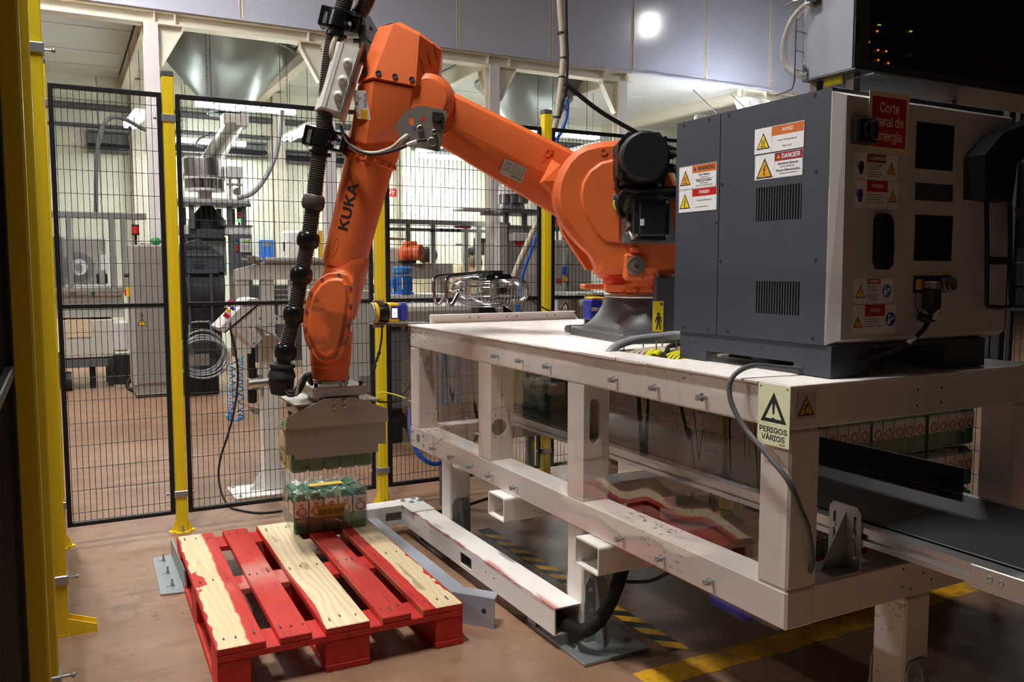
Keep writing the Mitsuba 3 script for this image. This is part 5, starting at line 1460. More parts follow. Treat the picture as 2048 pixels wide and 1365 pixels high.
hb = part(fan, 'control_housing', cat([hull([(x, y, z) for x, y, z in ((1.635, 1.44, 1.222), (1.77, 1.44, 1.216), (1.78, 1.58, 1.222), (1.64, 1.58, 1.228), (1.65, 1.45, 1.252), (1.755, 1.45, 1.246), (1.76, 1.57, 1.252), (1.66, 1.57, 1.256))]), box(1.61, 1.65, 1.44, 1.54, 1.21, 1.245, .006)]), 'mat_black_gloss')
part(hb, 'knob', cyl((1.668, 1.437, 1.232), (1.668, 1.444, 1.232), .006, 14), 'mat_paper')
part(fan, 'stand_tube', hose([(1.735, 1.50, 1.258), (1.66, 1.50, 1.256), (1.55, 1.47, 1.246), (1.43, 1.44, 1.238), (1.385, 1.43, 1.228), (1.368, 1.42, 1.205), (1.368, 1.41, 1.14), (1.374, 1.41, 1.10), (1.388, 1.41, 1.085), (1.405, 1.415, 1.098), (1.45, 1.44, 1.155)], .0085, 12), 'mat_chrome', smooth=True)
part(fan, 'stand_tube', hose([(1.735, 1.62, 1.258), (1.66, 1.62, 1.256), (1.55, 1.62, 1.246), (1.43, 1.61, 1.238), (1.385, 1.60, 1.228), (1.368, 1.58, 1.205), (1.368, 1.57, 1.14), (1.374, 1.57, 1.10), (1.388, 1.57, 1.085), (1.405, 1.57, 1.098), (1.45, 1.575, 1.155)], .0085, 12), 'mat_chrome', smooth=True)
part(fan, 'pivot_knob', cat([sphere((1.452, 1.44, 1.158), .015, 2), cyl((1.452, 1.44, 1.158), (1.475, 1.46, 1.16), .012, 12)]), 'mat_chrome')
part(fan, 'foot_box', cat([box(1.565, 1.665, 1.44, 1.54, 1.0125, 1.07, .004), box(1.56, 1.585, 1.438, 1.442, 1.02, 1.05)]), 'mat_black_gloss')
part(fan, 'power_cord', hose([(1.865, 1.46, 1.15), (1.89, 1.44, 1.10), (1.95, 1.42, 1.06), (2.02, 1.40, 1.03), (2.06, 1.39, 1.02), (2.10, 1.42, 1.05), (2.09, 1.43, 1.09), (2.07, 1.44, 1.05), (2.07, 1.46, 1.01), (2.10, 1.50, .95)], .004, 8), 'mat_black_rubber', smooth=True)
part(fan, 'lower_cord', hose([(1.66, 1.44, 1.05), (1.70, 1.43, 1.025), (1.76, 1.43, 1.017), (1.83, 1.45, 1.02), (1.85, 1.50, 1.05)], .0045, 8), 'mat_black_rubber', smooth=True)
part(fan, 'tripod_foot', hull([(1.76, 1.55, 1.08), (1.78, 1.56, 1.07), (1.86, 1.54, 1.0125), (1.76, 1.53, 1.0125), (1.80, 1.58, 1.0125)]), 'mat_black_paint')

# ------------------------------------------------------------------ robot controller
kc = thing('controller_cabinet', 'grey robot controller cabinet with pale door standing on the near end of the machine', 'controller')
CX, CY0, CY1, CZ0, CZ1 = 1.29, -.505, -1.088, 1.087, 1.711


def vent_poly(y0, y1, z0, z1):
    return sbox(-y0, z0, -y1, z1)


side_far = Polygon(yz([(CY0, CZ0), (-.6955, CZ0), (-.6955, CZ1), (CY0, CZ1)]))
side_near = Polygon(yz([(-.6985, CZ0), (CY1, CZ0), (CY1, CZ1), (-.6985, CZ1)])).difference(many([vent_poly(-.843, -1.001, 1.401, 1.491), vent_poly(-.848, -1.003, 1.156, 1.243)]))
part(kc, 'side_panel', extr(side_far, .003, YZ(CX + .003)), 'mat_controller')
part(kc, 'side_panel', extr(side_near, .003, YZ(CX + .003)), 'mat_controller')
part(kc, 'body', cat([box(CX + .05, 1.96, CY1, CY0, CZ0, CZ1 - .002), box(CX + .0035, CX + .05, -.84, CY0 - .002, CZ0, CZ1 - .002), box(CX + .0035, CX + .05, CY1, -1.006, CZ0, CZ1 - .002), box(CX + .0035, CX + .05, -1.006, -.84, 1.25, 1.395), box(CX + .0035, CX + .05, -1.006, -.84, 1.50, CZ1 - .002)]), 'mat_controller')
part(kc, 'top_panel', box(CX, 1.965, CY1, CY0, CZ1 - .002, CZ1, .0005), 'mat_controller')
for z0, z1, m in ((1.401, 1.491, 'mat_grey_dark'), (1.156, 1.243, 'mat_grey_mid')):
    for i in range(17):
        y = -.846 - i * .0092
        part(kc, 'vent_slat', box(CX + .0005, CX + .010, y - .0046, y, z0, z1), 'mat_charcoal')
part(kc, 'vent_floor', cat([box(CX + .001, CX + .03, -1.001, -.843, z - .001, z + .0005) for z in (1.401, 1.156)]), 'mat_galvanised')
for y, z in ((-.538, 1.70), (-.649, 1.70), (-.731, 1.70), (-1.035, 1.702), (-.707, 1.513), (-1.045, 1.514), (-.687, 1.406), (-.709, 1.296), (-1.052, 1.298), (-.552, 1.10), (-.66, 1.099), (-.744, 1.099), (-1.05, 1.102)):
    part(kc, 'side_screw', lathe([(0, 0), (.0052, 0), (.0048, .0012), (.0026, .0012), (.0022, .0004), (0, .0004)], (CX + .0002, y, z), (-1, 0, 0), 14), 'mat_ink')
skirt = Polygon(yz([(-.53, 1.0075), (-.65, 1.0075), (-.65, 1.036), (-.985, 1.036), (-.985, 1.0075), (-1.105, 1.0075), (-1.105, 1.086), (-.53, 1.086)]))
part(kc, 'plinth', cat([extr(skirt, .003, YZ(CX + .008)), box(CX + .008, 1.43, -1.105, -1.102, 1.0075, 1.086), box(1.73, 1.90, -1.105, -1.102, 1.0075, 1.086), box(CX + .008, 1.90, -1.105, -1.102, 1.075, 1.086), box(1.73, 1.733, -1.105, -.6, 1.0075, 1.086), box(1.427, 1.43, -1.105, -.6, 1.0075, 1.086), box(1.897, 1.90, -1.105, -.53, 1.0075, 1.086)]), 'mat_controller')
part(kc, 'plinth_screws', cat([cyl((CX + .0055, y, z), (CX + .0045, y, z), .0025, 8) for y, z in ((-.60, 1.06), (-1.0, 1.065), (-.87, 1.065))]), 'mat_ink')
part(kc, 'fan_bulge', lathe([(0, 0), (.05, 0), (.055, .02), (.05, .03), (0, .032)], (1.40, -.80, 1.012), (0, 0, 1), 30), 'mat_charcoal', smooth=35)
# door with chamfered rim
DY = -1.113
d0 = [(1.290, -1.0885, 1.088), (1.290, -1.0885, 1.702), (1.985, -1.0885, 1.697), (1.985, -1.0885, 1.088)]
d1 = [(1.317, DY, 1.102), (1.311, DY, 1.690), (1.965, DY, 1.686), (1.972, DY, 1.104)]
dr_ = part(kc, 'door', hull(d0 + d1 + [(x, -1.086, z) for x, _, z in d0]), 'mat_controller_door', label='pale grey door with a bevelled rim')
o = V(0, DY, 0)


def dpoly(name, poly, m, z0=.0005, h=.0008, **kw):
    return part(dr_, name, extr(poly, h, frame(V(0, DY - z0, 0), RX, UZ)), m, **kw)


for (x0, x1, z0, z1), m in (((1.566, 1.714, 1.531, 1.648), 'mat_black_gloss'), ((1.571, 1.719, 1.451, 1.495), 'mat_charcoal'), ((1.575, 1.724, 1.296, 1.414), 'mat_black_gloss')):
    dpoly('blank_cover', sbox(x0, z0, x1, z1), m, 0, .0015)
part(dr_, 'lock_handle', extr(Polygon([(1.420, 1.292), (1.430, 1.276), (1.452, 1.273), (1.470, 1.285), (1.472, 1.33), (1.466, 1.395), (1.455, 1.410), (1.430, 1.412), (1.418, 1.398)]), .022, XZ(DY)), 'mat_black_gloss')
part(dr_, 'connector_recess', cat([extr(sbox(1.577, 1.214, 1.728, 1.258), .001, XZ(DY))]), 'mat_ink')
for x, z in ((1.579, 1.259), (1.640, 1.259), (1.675, 1.259), (1.703, 1.259)):
    part(dr_, 'yellow_tag', extr(sbox(x, z, x + .018, z + .006), .001, XZ(DY)), 'mat_yellow')
part(dr_, 'socket', cat([lathe([(0, 0), (.019, 0), (.019, .018), (.015, .02), (.015, .012), (0, .012)], (x, DY, 1.235), (0, -1, 0), 20) for x in (1.692, 1.712)]), 'mat_steel_dull', smooth=35)
part(dr_, 'socket', box(1.583, 1.60, DY - .012, DY, 1.222, 1.25, .003), 'mat_gold')
pl = part(dr_, 'cable_plug', cat([box(1.603, 1.628, DY - .045, DY - .005, 1.222, 1.244, .004)]), 'mat_steel_dull')
part(pl, 'plug_boot', hull([(x, y, z) for x in (1.599, 1.628) for y in (DY - .045, DY - .012) for z in (1.175, 1.221)] + [(1.606, DY - .03, 1.16), (1.62, DY - .03, 1.16)]), 'mat_black_rubber')
part(pl, 'plug_cable', hose([(1.612, DY - .028, 1.165), (1.606, DY - .03, 1.145), (1.585, DY - .03, 1.122), (1.55, DY - .03, 1.10), (1.50, DY - .025, 1.075), (1.43, DY - .01, 1.055), (1.36, DY + .04, 1.04), (1.34, DY + .10, 1.03)], .006, 10), 'mat_black_rubber', smooth=True)
part(pl, 'cable_mark', hose([(1.553, DY - .03, 1.102), (1.538, DY - .029, 1.094), (1.525, DY - .028, 1.087)], .0066, 10), 'mat_paper', smooth=True)
part(pl, 'chain_cap', cat([hose([(1.585, DY - .004, 1.218), (1.574, DY - .01, 1.195), (1.574, DY - .015, 1.175), (1.584, DY - .02, 1.155)], .0012, 5), cyl((1.580, DY - .02, 1.155), (1.605, DY - .03, 1.143), .011, 12), box(1.61, 1.645, DY - .02, DY - .012, 1.138, 1.143)]), 'mat_ink')
dpoly('type_label', sbox(1.625, 1.143, 1.702, 1.212), 'mat_paper', 0, .0006)
write(dr_, 'KUKA', .0065, (0, DY, 0), RX, UZ, 1.640, 1.198, .0006, 'mat_ink', True)
lines(dr_, (0, DY, 0), RX, UZ, 1.63, 1.675, [1.148 + .005 * i for i in range(9)], .0018, .0006, seed=4)
lines(dr_, (0, DY, 0), RX, UZ, 1.685, 1.699, [1.148 + .005 * i for i in range(12)], .0022, .0006, seed=5)
dpoly('grey_mark', sbox(1.342, 1.6405, 1.352, 1.645), 'mat_pack_ring', 0, .0004)
ms = part(kc, 'main_switch', box(1.325, 1.394, DY - .026, DY, 1.575, 1.638, .005), 'mat_black_gloss')
part(ms, 'switch_knob', cat([cyl((1.362, DY - .026, 1.606), (1.362, DY - .034, 1.606), .024, 28, .003), box(1.352, 1.372, DY - .048, DY - .032, 1.582, 1.630, .006)]), 'mat_black_gloss')


def sticker(name, label, o, right, w, h, band, band_m, title, icon, title_m='mat_paper', bx=.37, by=.62, text=(), frame_line=True, title_h=.010, tri_pre=False, seed=1, icon2=None, by1=1.0, right_panel=None):
    """one safety sticker: sheet, pictogram field, coloured band with its word, print"""
    k = thing(name, label, 'sticker')
    up = UZ
    part(k, 'sheet', extr(sbox(0, 0, w, h), .0008, frame(o, right, up)), 'mat_paper')
    z = .0008
    x1 = w * (1.0 if right_panel is None else right_panel)
    put_layers(k, o, right, up, [('band', sbox(w * bx, h * by, x1 - .0012, h * by1 - .0012), band_m, z), ('rule', many([sbox(w * bx - .0004, .001, w * bx, h - .001)] + ([sbox(x1, .001, x1 + .0004, h - .001)] if right_panel else []) + ([sbox(.0008, .0008, w - .0008, h - .0008).difference(sbox(.0014, .0014, w - .0014, h - .0014))] if frame_line else [])), 'mat_ink_grey', z)])
    if title:
        write(k, title, title_h, o, right, up, (w * bx + x1) / 2 + (.008 if tri_pre else 0), h * (by + by1) / 2 - title_h * .5, z + .0004, title_m, True)
    if tri_pre:
        put_layers(k, o, right, up, [('small_triangle', tri(w * bx + .012 * (title_h / .010), h * (by + by1) / 2, .010 * (title_h / .010)), title_m if title_m == 'mat_ink' else 'mat_warn_yellow', z + .0004)])
    if icon:
        for kind, cx, cy, s, m in icon:
            if kind == 'hand':
                put_layers(k, o, right, up, [('symbol', many([sbox(cx - .006, cy - .016, cx + .006, cy - .008), Polygon([(cx - .008, cy - .008), (cx + .008, cy - .008), (cx + .009, cy + .006), (cx - .008, cy + .006)]), path([(cx - .009, cy - .002), (cx - .014, cy + .004)], .0035)] + [path([(cx - .0066 + .0044 * i, cy + .006), (cx - .0066 + .0044 * i, cy + .015 - .002 * abs(i - 1.4))], .0036) for i in range(4)] + [path([(cx - .013, cy + .016), (cx - .017, cy + .010), (cx - .012, cy + .006)], .002)]), 'mat_sticker_navy' if m else 'mat_ink', z)])
            elif kind == 'manual':
                put_layers(k, o, right, up, [('blue_disc', Point(cx, cy).buffer(s, quad_segs=10), m, z), ('symbol', many([Point(cx - s * .35, cy + s * .45).buffer(s * .2), Polygon([(cx - s * .7, cy - s * .6), (cx - s * .1, cy - s * .75), (cx - s * .05, cy + s * .1), (cx - s * .45, cy + s * .2)]), Polygon([(cx, cy - s * .3), (cx + s * .75, cy + s * .2), (cx + s * .4, cy + s * .5), (cx + s * .1, cy + s * .1)])]), 'mat_paper', z + .0004)])
            else:
                warn(k, o, right, up, cx, cy, s, kind, z, m)
    for tx, ty, th, tw in text:
        write(k, tx, th, o, right, up, tw, ty, z, 'mat_ink', th > .005)
    return k


XS = CX - .0001
k = sticker('safety_sticker', 'orange-banded WARNING sticker with hot surface triangle, upper left one on the grey controller side', V(XS, -.519, 1.5105), RY, .166, .068, None, 'mat_orange_band', 'WARNING', [('heat', .030, .034, .050, 'mat_warn_amber')], 'mat_ink', .37, .66, [('Burn Hazard.', .0355, .0058, .114), ('Do NOT touch.', .029, .0034, .114), ('Risque de brûlure.', .018, .0056, .114), ('Ne PAS toucher.', .0115, .0034, .114)], tri_pre=True, title_h=.0105)
lines(k, V(XS, -.519, 1.5105), RY, UZ, .075, .155, [.0245, .0065], .0016, .0008, 'mat_ink', 2)
k = sticker('safety_sticker', 'red-banded PERIGO sticker with a yellow bolt triangle, lower left one on the grey controller side', V(XS - .0003, -.520, 1.443), RY, .168, .067, None, 'mat_red_sign', 'PERIGO', [('bolt', .029, .033, .050, 'mat_yellow')], 'mat_paper', .37, .66, [('Perigo de eletrocussão.', .030, .0042, .115)], title_h=.0085)
lines(k, V(XS - .0003, -.520, 1.443), RY, UZ, .075, .155, [.012], .0022, .0008, 'mat_ink_grey', 9)
k = sticker('safety_sticker', 'orange-banded AVISO sticker, upper right one on the grey controller side', V(XS - .0005, -.833, 1.580), RY, .171, .066, None, 'mat_orange_band', 'AVISO', [('heat', .032, .032, .048, 'mat_yellow')], 'mat_paper', .36, .62, [('Perigo de Queimadura.', .025, .0046, .116), ('Não tocar!', .0095, .0046, .116)], title_h=.0085, frame_line=False)
k = sticker('safety_sticker', 'maroon-banded DANGER sticker with a bolt triangle, lower right one on the grey controller side', V(XS, -.835, 1.511), RY, .167, .066, None, 'mat_maroon', 'DANGER', [('bolt', .036, .030, .060, 'mat_warn_amber')], 'mat_paper', .43, .66, [('Electrical Hazards.', .033, .0058, .119), ('Risque d’électrocution.', .016, .0056, .119)], tri_pre=True, title_h=.0110)
lines(k, V(XS, -.835, 1.511), RY, UZ, .09, .15, [.0265, .0095], .0018, .0008, 'mat_ink', 6)
FYO = DY - .0001
k = sticker('safety_sticker', 'DANGER sticker with a hand symbol under the red sign on the controller door', V(1.346, FYO, 1.4955), RX, .152, .062, None, 'mat_maroon', 'DANGER', [('hand', .022, .027, 0, 0), ('bolt', .131, .030, .034, 'mat_warn_amber')], 'mat_paper', .28, .66, title_h=.0085, right_panel=.72, frame_line=False, tri_pre=True)
lines(k, V(1.346, FYO, 1.4955), RX, UZ, .046, .105, [.034, .029, .024, .016, .011, .006], .0022, .0008, 'mat_ink_grey', 12)
k = sticker('safety_sticker', 'PERIGO sticker with a hand symbol above the door handle of the controller', V(1.344, FYO - .0003, 1.423), RX, .164, .071, None, 'mat_red_sign', 'PERIGO', [('hand', .023, .032, 0, 1), ('heat', .142, .034, .036, 'mat_yellow')], 'mat_paper', .28, .6, title_h=.008, right_panel=.74)
lines(k, V(1.344, FYO - .0003, 1.423), RX, UZ, .05, .118, [.034, .028, .022, .016], .0022, .0008, 'mat_ink_grey', 13)
k = sticker('safety_sticker', 'DANGER sticker with a light blue disc low on the controller door', V(1.357, FYO, 1.190), RX, .142, .062, None, 'mat_red_sign', 'DANGER', [('excl', .023, .030, .036, 'mat_yellow'), ('manual', .119, .030, .017, 'mat_sticker_blue')], 'mat_paper', .33, .78, title_h=.0062, right_panel=.67, frame_line=False)
lines(k, V(1.357, FYO, 1.190), RX, UZ, .049, .092, [.042, .038, .034, .030, .022, .018, .014, .010, .006], .0018, .0008, 'mat_ink_grey', 14)
k = sticker('safety_sticker', 'PERIGO sticker with a dark blue disc, lowest on the controller door', V(1.351, FYO - .0003, 1.1115), RX, .164, .076, None, 'mat_red_sign', 'PERIGO', [('excl', .023, .034, .034, 'mat_warn_amber'), ('manual', .143, .037, .018, 'mat_sticker_navy')], 'mat_paper', .29, .6, title_h=.0075, right_panel=.74)
lines(k, V(1.351, FYO - .0003, 1.1115), RX, UZ, .05, .118, [.038, .032, .026, .020], .0022, .0008, 'mat_ink_grey', 15)
k = thing('red_sign', 'red sign with cream rim reading Corte geral de energia on the controller door', 'sign')
o = V(1.388, FYO - .0006, 1.5635)
part(k, 'plate', extr(sbox(0, 0, .145, .145), .0015, frame(o, RX, UZ)), 'mat_sign_cream')
put_layers(k, o, RX, UZ, [('red_field', sbox(.010, .012, .134, .133), 'mat_red_sign', .0015)])
for tx, y, wd in (('Corte', .096, .070), ('geral de', .063, .104), ('energia', .028, .094)):
    write(k, tx, .0235, o, RX, UZ, .073, y, .0019, 'mat_sign_cream', True, True, wd)
k = thing('pendant_holder', 'black holder plate with wire loops at the right edge of the controller door', 'holder')
part(k, 'plate', extr([(1.759, 1.570), (1.833, 1.631), (2.011, 1.688), (2.25, 1.70), (2.25, 1.60), (1.99, 1.585), (1.90, 1.56), (1.885, 1.455), (1.765, 1.459)], .060, XZ(DY + .001)), 'mat_black_paint')
rd = .006
part(k, 'wire_loop', sweep(spline([(1.818, DY - .03, 1.46), (1.83, DY - .032, 1.30), (1.833, DY - .034, 1.20), (1.836, DY - .035, 1.178), (1.86, DY - .035, 1.173), (1.92, DY - .035, 1.171), (1.943, DY - .035, 1.178), (1.940, DY - .034, 1.20), (1.932, DY - .032, 1.30), (1.922, DY - .03, 1.45)], 6), rd, 8), 'mat_black_paint', smooth=True)
part(k, 'wire_loop', sweep(spline([(1.942, DY - .04, 1.18), (1.946, DY - .04, 1.222), (1.97, DY - .04, 1.226), (2.04, DY - .04, 1.222), (2.05, DY - .04, 1.21), (2.05, DY - .04, 1.18), (2.04, DY - .04, 1.172), (1.95, DY - .04, 1.172)], 6), rd * .8, 8), 'mat_black_paint', smooth=True)
part(k, 'cross_strap', box(1.826, 1.936, DY - .036, DY - .028, 1.287, 1.308, .002), 'mat_black_paint')
k = thing('teach_pendant', 'black robot teach pendant hanging in the holder at the right image edge', 'pendant')
part(k, 'body', extr(rrect(1.90, 1.33, 2.18, 1.57, .02), .05, XZ(DY - .064)), 'mat_black_paint')
part(k, 'side_grip', extr([(1.885, 1.44), (1.93, 1.44), (1.99, 1.33), (1.96, 1.31)], .03, XZ(DY - .064)), 'mat_charcoal')
part(k, 'screen', extr(sbox(1.93, 1.37, 2.15, 1.53), .001, XZ(DY - .114)), 'mat_black_gloss')

# ------------------------------------------------------------------ valve cabinet on top
k = thing('valve_cabinet', 'sheet metal cabinet with a smoked front and small orange lights above the controller', 'cabinet')
UX, UX1, UY0, UY1, UZ0, UZ1 = 1.40, 2.45, -.886, -1.048, 1.776, 2.45
part(k, 'side_sheet', box(UX, UX + .003, UY1, UY0, UZ0, UZ1, .0005), 'mat_silver_paint')
part(k, 'back_sheet', box(UX, UX1, UY0 - .003, UY0, UZ0, UZ1), 'mat_black_paint')
part(k, 'floor_sheet', box(UX, UX1, UY1 - .01, UY0, UZ0 - .004, UZ0 - .001), 'mat_steel_dull')
part(k, 'roof_sheet', box(UX, UX1, UY1, UY0, UZ1, UZ1 + .003), 'mat_black_paint')
part(k, 'right_sheet', box(UX1 - .003, UX1, UY1, UY0, UZ0, UZ1), 'mat_black_paint')
part(k, 'front_frame', cat([box(UX + .003, UX + .055, UY1 - .004, UY1, UZ0, UZ1, .001), box(UX + .055, UX1, UY1 - .004, UY1, UZ0, UZ0 + .02, .001)]), 'mat_charcoal')
fvv = [(UX + .055, UY1 - .003, UZ0 + .02), (UX1, UY1 - .003, UZ0 + .02), (UX1, UY1 - .003, UZ1), (UX + .055, UY1 - .003, UZ1)]
part(k, 'smoked_front', trimesh.Trimesh(fvv, [[0, 1, 2], [0, 2, 3]], process=False), 'mat_smoked')
part(k, 'hinge', each([box(UX + .0, UX + .012, UY1 - .008, UY1 - .003, z, z + .07, .001) for z in (1.83, 2.1)]), 'mat_ink')
lp = [(1.632, 1.923), (1.6, 1.89), (1.638, 1.873), (1.671, 1.874), (1.64, 1.847), (1.681, 1.843), (1.768, 1.874), (1.771, 1.94)]
part(k, 'indicator_lights', cat([sphere((x, -.93, z), .0032, 1) for x, z in lp]), 'mat_orange_band', emitter=emitter([5.0, 1.3, 0.08], .02), stuff=True)
part(k, 'green_lights', cat([box(1.633, 1.645, -.932, -.928, 1.939, 1.942), box(1.765, 1.769, -.932, -.928, 1.938, 1.942)]), 'mat_yellow', emitter=emitter([1.6, 2.2, 0.1], .01), stuff=True)
part(k, 'valve_block', cat([box(1.58, 1.70, -.925, -.895, z, z + .02, .002) for z in (1.83, 1.86, 1.89, 1.92)] + [box(1.74, 1.80, -.925, -.895, 1.82, 1.96, .004)]), 'mat_black_paint')
part(k, 'air_tubes', cat([hose([(1.70 + .012 * i, -.93, 1.90 - .01 * i), (1.76 + .02 * i, -.94, 1.93), (1.80 + .02 * i, -.94, 1.88), (1.79 + .02 * i, -.94, 1.82 - .004 * i), (1.74 + .01 * i, -.93, 1.795)], .003, 6) for i in range(5)]), 'mat_grey_dark', smooth=True)
part(k, 'red_unit', box(2.08, 2.22, -.95, -.90, 1.82, 1.93, .004), 'mat_red_sign')
part(k, 'red_light', box(2.165, 2.183, -.935, -.928, 1.985, 1.997), 'mat_red')
part(k, 'yellow_label', extr(sbox(0, 0, .055, .018), .0006, frame((UX + .02, -.945, UZ0 - .026), RY, UZ)), 'mat_yellow')
part(k, 'label_bracket', box(UX + .0206, UX + .026, -1.005, -.94, UZ0 - .03, UZ0 - .004), 'mat_steel_dull')
part(k, 'key_lock', cat([lathe([(0, 0), (.006, 0), (.006, .006), (0, .006)], (UX, -.902, 1.80), (-1, 0, 0), 14), box(UX - .014, UX - .004, -.904, -.900, 1.788, 1.813, .001)]), 'mat_steel')
for x, y in ((1.44, -.90), (1.44, -1.02), (2.0, -.90)):
    part(k, 'spacer_leg', box(x - .012, x + .012, y - .012, y + .012, CZ1, UZ0 - .004, .001), 'mat_steel_dull')
part(k, 'tray_lip', extr([(1.43, -1.09), (1.58, -1.09), (1.50, -1.03), (1.43, -1.03)], .003, XY(1.757)), 'mat_galvanised')
solo('clear_hose', hose([(1.397, -.925, 1.965), (1.385, -.90, 1.960), (1.375, -.875, 1.935), (1.37, -.855, 1.895), (1.37, -.848, 1.855), (1.375, -.856, 1.815), (1.385, -.885, 1.79), (1.398, -.905, 1.785)], .0095, 14), 'mat_tube', 'looping pale translucent hose beside the sheet metal cabinet', 'hose', smooth=True)
solo('hose_fitting', cat([box(1.385, 1.40, -.945, -.905, 1.962, 1.985, .003), cyl((1.39, -.925, 1.985), (1.39, -.925, 2.02), .012, 12)]), 'mat_black_paint', 'black elbow fitting at the top of the looping pale hose', 'fitting')
solo('wire_tray', cat([hose([(1.37, -.889, 1.93), (1.37, -.889, 1.85), (1.37, -.889, 1.79), (1.372, -.885, 1.765), (1.372, -.875, 1.752), (1.372, -.84, 1.747), (1.372, -.82, 1.745)], .002, 6)] + [cyl((1.368, -.889, z), (1.40, -.889, z), .002, 6) for z in (1.90, 1.85, 1.80)] + [hose([(1.39, -.875, 1.985), (1.385, -.86, 1.985), (1.38, -.835, 1.978)], .002, 6)]), 'mat_steel', 'bent steel wire tray rod beside the sheet metal cabinet', 'wire')

# ------------------------------------------------------------------ operator panel on a white pedestal behind the fence
k = thing('operator_panel', 'pale tilted operator box on a white pedestal standing just behind the fence', 'control panel')
part(k, 'foot_plate', box(.44, .84, 2.20, 2.48, 0, .012, .003), 'mat_white_clean')
part(k, 'foot_bolts', cat([hexbolt((x, y, .012), (0, 0, 1), .009, .008) for x in (.47, .81) for y in (2.23, 2.45)]), 'mat_zinc')
part(k, 'column', box(.618, .718, 2.30, 2.38, .012, .90, .004), 'mat_white_clean')
part(k, 'column_gusset', cat([extr([(-.075, .012), (0, .012), (0, .14)], .008, frame((.619, 2.344, 0), (1, 0, 0), (0, 0, 1))), extr([(.0, .012), (.075, .012), (0, .14)], .008, frame((.717, 2.344, 0), (1, 0, 0), (0, 0, 1)))]), 'mat_white_clean')
bp = [(.548, 1.098), (.590, 1.108), (.716, 1.005), (.558, .825), (.455, .872), (.392, .952)]
part(k, 'box', extr([(.450, .958), (.590, 1.085), (.713, 1.003), (.560, .838)], .28, XZ(2.50)), 'mat_controller_door')
part(k, 'lid', extr([(.384, .954), (.402, .930), (.598, 1.092), (.592, 1.112), (.540, 1.108)], .30, XZ(2.51)), 'mat_controller_door')
part(k, 'box_gasket', extr([(.405, .933), (.600, 1.094), (.606, 1.088), (.412, .927)], .29, XZ(2.505)), 'mat_ink')
part(k, 'plate', extr([(.50, .955), (.590, 1.04), (.665, .985), (.575, .885)], .003, XZ(2.22)), 'mat_controller_door')
part(k, 'lid_switch', cat([cyl((.438, 2.24, 1.012), (.415, 2.24, 1.030), .014, 14)]), 'mat_red')
part(k, 'lid_switch', cat([cyl((.47, 2.26, 1.050), (.455, 2.26, 1.066), .010, 14)]), 'mat_blue_deep')
part(k, 'lid_switch', cat([cyl((.455, 2.3, 1.035), (.44, 2.3, 1.052), .010, 14)]), 'mat_warn_yellow')
part(k, 'lid_handle', extr([(.43, .998), (.455, 1.018), (.462, 1.008), (.437, .988)], .06, XZ(2.30)), 'mat_grey_mid')
part(k, 'corner_screws', cat([cyl((x, 2.222, z), (x, 2.216, z), .006, 10) for x, z in ((.69, 1.0), (.565, .865), (.545, .955), (.60, 1.0))]), 'mat_grey_dark')
part(k, 'grey_lead', hose([(.575, 2.215, .955), (.60, 2.20, .95), (.66, 2.19, .91), (.71, 2.20, .86), (.76, 2.25, .80)], .008, 8), 'mat_grey_cable', smooth=True)
part(k, 'green_lead', hose([(.592, 2.215, .972), (.615, 2.20, .945), (.66, 2.19, .915), (.70, 2.20, .88)], .004, 6), 'mat_green_wire', smooth=True)
k = thing('air_unit', 'small pneumatic service unit hanging beside the white pedestal', 'valve unit')
part(k, 'body', box(.535, .60, 2.27, 2.35, .60, .66, .004), 'mat_grey_light')
part(k, 'bowl', cyl((.565, 2.31, .60), (.565, 2.31, .52), .026, 18, .006), 'mat_black_gloss')
part(k, 'regulator_knob', cyl((.57, 2.31, .66), (.57, 2.31, .72), .024, 18, .004), 'mat_black_paint')
part(k, 'gauge', lathe([(0, 0), (.018, 0), (.018, .012), (0, .012)], (.57, 2.27, .63), (0, -1, 0), 18), 'mat_zinc')
part(k, 'pipes', cat([cyl((.56, 2.31, .70), (.56, 2.31, .80), .016, 12), cyl((.58, 2.33, .66), (.58, 2.33, .86), .010, 12)]), 'mat_black_paint')
part(k, 'bracket', box(.60, .619, 2.28, 2.34, .60, .68), 'mat_zinc')
part(k, 'drain_lever', hull([(x, y, z) for x, y, z in ((.53, 2.28, .51), (.60, 2.28, .49), (.60, 2.34, .49), (.56, 2.30, .46), (.60, 2.31, .45))]), 'mat_grey_light')
t = np.linspace(0, 1, 240)
cp_ = spline([(.455, 2.28, .76), (.452, 2.28, .66), (.448, 2.28, .56), (.44, 2.28, .48), (.43, 2.28, .46), (.45, 2.28, .435), (.49, 2.28, .44), (.498, 2.28, .48), (.495, 2.28, .60), (.492, 2.28, .70), (.50, 2.28, .79)], 24)
cl = np.stack([np.interp(t, np.linspace(0, 1, len(cp_)), cp_[:, i]) for i in range(3)], 1)
cl[:, 0] += .016 * np.cos(t * 2 * math.pi * 26)
cl[:, 1] += .016 * np.sin(t * 2 * math.pi * 26)
solo('coiled_air_hose', sweep(spline(cl, 3), .0042, 6), 'mat_blue_coil', 'blue coiled air hose hanging beside the white pedestal', 'hose', smooth=True)
solo('black_cable', hose([(.44, 2.22, 1.00), (.44, 2.20, .93), (.458, 2.2, .84), (.47, 2.2, .72), (.462, 2.2, .60), (.44, 2.2, .48), (.405, 2.2, .36), (.37, 2.2, .26), (.35, 2.18, .16), (.355, 2.12, .07), (.38, 2.05, .015), (.42, 1.98, .006), (.50, 1.88, .006), (.62, 1.86, .006), (.75, 1.90, .006)], .006, 8), 'mat_black_rubber', 'long black cable from the operator panel looping down to the floor under the fence', 'cable', smooth=True)

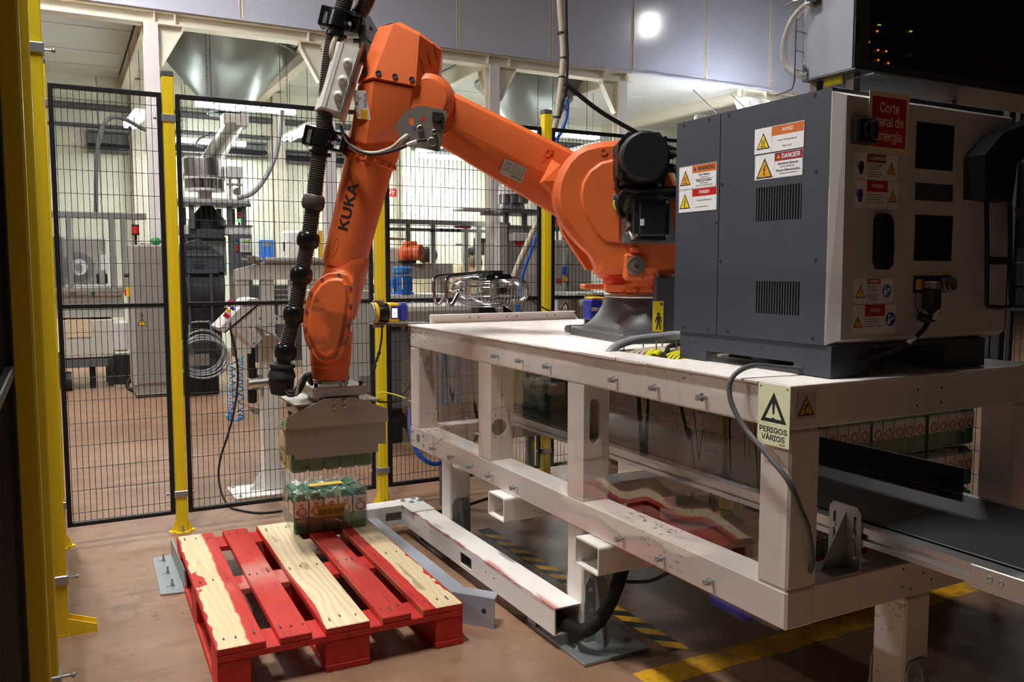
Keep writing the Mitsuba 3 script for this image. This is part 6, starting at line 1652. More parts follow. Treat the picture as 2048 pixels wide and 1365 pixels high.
# ------------------------------------------------------------------ overhead cable bundle and drop hose
k = thing('drop_cables', 'grey and black cable bundle hanging from above behind the link arm', 'cables')
part(k, 'grey_conduit', hose([(2.98, 3.0, 3.6), (2.99, 3.0, 3.26), (3.01, 3.0, 3.05), (3.022, 3.0, 2.87), (3.006, 3.0, 2.66), (2.965, 3.0, 2.39), (2.93, 3.0, 2.26), (2.915, 3.0, 2.0), (2.85, 3.0, 1.72), (2.74, 3.0, 1.50), (2.60, 3.0, 1.20), (2.55, 3.0, .9), (2.55, 3.0, .3), (2.5, 3.0, .02)], .022, 12), 'mat_beige_cable', smooth=True)
part(k, 'black_cable', hose([(3.03, 2.98, 3.6), (3.04, 2.98, 3.05), (3.05, 2.98, 2.85), (3.035, 2.98, 2.62), (2.98, 2.98, 2.4)], .010, 8), 'mat_black_rubber', smooth=True)
part(k, 'slanting_cable', hose([(3.03, 2.98, 2.66), (3.08, 2.97, 2.62), (3.36, 2.95, 2.456), (3.78, 2.92, 2.29), (4.10, 2.9, 2.20), (4.38, 2.88, 2.12), (4.9, 2.86, 2.0), (5.0, 2.86, 1.2), (5.0, 2.86, .03)], .017, 10), 'mat_black_rubber', smooth=True)
part(k, 'cable_ties', cat([ring((x, 3.0, z), (0, 0, 1), .022, .027, .012, 14) for x, z in ((3.0, 3.02), (3.024, 2.84), (3.012, 2.70), (2.965, 2.40))]), 'mat_ink')
part(k, 'shut_off_valve', cat([cyl((3.06, 3.0, 2.62), (3.06, 3.0, 2.54), .016, 12), box(3.03, 3.09, 2.985, 3.015, 2.565, 2.585), cyl((3.03, 3.0, 2.5), (3.05, 3.0, 2.47), .018, 10)]), 'mat_zinc')
solo('blue_air_hose', hose([(3.06, 3.0, 2.54), (3.065, 3.0, 2.48), (3.05, 3.0, 2.40), (3.01, 3.0, 2.30), (2.965, 3.0, 2.22), (2.95, 2.99, 2.02), (2.88, 2.98, 1.74), (2.78, 2.98, 1.50), (2.66, 2.98, 1.20), (2.62, 2.98, .9), (2.6, 2.98, .4), (2.56, 2.98, .02)], .0125, 10), 'mat_blue_hose', 'bright blue air hose hanging beside the cable bundle behind the link arm', 'hose', smooth=True)
solo('blue_air_hose', hose([(1.20, 1.50, .56), (1.19, 1.47, .45), (1.22, 1.45, .33), (1.30, 1.43, .27), (1.38, 1.42, .30), (1.44, 1.41, .40), (1.48, 1.40, .50)], .012, 10), 'mat_blue_hose', 'blue air hose hanging in a loop under the far machine end', 'hose', smooth=True)
solo('yellow_cord', hose([(1.10, 1.72, .615), (1.13, 1.70, .62), (1.18, 1.60, .61), (1.22, 1.48, .585), (1.25, 1.40, .57)], .004, 6), 'mat_yellow_wire', 'thin yellow cord tied from the yellow post to the machine end', 'cord', smooth=True)
solo('floor_cable', hose([(.78, 1.62, .006), (.95, 1.56, .006), (1.12, 1.50, .006), (1.28, 1.46, .006), (1.5, 1.5, .006), (1.9, 1.65, .006), (2.2, 1.6, .006)], .006, 6), 'mat_black_rubber', 'black cable lying on the floor behind the white cross tube', 'cable', smooth=True)


# ------------------------------------------------------------------ packing machines behind the fence
def screws_tri(parent, x, y, z, s):
    t = tri(0, 0, s)
    put_layers(parent, (x, y, z), RX, UZ, [('triangle_border', t, 'mat_ink', 0), ('triangle', t.buffer(-.08 * s, join_style=2), 'mat_warn_yellow', .0004), ('symbol', glyph('bolt', 0, -.05 * s, s * .9), 'mat_ink', .0008)])


k = thing('control_cabinet', 'tall grey control cabinet with a red beacon behind the narrow fence panel', 'cabinet')
part(k, 'body', box(.235, .60, 6.45, 6.95, .13, 1.505, .006), 'mat_grey_mid')
part(k, 'door', box(.262, .598, 6.437, 6.449, .145, 1.49, .003), 'mat_grey_paint')
part(k, 'plinth', box(.25, .59, 6.47, 6.93, .03, .13), 'mat_grey_mid')
part(k, 'foot', cat([cyl((x, 6.5, 0), (x, 6.5, .03), .035, 14) for x in (.28, .56)]), 'mat_black_rubber')
part(k, 'lock', cyl((.318, 6.437, .83), (.318, 6.428, .83), .016, 14), 'mat_steel')
screws_tri(k, .322, 6.4365, .755, .085)
b = part(k, 'beacon', cat([cyl((.30, 6.5, 1.505), (.30, 6.5, 1.60), .012, 10), cyl((.30, 6.5, 1.60), (.30, 6.5, 1.615), .036, 18), cyl((.30, 6.5, 1.685), (.30, 6.5, 1.70), .034, 18)]), 'mat_black_paint')
part(b, 'red_dome', cyl((.30, 6.5, 1.615), (.30, 6.5, 1.685), .033, 18), 'mat_red')
part(k, 'switch', cat([cyl((.236, 6.60, 1.21), (.19, 6.60, 1.21), .02, 12)]), 'mat_black_paint')
part(k, 'main_switch', cat([box(.20, .236, 6.55, 6.62, 1.0, 1.09, .004)]), 'mat_warn_yellow')
part(k, 'main_knob', box(.185, .20, 6.57, 6.60, 1.01, 1.07, .004), 'mat_red')
solo('cable_coil_green', sphere((.49, 6.6, 1.545), .05, 2, (1, 1, .8)), 'mat_green', 'green bundle lying on top of the grey control cabinet', 'bundle')
solo('dish', lathe([(0, 0), (.05, 0), (.06, .02), (.055, .02), (.0, .005)], (.40, 6.6, 1.506), (0, 0, 1), 20), 'mat_white_clean', 'small white dish on top of the grey control cabinet', 'dish')

k = thing('flow_wrapper', 'packaging machine with a clear guard and film reel at the far left', 'machine')
part(k, 'lower_body', box(-.40, .12, 7.35, 8.1, .34, .74, .01), 'mat_grey_light')
part(k, 'mid_body', box(-.42, .22, 7.40, 8.1, .76, 1.06, .006), 'mat_grey_mid')
part(k, 'top_rail', box(-.75, .47, 7.30, 7.36, 1.79, 1.86, .006), 'mat_alu')
part(k, 'lower_rail', box(-.75, .30, 7.30, 7.36, 1.03, 1.08, .006), 'mat_grey_paint')
for x in (-.27, .13, .24):
    part(k, 'guard_post', box(x - .025, x + .025, 7.30, 7.35, 1.05, 1.80, .004), 'mat_alu')
part(k, 'rear_plate', box(-.42, .09, 7.85, 7.88, 1.1, 1.60), 'mat_grey_paint')
gv = [(-.75, 7.295, 1.08), (.30, 7.295, 1.08), (.30, 7.295, 1.79), (-.75, 7.295, 1.79)]
part(k, 'guard_pane', trimesh.Trimesh(gv, [[0, 1, 2], [0, 2, 3]], process=False), 'mat_guard')
part(k, 'film_reel', ring((-.19, 7.62, 1.29), (0, -1, 0), .035, .085, .14, 30), 'mat_paper')
part(k, 'reel_hub', cyl((-.19, 7.62, 1.29), (-.19, 7.46, 1.29), .034, 20), 'mat_wall_dark')
part(k, 'reel_backing', cyl((-.19, 7.66, 1.29), (-.19, 7.64, 1.29), .16, 30), 'mat_grey_dark')
part(k, 'notice', box(.02, .17, 7.40, 7.405, 1.26, 1.42), 'mat_paper')
for x, z in ((-.02, 1.12), (.06, 1.12)):
    part(k, 'guard_handle', cyl((x, 7.28, z), (x, 7.28, z + .10), .012, 10), 'mat_black_paint')
part(k, 'dark_bottle', cyl((-.37, 7.5, 1.05), (-.37, 7.5, 1.62), .05, 16, .02), 'mat_charcoal')
part(k, 'roller', cat([cyl((-.05, 7.4, 1.02), (.2, 7.4, 1.02), .03, 14)]), 'mat_paper')
part(k, 'roller_green', cat([cyl((-.08, 7.4, 1.02), (-.05, 7.4, 1.02), .032, 14)]), 'mat_green')
part(k, 'white_tank', box(.11, .25, 7.25, 7.4, .40, .72, .02), 'mat_controller_door')
part(k, 'black_motor', cyl((.18, 7.34, .05), (.18, 7.34, .36), .085, 18), 'mat_black_motor')
part(k, 'small_notch', box(-.33, -.10, 7.34, 7.349, .56, .75), 'mat_pack_cream')
part(k, 'caster', cat([cyl((-.36, 7.4, .10), (-.30, 7.4, .10), .10, 20), cyl((-.10, 7.5, .0), (-.10, 7.5, .3), .03, 12)]), 'mat_black_rubber')
part(k, 'skirt_beam', box(-.42, .14, 7.36, 7.5, .24, .33, .004), 'mat_grey_dark')
part(k, 'leg', each([box(x, x + .06, y, y + .06, 0, .35) for x in (-.42, .05) for y in (7.6, 8.0)]), 'mat_grey_dark')
part(k, 'cables', cat([hose([(.05 + .03 * i, 7.3, .33), (.08, 7.28, .18), (.14, 7.28, .12), (.20, 7.3, .2), (.22, 7.32, .36)], .01, 6) for i in range(3)]), 'mat_black_rubber', smooth=True)
part(k, 'drive_cables', hose([(.3, 7.0, .4), (.26, 6.98, .2), (.20, 6.95, .08), (.24, 6.9, .03), (.33, 6.8, .03)], .02, 8), 'mat_black_rubber', smooth=True)
part(k, 'overhead_pipe', hose([(.0, 7.6, 1.86), (.02, 7.6, 2.3), (.06, 7.6, 2.66), (.15, 7.62, 2.86), (.30, 7.7, 2.90), (.55, 7.8, 2.80), (.8, 7.9, 2.72)], .022, 8), 'mat_grey_dark', smooth=True)

k = thing('bagging_machine', 'dark bagging machine with a sloped hood behind the second fence panel', 'machine')
part(k, 'hood', extr([(.735, 1.525), (.86, 1.57), (1.09, 1.41), (1.105, 1.24), (.72, 1.24)], .5, XZ(6.85)), 'mat_charcoal')
part(k, 'hood_ridge', extr([(.735, 1.40), (1.09, 1.40), (1.09, 1.42), (.735, 1.42)], .52, XZ(6.86)), 'mat_grey_dark')
part(k, 'hood_window', box(.80, .905, 6.344, 6.349, 1.265, 1.345), 'mat_ink')
part(k, 'hood_bar', box(.735, 1.035, 6.325, 6.349, 1.225, 1.262, .004), 'mat_controller')
part(k, 'drum', cyl((.72, 6.62, 1.09), (1.10, 6.62, 1.09), .26, 40), 'mat_charcoal', smooth=40)
part(k, 'lower_body', box(.70, 1.08, 6.50, 6.9, .20, .90, .006), 'mat_grey_dark')
part(k, 'base', box(.69, 1.02, 6.40, 6.9, .0, .20, .006), 'mat_black_paint')
for x in (.755, .965):
    part(k, 'bar', cyl((x, 6.33, .62), (x, 6.33, 1.22), .013, 10), 'mat_controller')
part(k, 'mid_plate', box(.72, 1.12, 6.35, 6.5, .72, .88, .004), 'mat_black_paint')
part(k, 'frame_loop', sweep(spline([(.74, 6.33, .55), (.75, 6.33, .72), (.80, 6.33, .745), (.90, 6.33, .745), (.94, 6.33, .73), (.945, 6.33, .55)], 6), .01, 8), 'mat_grey_cable', smooth=True)
part(k, 'green_plate', box(.70, .93, 6.39, 6.399, .30, .42), 'mat_grey_paint')
part(k, 'blue_clip', hose([(.85, 6.33, .92), (.89, 6.33, .90), (.93, 6.33, .93)], .01, 6), 'mat_blue', smooth=True)
part(k, 'hood_tape', cat([extr([(.735, 1.47), (.95, 1.47), (.97, 1.49), (.735, 1.50)], .003, XZ(6.348))]), 'mat_ink')
for i, (r, dz, dx) in enumerate(((.20, 0, 0), (.215, -.02, .01), (.19, -.06, .005), (.235, -.10, .0), (.24, -.15, .01))):
    t = np.linspace(0, 2 * math.pi, 49)[:-1]
    solo('cable_ring', sweep(np.c_[.845 + dx + r * np.cos(t), 6.30 - .018 * i + .01 * np.sin(2 * t), .46 + dz * .5 + (r * np.sin(t)) * (1 if i < 3 else .8)], .011, 6, True), 'mat_grey_cable', 'ring of grey cable hanging on the dark bagging machine', 'cable', smooth=True, group='rings of grey cable on the bagging machine')

k = thing('multihead_weigher', 'round stainless multihead weigher on a grey platform, under the slanted chute', 'weigher')
W0 = V(1.07, 7.3, 0)
part(k, 'drum', lathe([(.0, 2.46), (.205, 2.46), (.21, 2.45), (.21, 2.26), (.0, 2.26)], W0, (0, 0, 1), 40), 'mat_steel', smooth=35)
part(k, 'ring', lathe([(.0, 2.27), (.215, 2.27), (.215, 2.24), (0, 2.24)], W0, (0, 0, 1), 40), 'mat_controller_door')
for i in range(12):
    a = i * math.pi / 6
    part(k, 'hopper_bucket', lathe([(0, 2.25), (.043, 2.25), (.036, 2.13), (0, 2.13)], W0 + V(.165 * math.cos(a), .165 * math.sin(a), 0), (0, 0, 1), 12), 'mat_steel', smooth=40)
part(k, 'lower_ring', lathe([(.10, 2.14), (.205, 2.14), (.205, 2.115), (.10, 2.115), (.10, 2.14)], W0, (0, 0, 1), 40), 'mat_controller_door')
part(k, 'stem', cat([box(1.005, 1.135, 7.24, 7.36, 2.03, 2.13, .006)]), 'mat_controller_door')
part(k, 'platform', box(.70, 1.51, 7.1, 7.9, 1.98, 2.022, .004), 'mat_grey_mid')
part(k, 'platform_edge', box(.69, 1.515, 7.09, 7.1, 1.95, 1.985), 'mat_grey_dark')
part(k, 'leg', each([box(x, x + .05, y, y + .05, 1.70, 1.97) for x in (.88, 1.27, 1.42) for y in (7.12, 7.8)] + [box(x, x + .05, y, y + .05, 0, 1.70) for x in (.72, 1.50) for y in (7.3, 7.85)]), 'mat_grey_dark')
part(k, 'funnel', lathe([(.06, 1.97), (.20, 1.80), (.20, 1.70), (.0, 1.68)], W0 + V(.03, .1, 0), (0, 0, 1), 24), 'mat_black_paint', smooth=30)
part(k, 'former_box', box(.85, 1.24, 7.15, 7.5, 1.60, 1.70, .006), 'mat_charcoal')
part(k, 'white_cover', box(.78, .87, 7.14, 7.5, 1.64, 1.74, .004), 'mat_controller_door')
part(k, 'white_cover', cat([box(1.26, 1.52, 7.12, 7.5, 1.645, 1.735, .004)]), 'mat_controller_door')
part(k, 'cover_rim', box(1.25, 1.535, 7.11, 7.5, 1.735, 1.75), 'mat_grey_dark')
part(k, 'window_column', box(.86, 1.26, 7.2, 7.5, 1.20, 1.62, .006), 'mat_wall_dark')
e = part(k, 'electric_box', box(1.30, 1.455, 7.20, 7.35, 2.265, 2.395, .006), 'mat_controller_door')
part(e, 'box_leg', each([box(x, x + .02, 7.24, 7.28, 2.02, 2.265) for x in (1.32, 1.42)] + [box(1.30, 1.46, 7.22, 7.3, 2.19, 2.21)]), 'mat_grey_paint')
part(e, 'pressure_gauge', cyl((1.39, 7.22, 2.12), (1.39, 7.17, 2.12), .04, 18), 'mat_steel_dull')
s = part(k, 'stack_light', cyl((1.406, 7.2, 1.75), (1.406, 7.2, 1.785), .012, 10), 'mat_black_paint')
for z0, z1, m in ((1.90, 1.95, 'mat_black_paint'), (1.86, 1.90, 'mat_red'), (1.82, 1.86, 'mat_orange_band')):
    part(s, 'lamp_segment', cyl((1.406, 7.2, z0), (1.406, 7.2, z1), .023, 16), m)
part(s, 'lamp_segment', cyl((1.406, 7.2, 1.785), (1.406, 7.2, 1.82), .023, 16), 'mat_green', emitter=emitter([.3, 2.6, .5], .01))
part(k, 'air_hose', hose([(1.93, 7.3, 3.05), (1.905, 7.25, 2.95), (1.87, 7.2, 2.75), (1.82, 7.17, 2.55), (1.72, 7.15, 2.33), (1.60, 7.13, 2.16), (1.50, 7.12, 2.08), (1.38, 7.12, 2.045)], .026, 12), 'mat_grey_cable', smooth=True)

k = thing('control_console', 'dark control console with a keypad and green display behind the conveyor frame', 'console')
part(k, 'body', box(1.30, 1.50, 7.0, 7.3, .3, 1.65, .006), 'mat_grey_dark')
kp_ = part(k, 'keypad', box(1.372, 1.49, 6.985, 6.999, 1.45, 1.60, .003), 'mat_controller_door')
part(kp_, 'display', box(1.395, 1.465, 6.983, 6.986, 1.55, 1.578), 'mat_green_wire')
part(kp_, 'keys', cat([box(1.39 + .02 * i, 1.402 + .02 * i, 6.983, 6.986, 1.475 + .02 * j, 1.487 + .02 * j) for i in range(4) for j in range(3)]), 'mat_ink_grey', stuff=True)
for x, z, m in ((1.338, 1.585, 'mat_blue_deep'), (1.338, 1.55, 'mat_green'), (1.338, 1.515, 'mat_red'), (1.335, 1.48, 'mat_red')):
    part(k, 'push_button', cyl((x, 6.999, z), (x, 6.98, z), .014, 14), m)

k = thing('infeed_conveyor', 'light grey box frame of an infeed conveyor behind the robot wrist', 'machine')
part(k, 'top_beam', extr([(1.14, 1.165), (1.14, 1.265), (1.43, 1.338), (2.70, 1.338), (2.70, 1.165)], .10, XZ(6.1)), 'mat_grey_light')
for x in (1.14, 1.38, 1.85, 2.4):
    part(k, 'leg', box(x, x + .13, 6.01, 6.09, 0, 1.165, .004), 'mat_grey_light')
part(k, 'lower_beam', box(1.14, 2.7, 6.02, 6.08, .72, .80, .004), 'mat_grey_light')
part(k, 'side_panel', box(1.66, 1.85, 6.03, 6.08, .80, 1.16), 'mat_controller_door')
part(k, 'switch_box', box(1.55, 1.75, 6.0, 6.04, .80, .92, .004), 'mat_grey_mid')
part(k, 'roller', cyl((1.42, 6.0, 1.352), (2.3, 6.0, 1.352), .035, 16), 'mat_grey_paint', smooth=40)
part(k, 'roller_bearing', cat([cyl((1.20, 6.0, 1.355), (1.40, 6.0, 1.355), .022, 12), box(1.25, 1.33, 5.97, 6.03, 1.32, 1.40, .006), cyl((1.34, 6.0, 1.355), (1.37, 6.0, 1.355), .04, 14)]), 'mat_steel_dull')
part(k, 'drive_rods', cat([cyl((1.45, 6.2, .95 + .05 * i), (2.3, 6.2, .95 + .05 * i), .018, 10) for i in range(3)]), 'mat_steel_dull')
part(k, 'rear_panel', box(1.2, 2.7, 6.45, 6.47, .3, 1.1), 'mat_grey_dark')
solo('emergency_stop', cat([cyl((1.10, 5.99, .94), (1.10, 5.94, .94), .03, 14), box(1.07, 1.139, 5.99, 6.03, .91, .97)]), 'mat_red', 'red emergency stop button left of the light grey conveyor frame', 'button')
k = thing('white_unit', 'white rounded plastic unit standing on the infeed conveyor behind the hose', 'unit')
part(k, 'body', box(2.22, 2.50, 8.45, 8.8, 1.39, 1.765, .03), 'mat_white_clean')
part(k, 'side_handle', cyl((2.216, 8.6, 1.50), (2.216, 8.6, 1.62), .012, 10), 'mat_ink')
part(k, 'stand', box(2.30, 2.42, 8.5, 8.7, 0, 1.39), 'mat_grey_mid')
solo('gold_board', cat([box(2.64, 2.80, 8.5, 8.52, 1.30, 1.77), box(2.71, 2.73, 8.505, 8.515, 0, 1.30)]), 'mat_gold', 'gold and black printed board behind the white unit', 'board')
k = thing('blue_wall_cabinet', 'narrow blue wall unit on the cream back wall between the console and the hose', 'wall unit')
part(k, 'body', box(2.42, 2.62, 11.05, 11.19, 1.32, 1.72, .004), 'mat_blue')
part(k, 'label', box(2.45, 2.58, 11.045, 11.049, 1.62, 1.70), 'mat_ink_grey')

for nm, x0, x1, z0, z1 in (('left', 2.69, 3.47, 1.17, 1.33),):
    k = thing('machine_beam', 'grey machine beam under the orange motor', 'machine')
    part(k, 'beam', box(2.6, 3.45, 6.0, 6.1, 1.165, 1.33, .006), 'mat_grey_mid')
    part(k, 'leg', each([box(x, x + .1, 6.0, 6.1, 0, 1.165) for x in (2.65, 3.30)]), 'mat_grey_mid')
    part(k, 'rear_housing', box(2.6, 2.95, 6.15, 6.6, 1.33, 1.50, .02), 'mat_grey_light')
k = thing('gear_motor', 'orange geared motor on the grey machine beam', 'motor')
part(k, 'gear_case', sphere((2.90, 6.02, 1.43), .10, 3, (.8, .7, 1.05)), 'mat_orange')
part(k, 'motor_body', cyl((2.90, 6.0, 1.445), (3.02, 5.88, 1.445), .085, 24), 'mat_orange', smooth=40)
part(k, 'fan_grille', ring((3.02, 5.88, 1.445), (.7, -.7, 0), .02, .085, .012, 24), 'mat_orange_dark')
part(k, 'terminal_box', box(2.88, 3.0, 5.92, 6.02, 1.52, 1.565, .006), 'mat_orange')
part(k, 'fins', cat([ring(V(2.92, 5.98, 1.445) + V(.7, -.7, 0) * .02 * i, (.7, -.7, 0), .08, .09, .005, 24) for i in range(5)]), 'mat_orange_dark')
part(k, 'mount', box(2.84, 3.0, 5.95, 6.06, 1.331, 1.36), 'mat_black_paint')
k = thing('lift_table', 'pale table top before the beam with the blue motor on it', 'table')
part(k, 'top', box(2.2, 2.90, 4.9, 5.3, .995, 1.035, .004), 'mat_white_clean')
part(k, 'leg', each([box(x, x + .06, y, y + .06, 0, .995) for x in (2.22, 2.82) for y in (4.93, 5.2)]), 'mat_grey_mid')
k = thing('blue_motor', 'upright finned blue electric motor on the pale table top', 'motor')
part(k, 'body', cyl((2.48, 5.0, 1.05), (2.48, 5.0, 1.21), .078, 24), 'mat_blue_motor', smooth=40)
part(k, 'fins', cat([box(2.48 + .074 * math.cos(a) - .006, 2.48 + .09 * math.cos(a) + .006, 5.0 + .08 * math.sin(a) - .004, 5.0 + .08 * math.sin(a) + .004, 1.06, 1.20) for a in np.arange(0, 6.28, .35)]), 'mat_blue')
part(k, 'fan_cowl', cyl((2.48, 5.0, 1.22), (2.48, 5.0, 1.297), .087, 28, .015), 'mat_blue_motor', smooth=40)
part(k, 'flange', cyl((2.48, 5.0, 1.036), (2.48, 5.0, 1.05), .11, 28), 'mat_blue')
part(k, 'terminal_box', box(2.37, 2.41, 4.96, 5.04, 1.09, 1.18, .004), 'mat_blue')
part(k, 'label', box(2.445, 2.465, 4.918, 4.922, 1.08, 1.19), 'mat_paper')

k = thing('gantry', 'aluminium gantry frame over the workers at the far table', 'frame')
part(k, 'top_beam', box(3.0, 4.88, 7.35, 7.43, 1.822, 1.880, .004), 'mat_alu')
part(k, 'lower_beam', box(3.1, 4.55, 7.37, 7.41, 1.738, 1.777, .003), 'mat_alu')
for x in (3.45, 3.785, 4.24, 4.42, 4.82):
    part(k, 'post', box(x - .03, x + .03, 7.35, 7.41, 0, 1.822, .003), 'mat_alu')
part(k, 'connector_strip', box(4.07, 4.30, 7.33, 7.35, 1.787, 1.817, .002), 'mat_maroon')
part(k, 'cable_clamp', [box(3.87 + .08 * i, 3.91 + .08 * i, 7.33, 7.37, 1.738, 1.777, .003) for i in range(4)] + [box(3.74, 3.79, 7.32, 7.35, 1.73, 1.77)], 'mat_black_paint')
part(k, 'cross_rod', [cyl((3.1, 7.39, 1.64), (3.45, 7.39, 1.64), .015, 8), cyl((4.24, 7.39, 1.59), (4.24, 7.65, 1.59), .02, 8)], 'mat_steel_dull')
part(k, 'dark_actuator', box(4.42, 4.57, 7.45, 7.52, 1.45, 1.67, .01), 'mat_charcoal')
part(k, 'actuator_arm', box(4.45, 4.5, 7.41, 7.46, 1.5, 1.6), 'mat_steel_dull')
k = thing('work_table', 'grey work table where the workers stand', 'table')
part(k, 'top', box(3.6, 5.5, 8.40, 8.95, .92, .96, .004), 'mat_grey_light')
part(k, 'leg', [box(x, x + .06, y, y + .06, 0, .92) for x in (3.65, 5.4) for y in (8.45, 8.85)], 'mat_grey_mid')

k = thing('packing_machine', 'grey sheet metal packing machine behind the tall yellow post right of the fan', 'machine')
part(k, 'body', box(4.32, 4.80, 6.4, 7.0, .25, 1.60, .006), 'mat_grey_paint')
part(k, 'left_post', box(4.22, 4.32, 6.38, 6.5, .2, 1.80, .004), 'mat_grey_mid')
part(k, 'white_top', box(4.40, 4.62, 6.37, 6.6, 1.60, 1.70, .01), 'mat_controller_door')
part(k, 'sloped_cover', extr([(4.36, 1.80), (4.80, 1.80), (4.80, 1.60), (4.44, 1.60)], .3, XZ(6.9)), 'mat_grey_mid')
part(k, 'door_frame', box(4.55, 4.82, 6.385, 6.399, .9, 1.50, .003), 'mat_grey_mid')
part(k, 'door_pane', box(4.60, 4.78, 6.38, 6.386, 1.2, 1.45), 'mat_grey_light')
part(k, 'red_emblem', extr([(-.06, 0), (0, .045), (.06, 0), (0, -.045)], .002, frame((4.49, 6.398, 1.575), RX, UZ)), 'mat_red')
part(k, 'platform', box(4.24, 4.86, 6.35, 6.95, 1.93, 1.98, .004), 'mat_grey_dark')
part(k, 'platform_leg', each([box(x, x + .05, 6.4, 6.45, 1.60, 1.93) for x in (4.30, 4.55, 4.78)]), 'mat_grey_dark')
part(k, 'weigher_drum', lathe([(0, 2.26), (.18, 2.26), (.18, 2.20), (.19, 2.19), (.19, 2.16), (0, 2.16)], (4.52, 6.6, 0), (0, 0, 1), 30), 'mat_controller_door', smooth=30)
part(k, 'weigher_buckets', cat([cyl((4.52 + .15 * math.cos(a), 6.6 + .15 * math.sin(a), 2.06), (4.52 + .15 * math.cos(a), 6.6 + .15 * math.sin(a), 2.16), .035, 10) for a in np.arange(0, 6.28, .7)]), 'mat_steel')
part(k, 'weigher_cone', lathe([(0, 2.08), (.12, 2.06), (.16, 1.99), (0, 1.98)], (4.52, 6.6, 0), (0, 0, 1), 24), 'mat_grey_dark', smooth=30)
part(k, 'side_shelf', box(3.85, 4.22, 6.6, 6.9, 1.965, 1.985), 'mat_grey_mid')
k = thing('stack_light', 'black, red, orange and green stack light right of the yellow post', 'signal light')
part(k, 'pole', cyl((5.15, 6.62, 1.50), (5.15, 6.62, 1.745), .012, 10), 'mat_steel_dull')
for z0, z1, m in ((1.74, 1.79, 'mat_green'), (1.79, 1.84, 'mat_orange_band'), (1.84, 1.885, 'mat_red'), (1.885, 1.935, 'mat_black_paint')):
    part(k, 'lamp_segment', cyl((5.15, 6.62, z0), (5.15, 6.62, z1), .033, 16), m)
k = thing('switch_cabinet', 'grey switch cabinet with a small red beacon between the yellow post and the robot', 'cabinet')
part(k, 'body', box(5.33, 5.66, 6.6, 7.0, .5, 1.555, .006), 'mat_grey_mid')
part(k, 'plinth', [box(5.35, 5.64, 6.65, 6.95, 0, .5), box(5.13, 5.26, 6.65, 6.95, 0, .5)], 'mat_grey_dark')
part(k, 'front_panel', box(5.35, 5.64, 6.588, 6.599, .54, 1.53, .003), 'mat_grey_paint')
part(k, 'side_panel', box(5.11, 5.28, 6.6, 7.0, .5, 1.63, .006), 'mat_controller_door')
part(k, 'inset_panel', box(5.125, 5.2, 6.592, 6.599, 1.10, 1.58), 'mat_grey_mid')
bb = part(k, 'beacon', cat([cyl((5.262, 6.62, 1.555), (5.262, 6.62, 1.64), .010, 8), cyl((5.262, 6.62, 1.64), (5.262, 6.62, 1.655), .032, 14), cyl((5.262, 6.62, 1.735), (5.262, 6.62, 1.75), .032, 14)]), 'mat_black_paint')
part(bb, 'red_dome', cyl((5.262, 6.62, 1.655), (5.262, 6.62, 1.735), .029, 14), 'mat_red')
part(k, 'green_cap', cyl((5.37, 6.7, 1.556), (5.37, 6.7, 1.62), .05, 16), 'mat_green')
part(k, 'white_lamp', sphere((5.46, 6.7, 1.58), .05, 2), 'mat_paper')
for z, m in ((1.22, 'mat_blue'), (1.27, 'mat_blue'), (1.14, 'mat_warn_yellow')):
    part(k, 'push_button', cyl((5.245, 6.599, z), (5.245, 6.565, z), .028, 14), m)
part(k, 'emergency_stop', cat([cyl((5.15, 6.591, 1.12), (5.15, 6.55, 1.12), .03, 14)]), 'mat_red')
k = thing('infeed_base', 'low white machine base with pipes right of the tall yellow post', 'machine')
part(k, 'body', box(5.0, 6.1, 5.9, 6.5, .3, .95, .01), 'mat_controller_door')
part(k, 'pipe', hose([(4.75, 5.8, .80), (4.85, 5.8, .86), (5.0, 5.8, .86), (5.1, 5.8, .92), (5.15, 5.85, .98)], .05, 12), 'mat_grey_light', smooth=True)
part(k, 'cyclone', lathe([(.12, .95), (.12, .80), (.03, .55), (0, .55)], (4.85, 5.85, 0), (0, 0, 1), 20), 'mat_steel_dull', smooth=30)
part(k, 'top_rim', box(4.98, 6.12, 5.88, 6.52, .95, .99, .004), 'mat_grey_light')
k = thing('filling_machine', 'large dark grey machine body low behind the fan', 'machine')
part(k, 'body', box(1.6, 2.6, 3.2, 3.9, .25, .86, .02), 'mat_grey_dark')
part(k, 'cover', box(1.55, 2.66, 3.15, 3.95, .86, 1.0, .03), 'mat_grey_paint')
part(k, 'left_panel', box(1.22, 1.58, 3.2, 3.8, .10, 1.12, .004), 'mat_grey_mid')
part(k, 'base', box(1.3, 2.6, 3.25, 3.85, 0, .25), 'mat_black_paint')
part(k, 'bolt_plate', box(1.47, 1.56, 3.18, 3.199, .40, .52), 'mat_zinc')
k = thing('exit_sign', 'small red emergency sign with a white arrow on the cream back wall', 'sign')
part(k, 'plate', box(4.565, 4.74, 11.185, 11.195, 2.49, 2.62), 'mat_red')
part(k, 'arrow', cat([extr([(4.655, 2.51), (4.675, 2.51), (4.675, 2.56), (4.70, 2.56), (4.665, 2.605), (4.64, 2.56), (4.655, 2.56)], .002, XZ(11.185))]), 'mat_paper')
part(k, 'figure', cat([extr([(4.58, 2.52), (4.60, 2.55), (4.62, 2.58), (4.60, 2.60), (4.625, 2.60), (4.63, 2.56), (4.60, 2.52)], .002, XZ(11.185))]), 'mat_paper')

# ------------------------------------------------------------------ workers at the far table
def limb(pts):
    """hulls of consecutive spheres"""
    out = []
    for (a, ra), (b, rb) in zip(pts[:-1], pts[1:]):
        out.append(hull(np.vstack([sphere(a, ra, 2).vertices, sphere(b, rb, 2).vertices])))
    return out


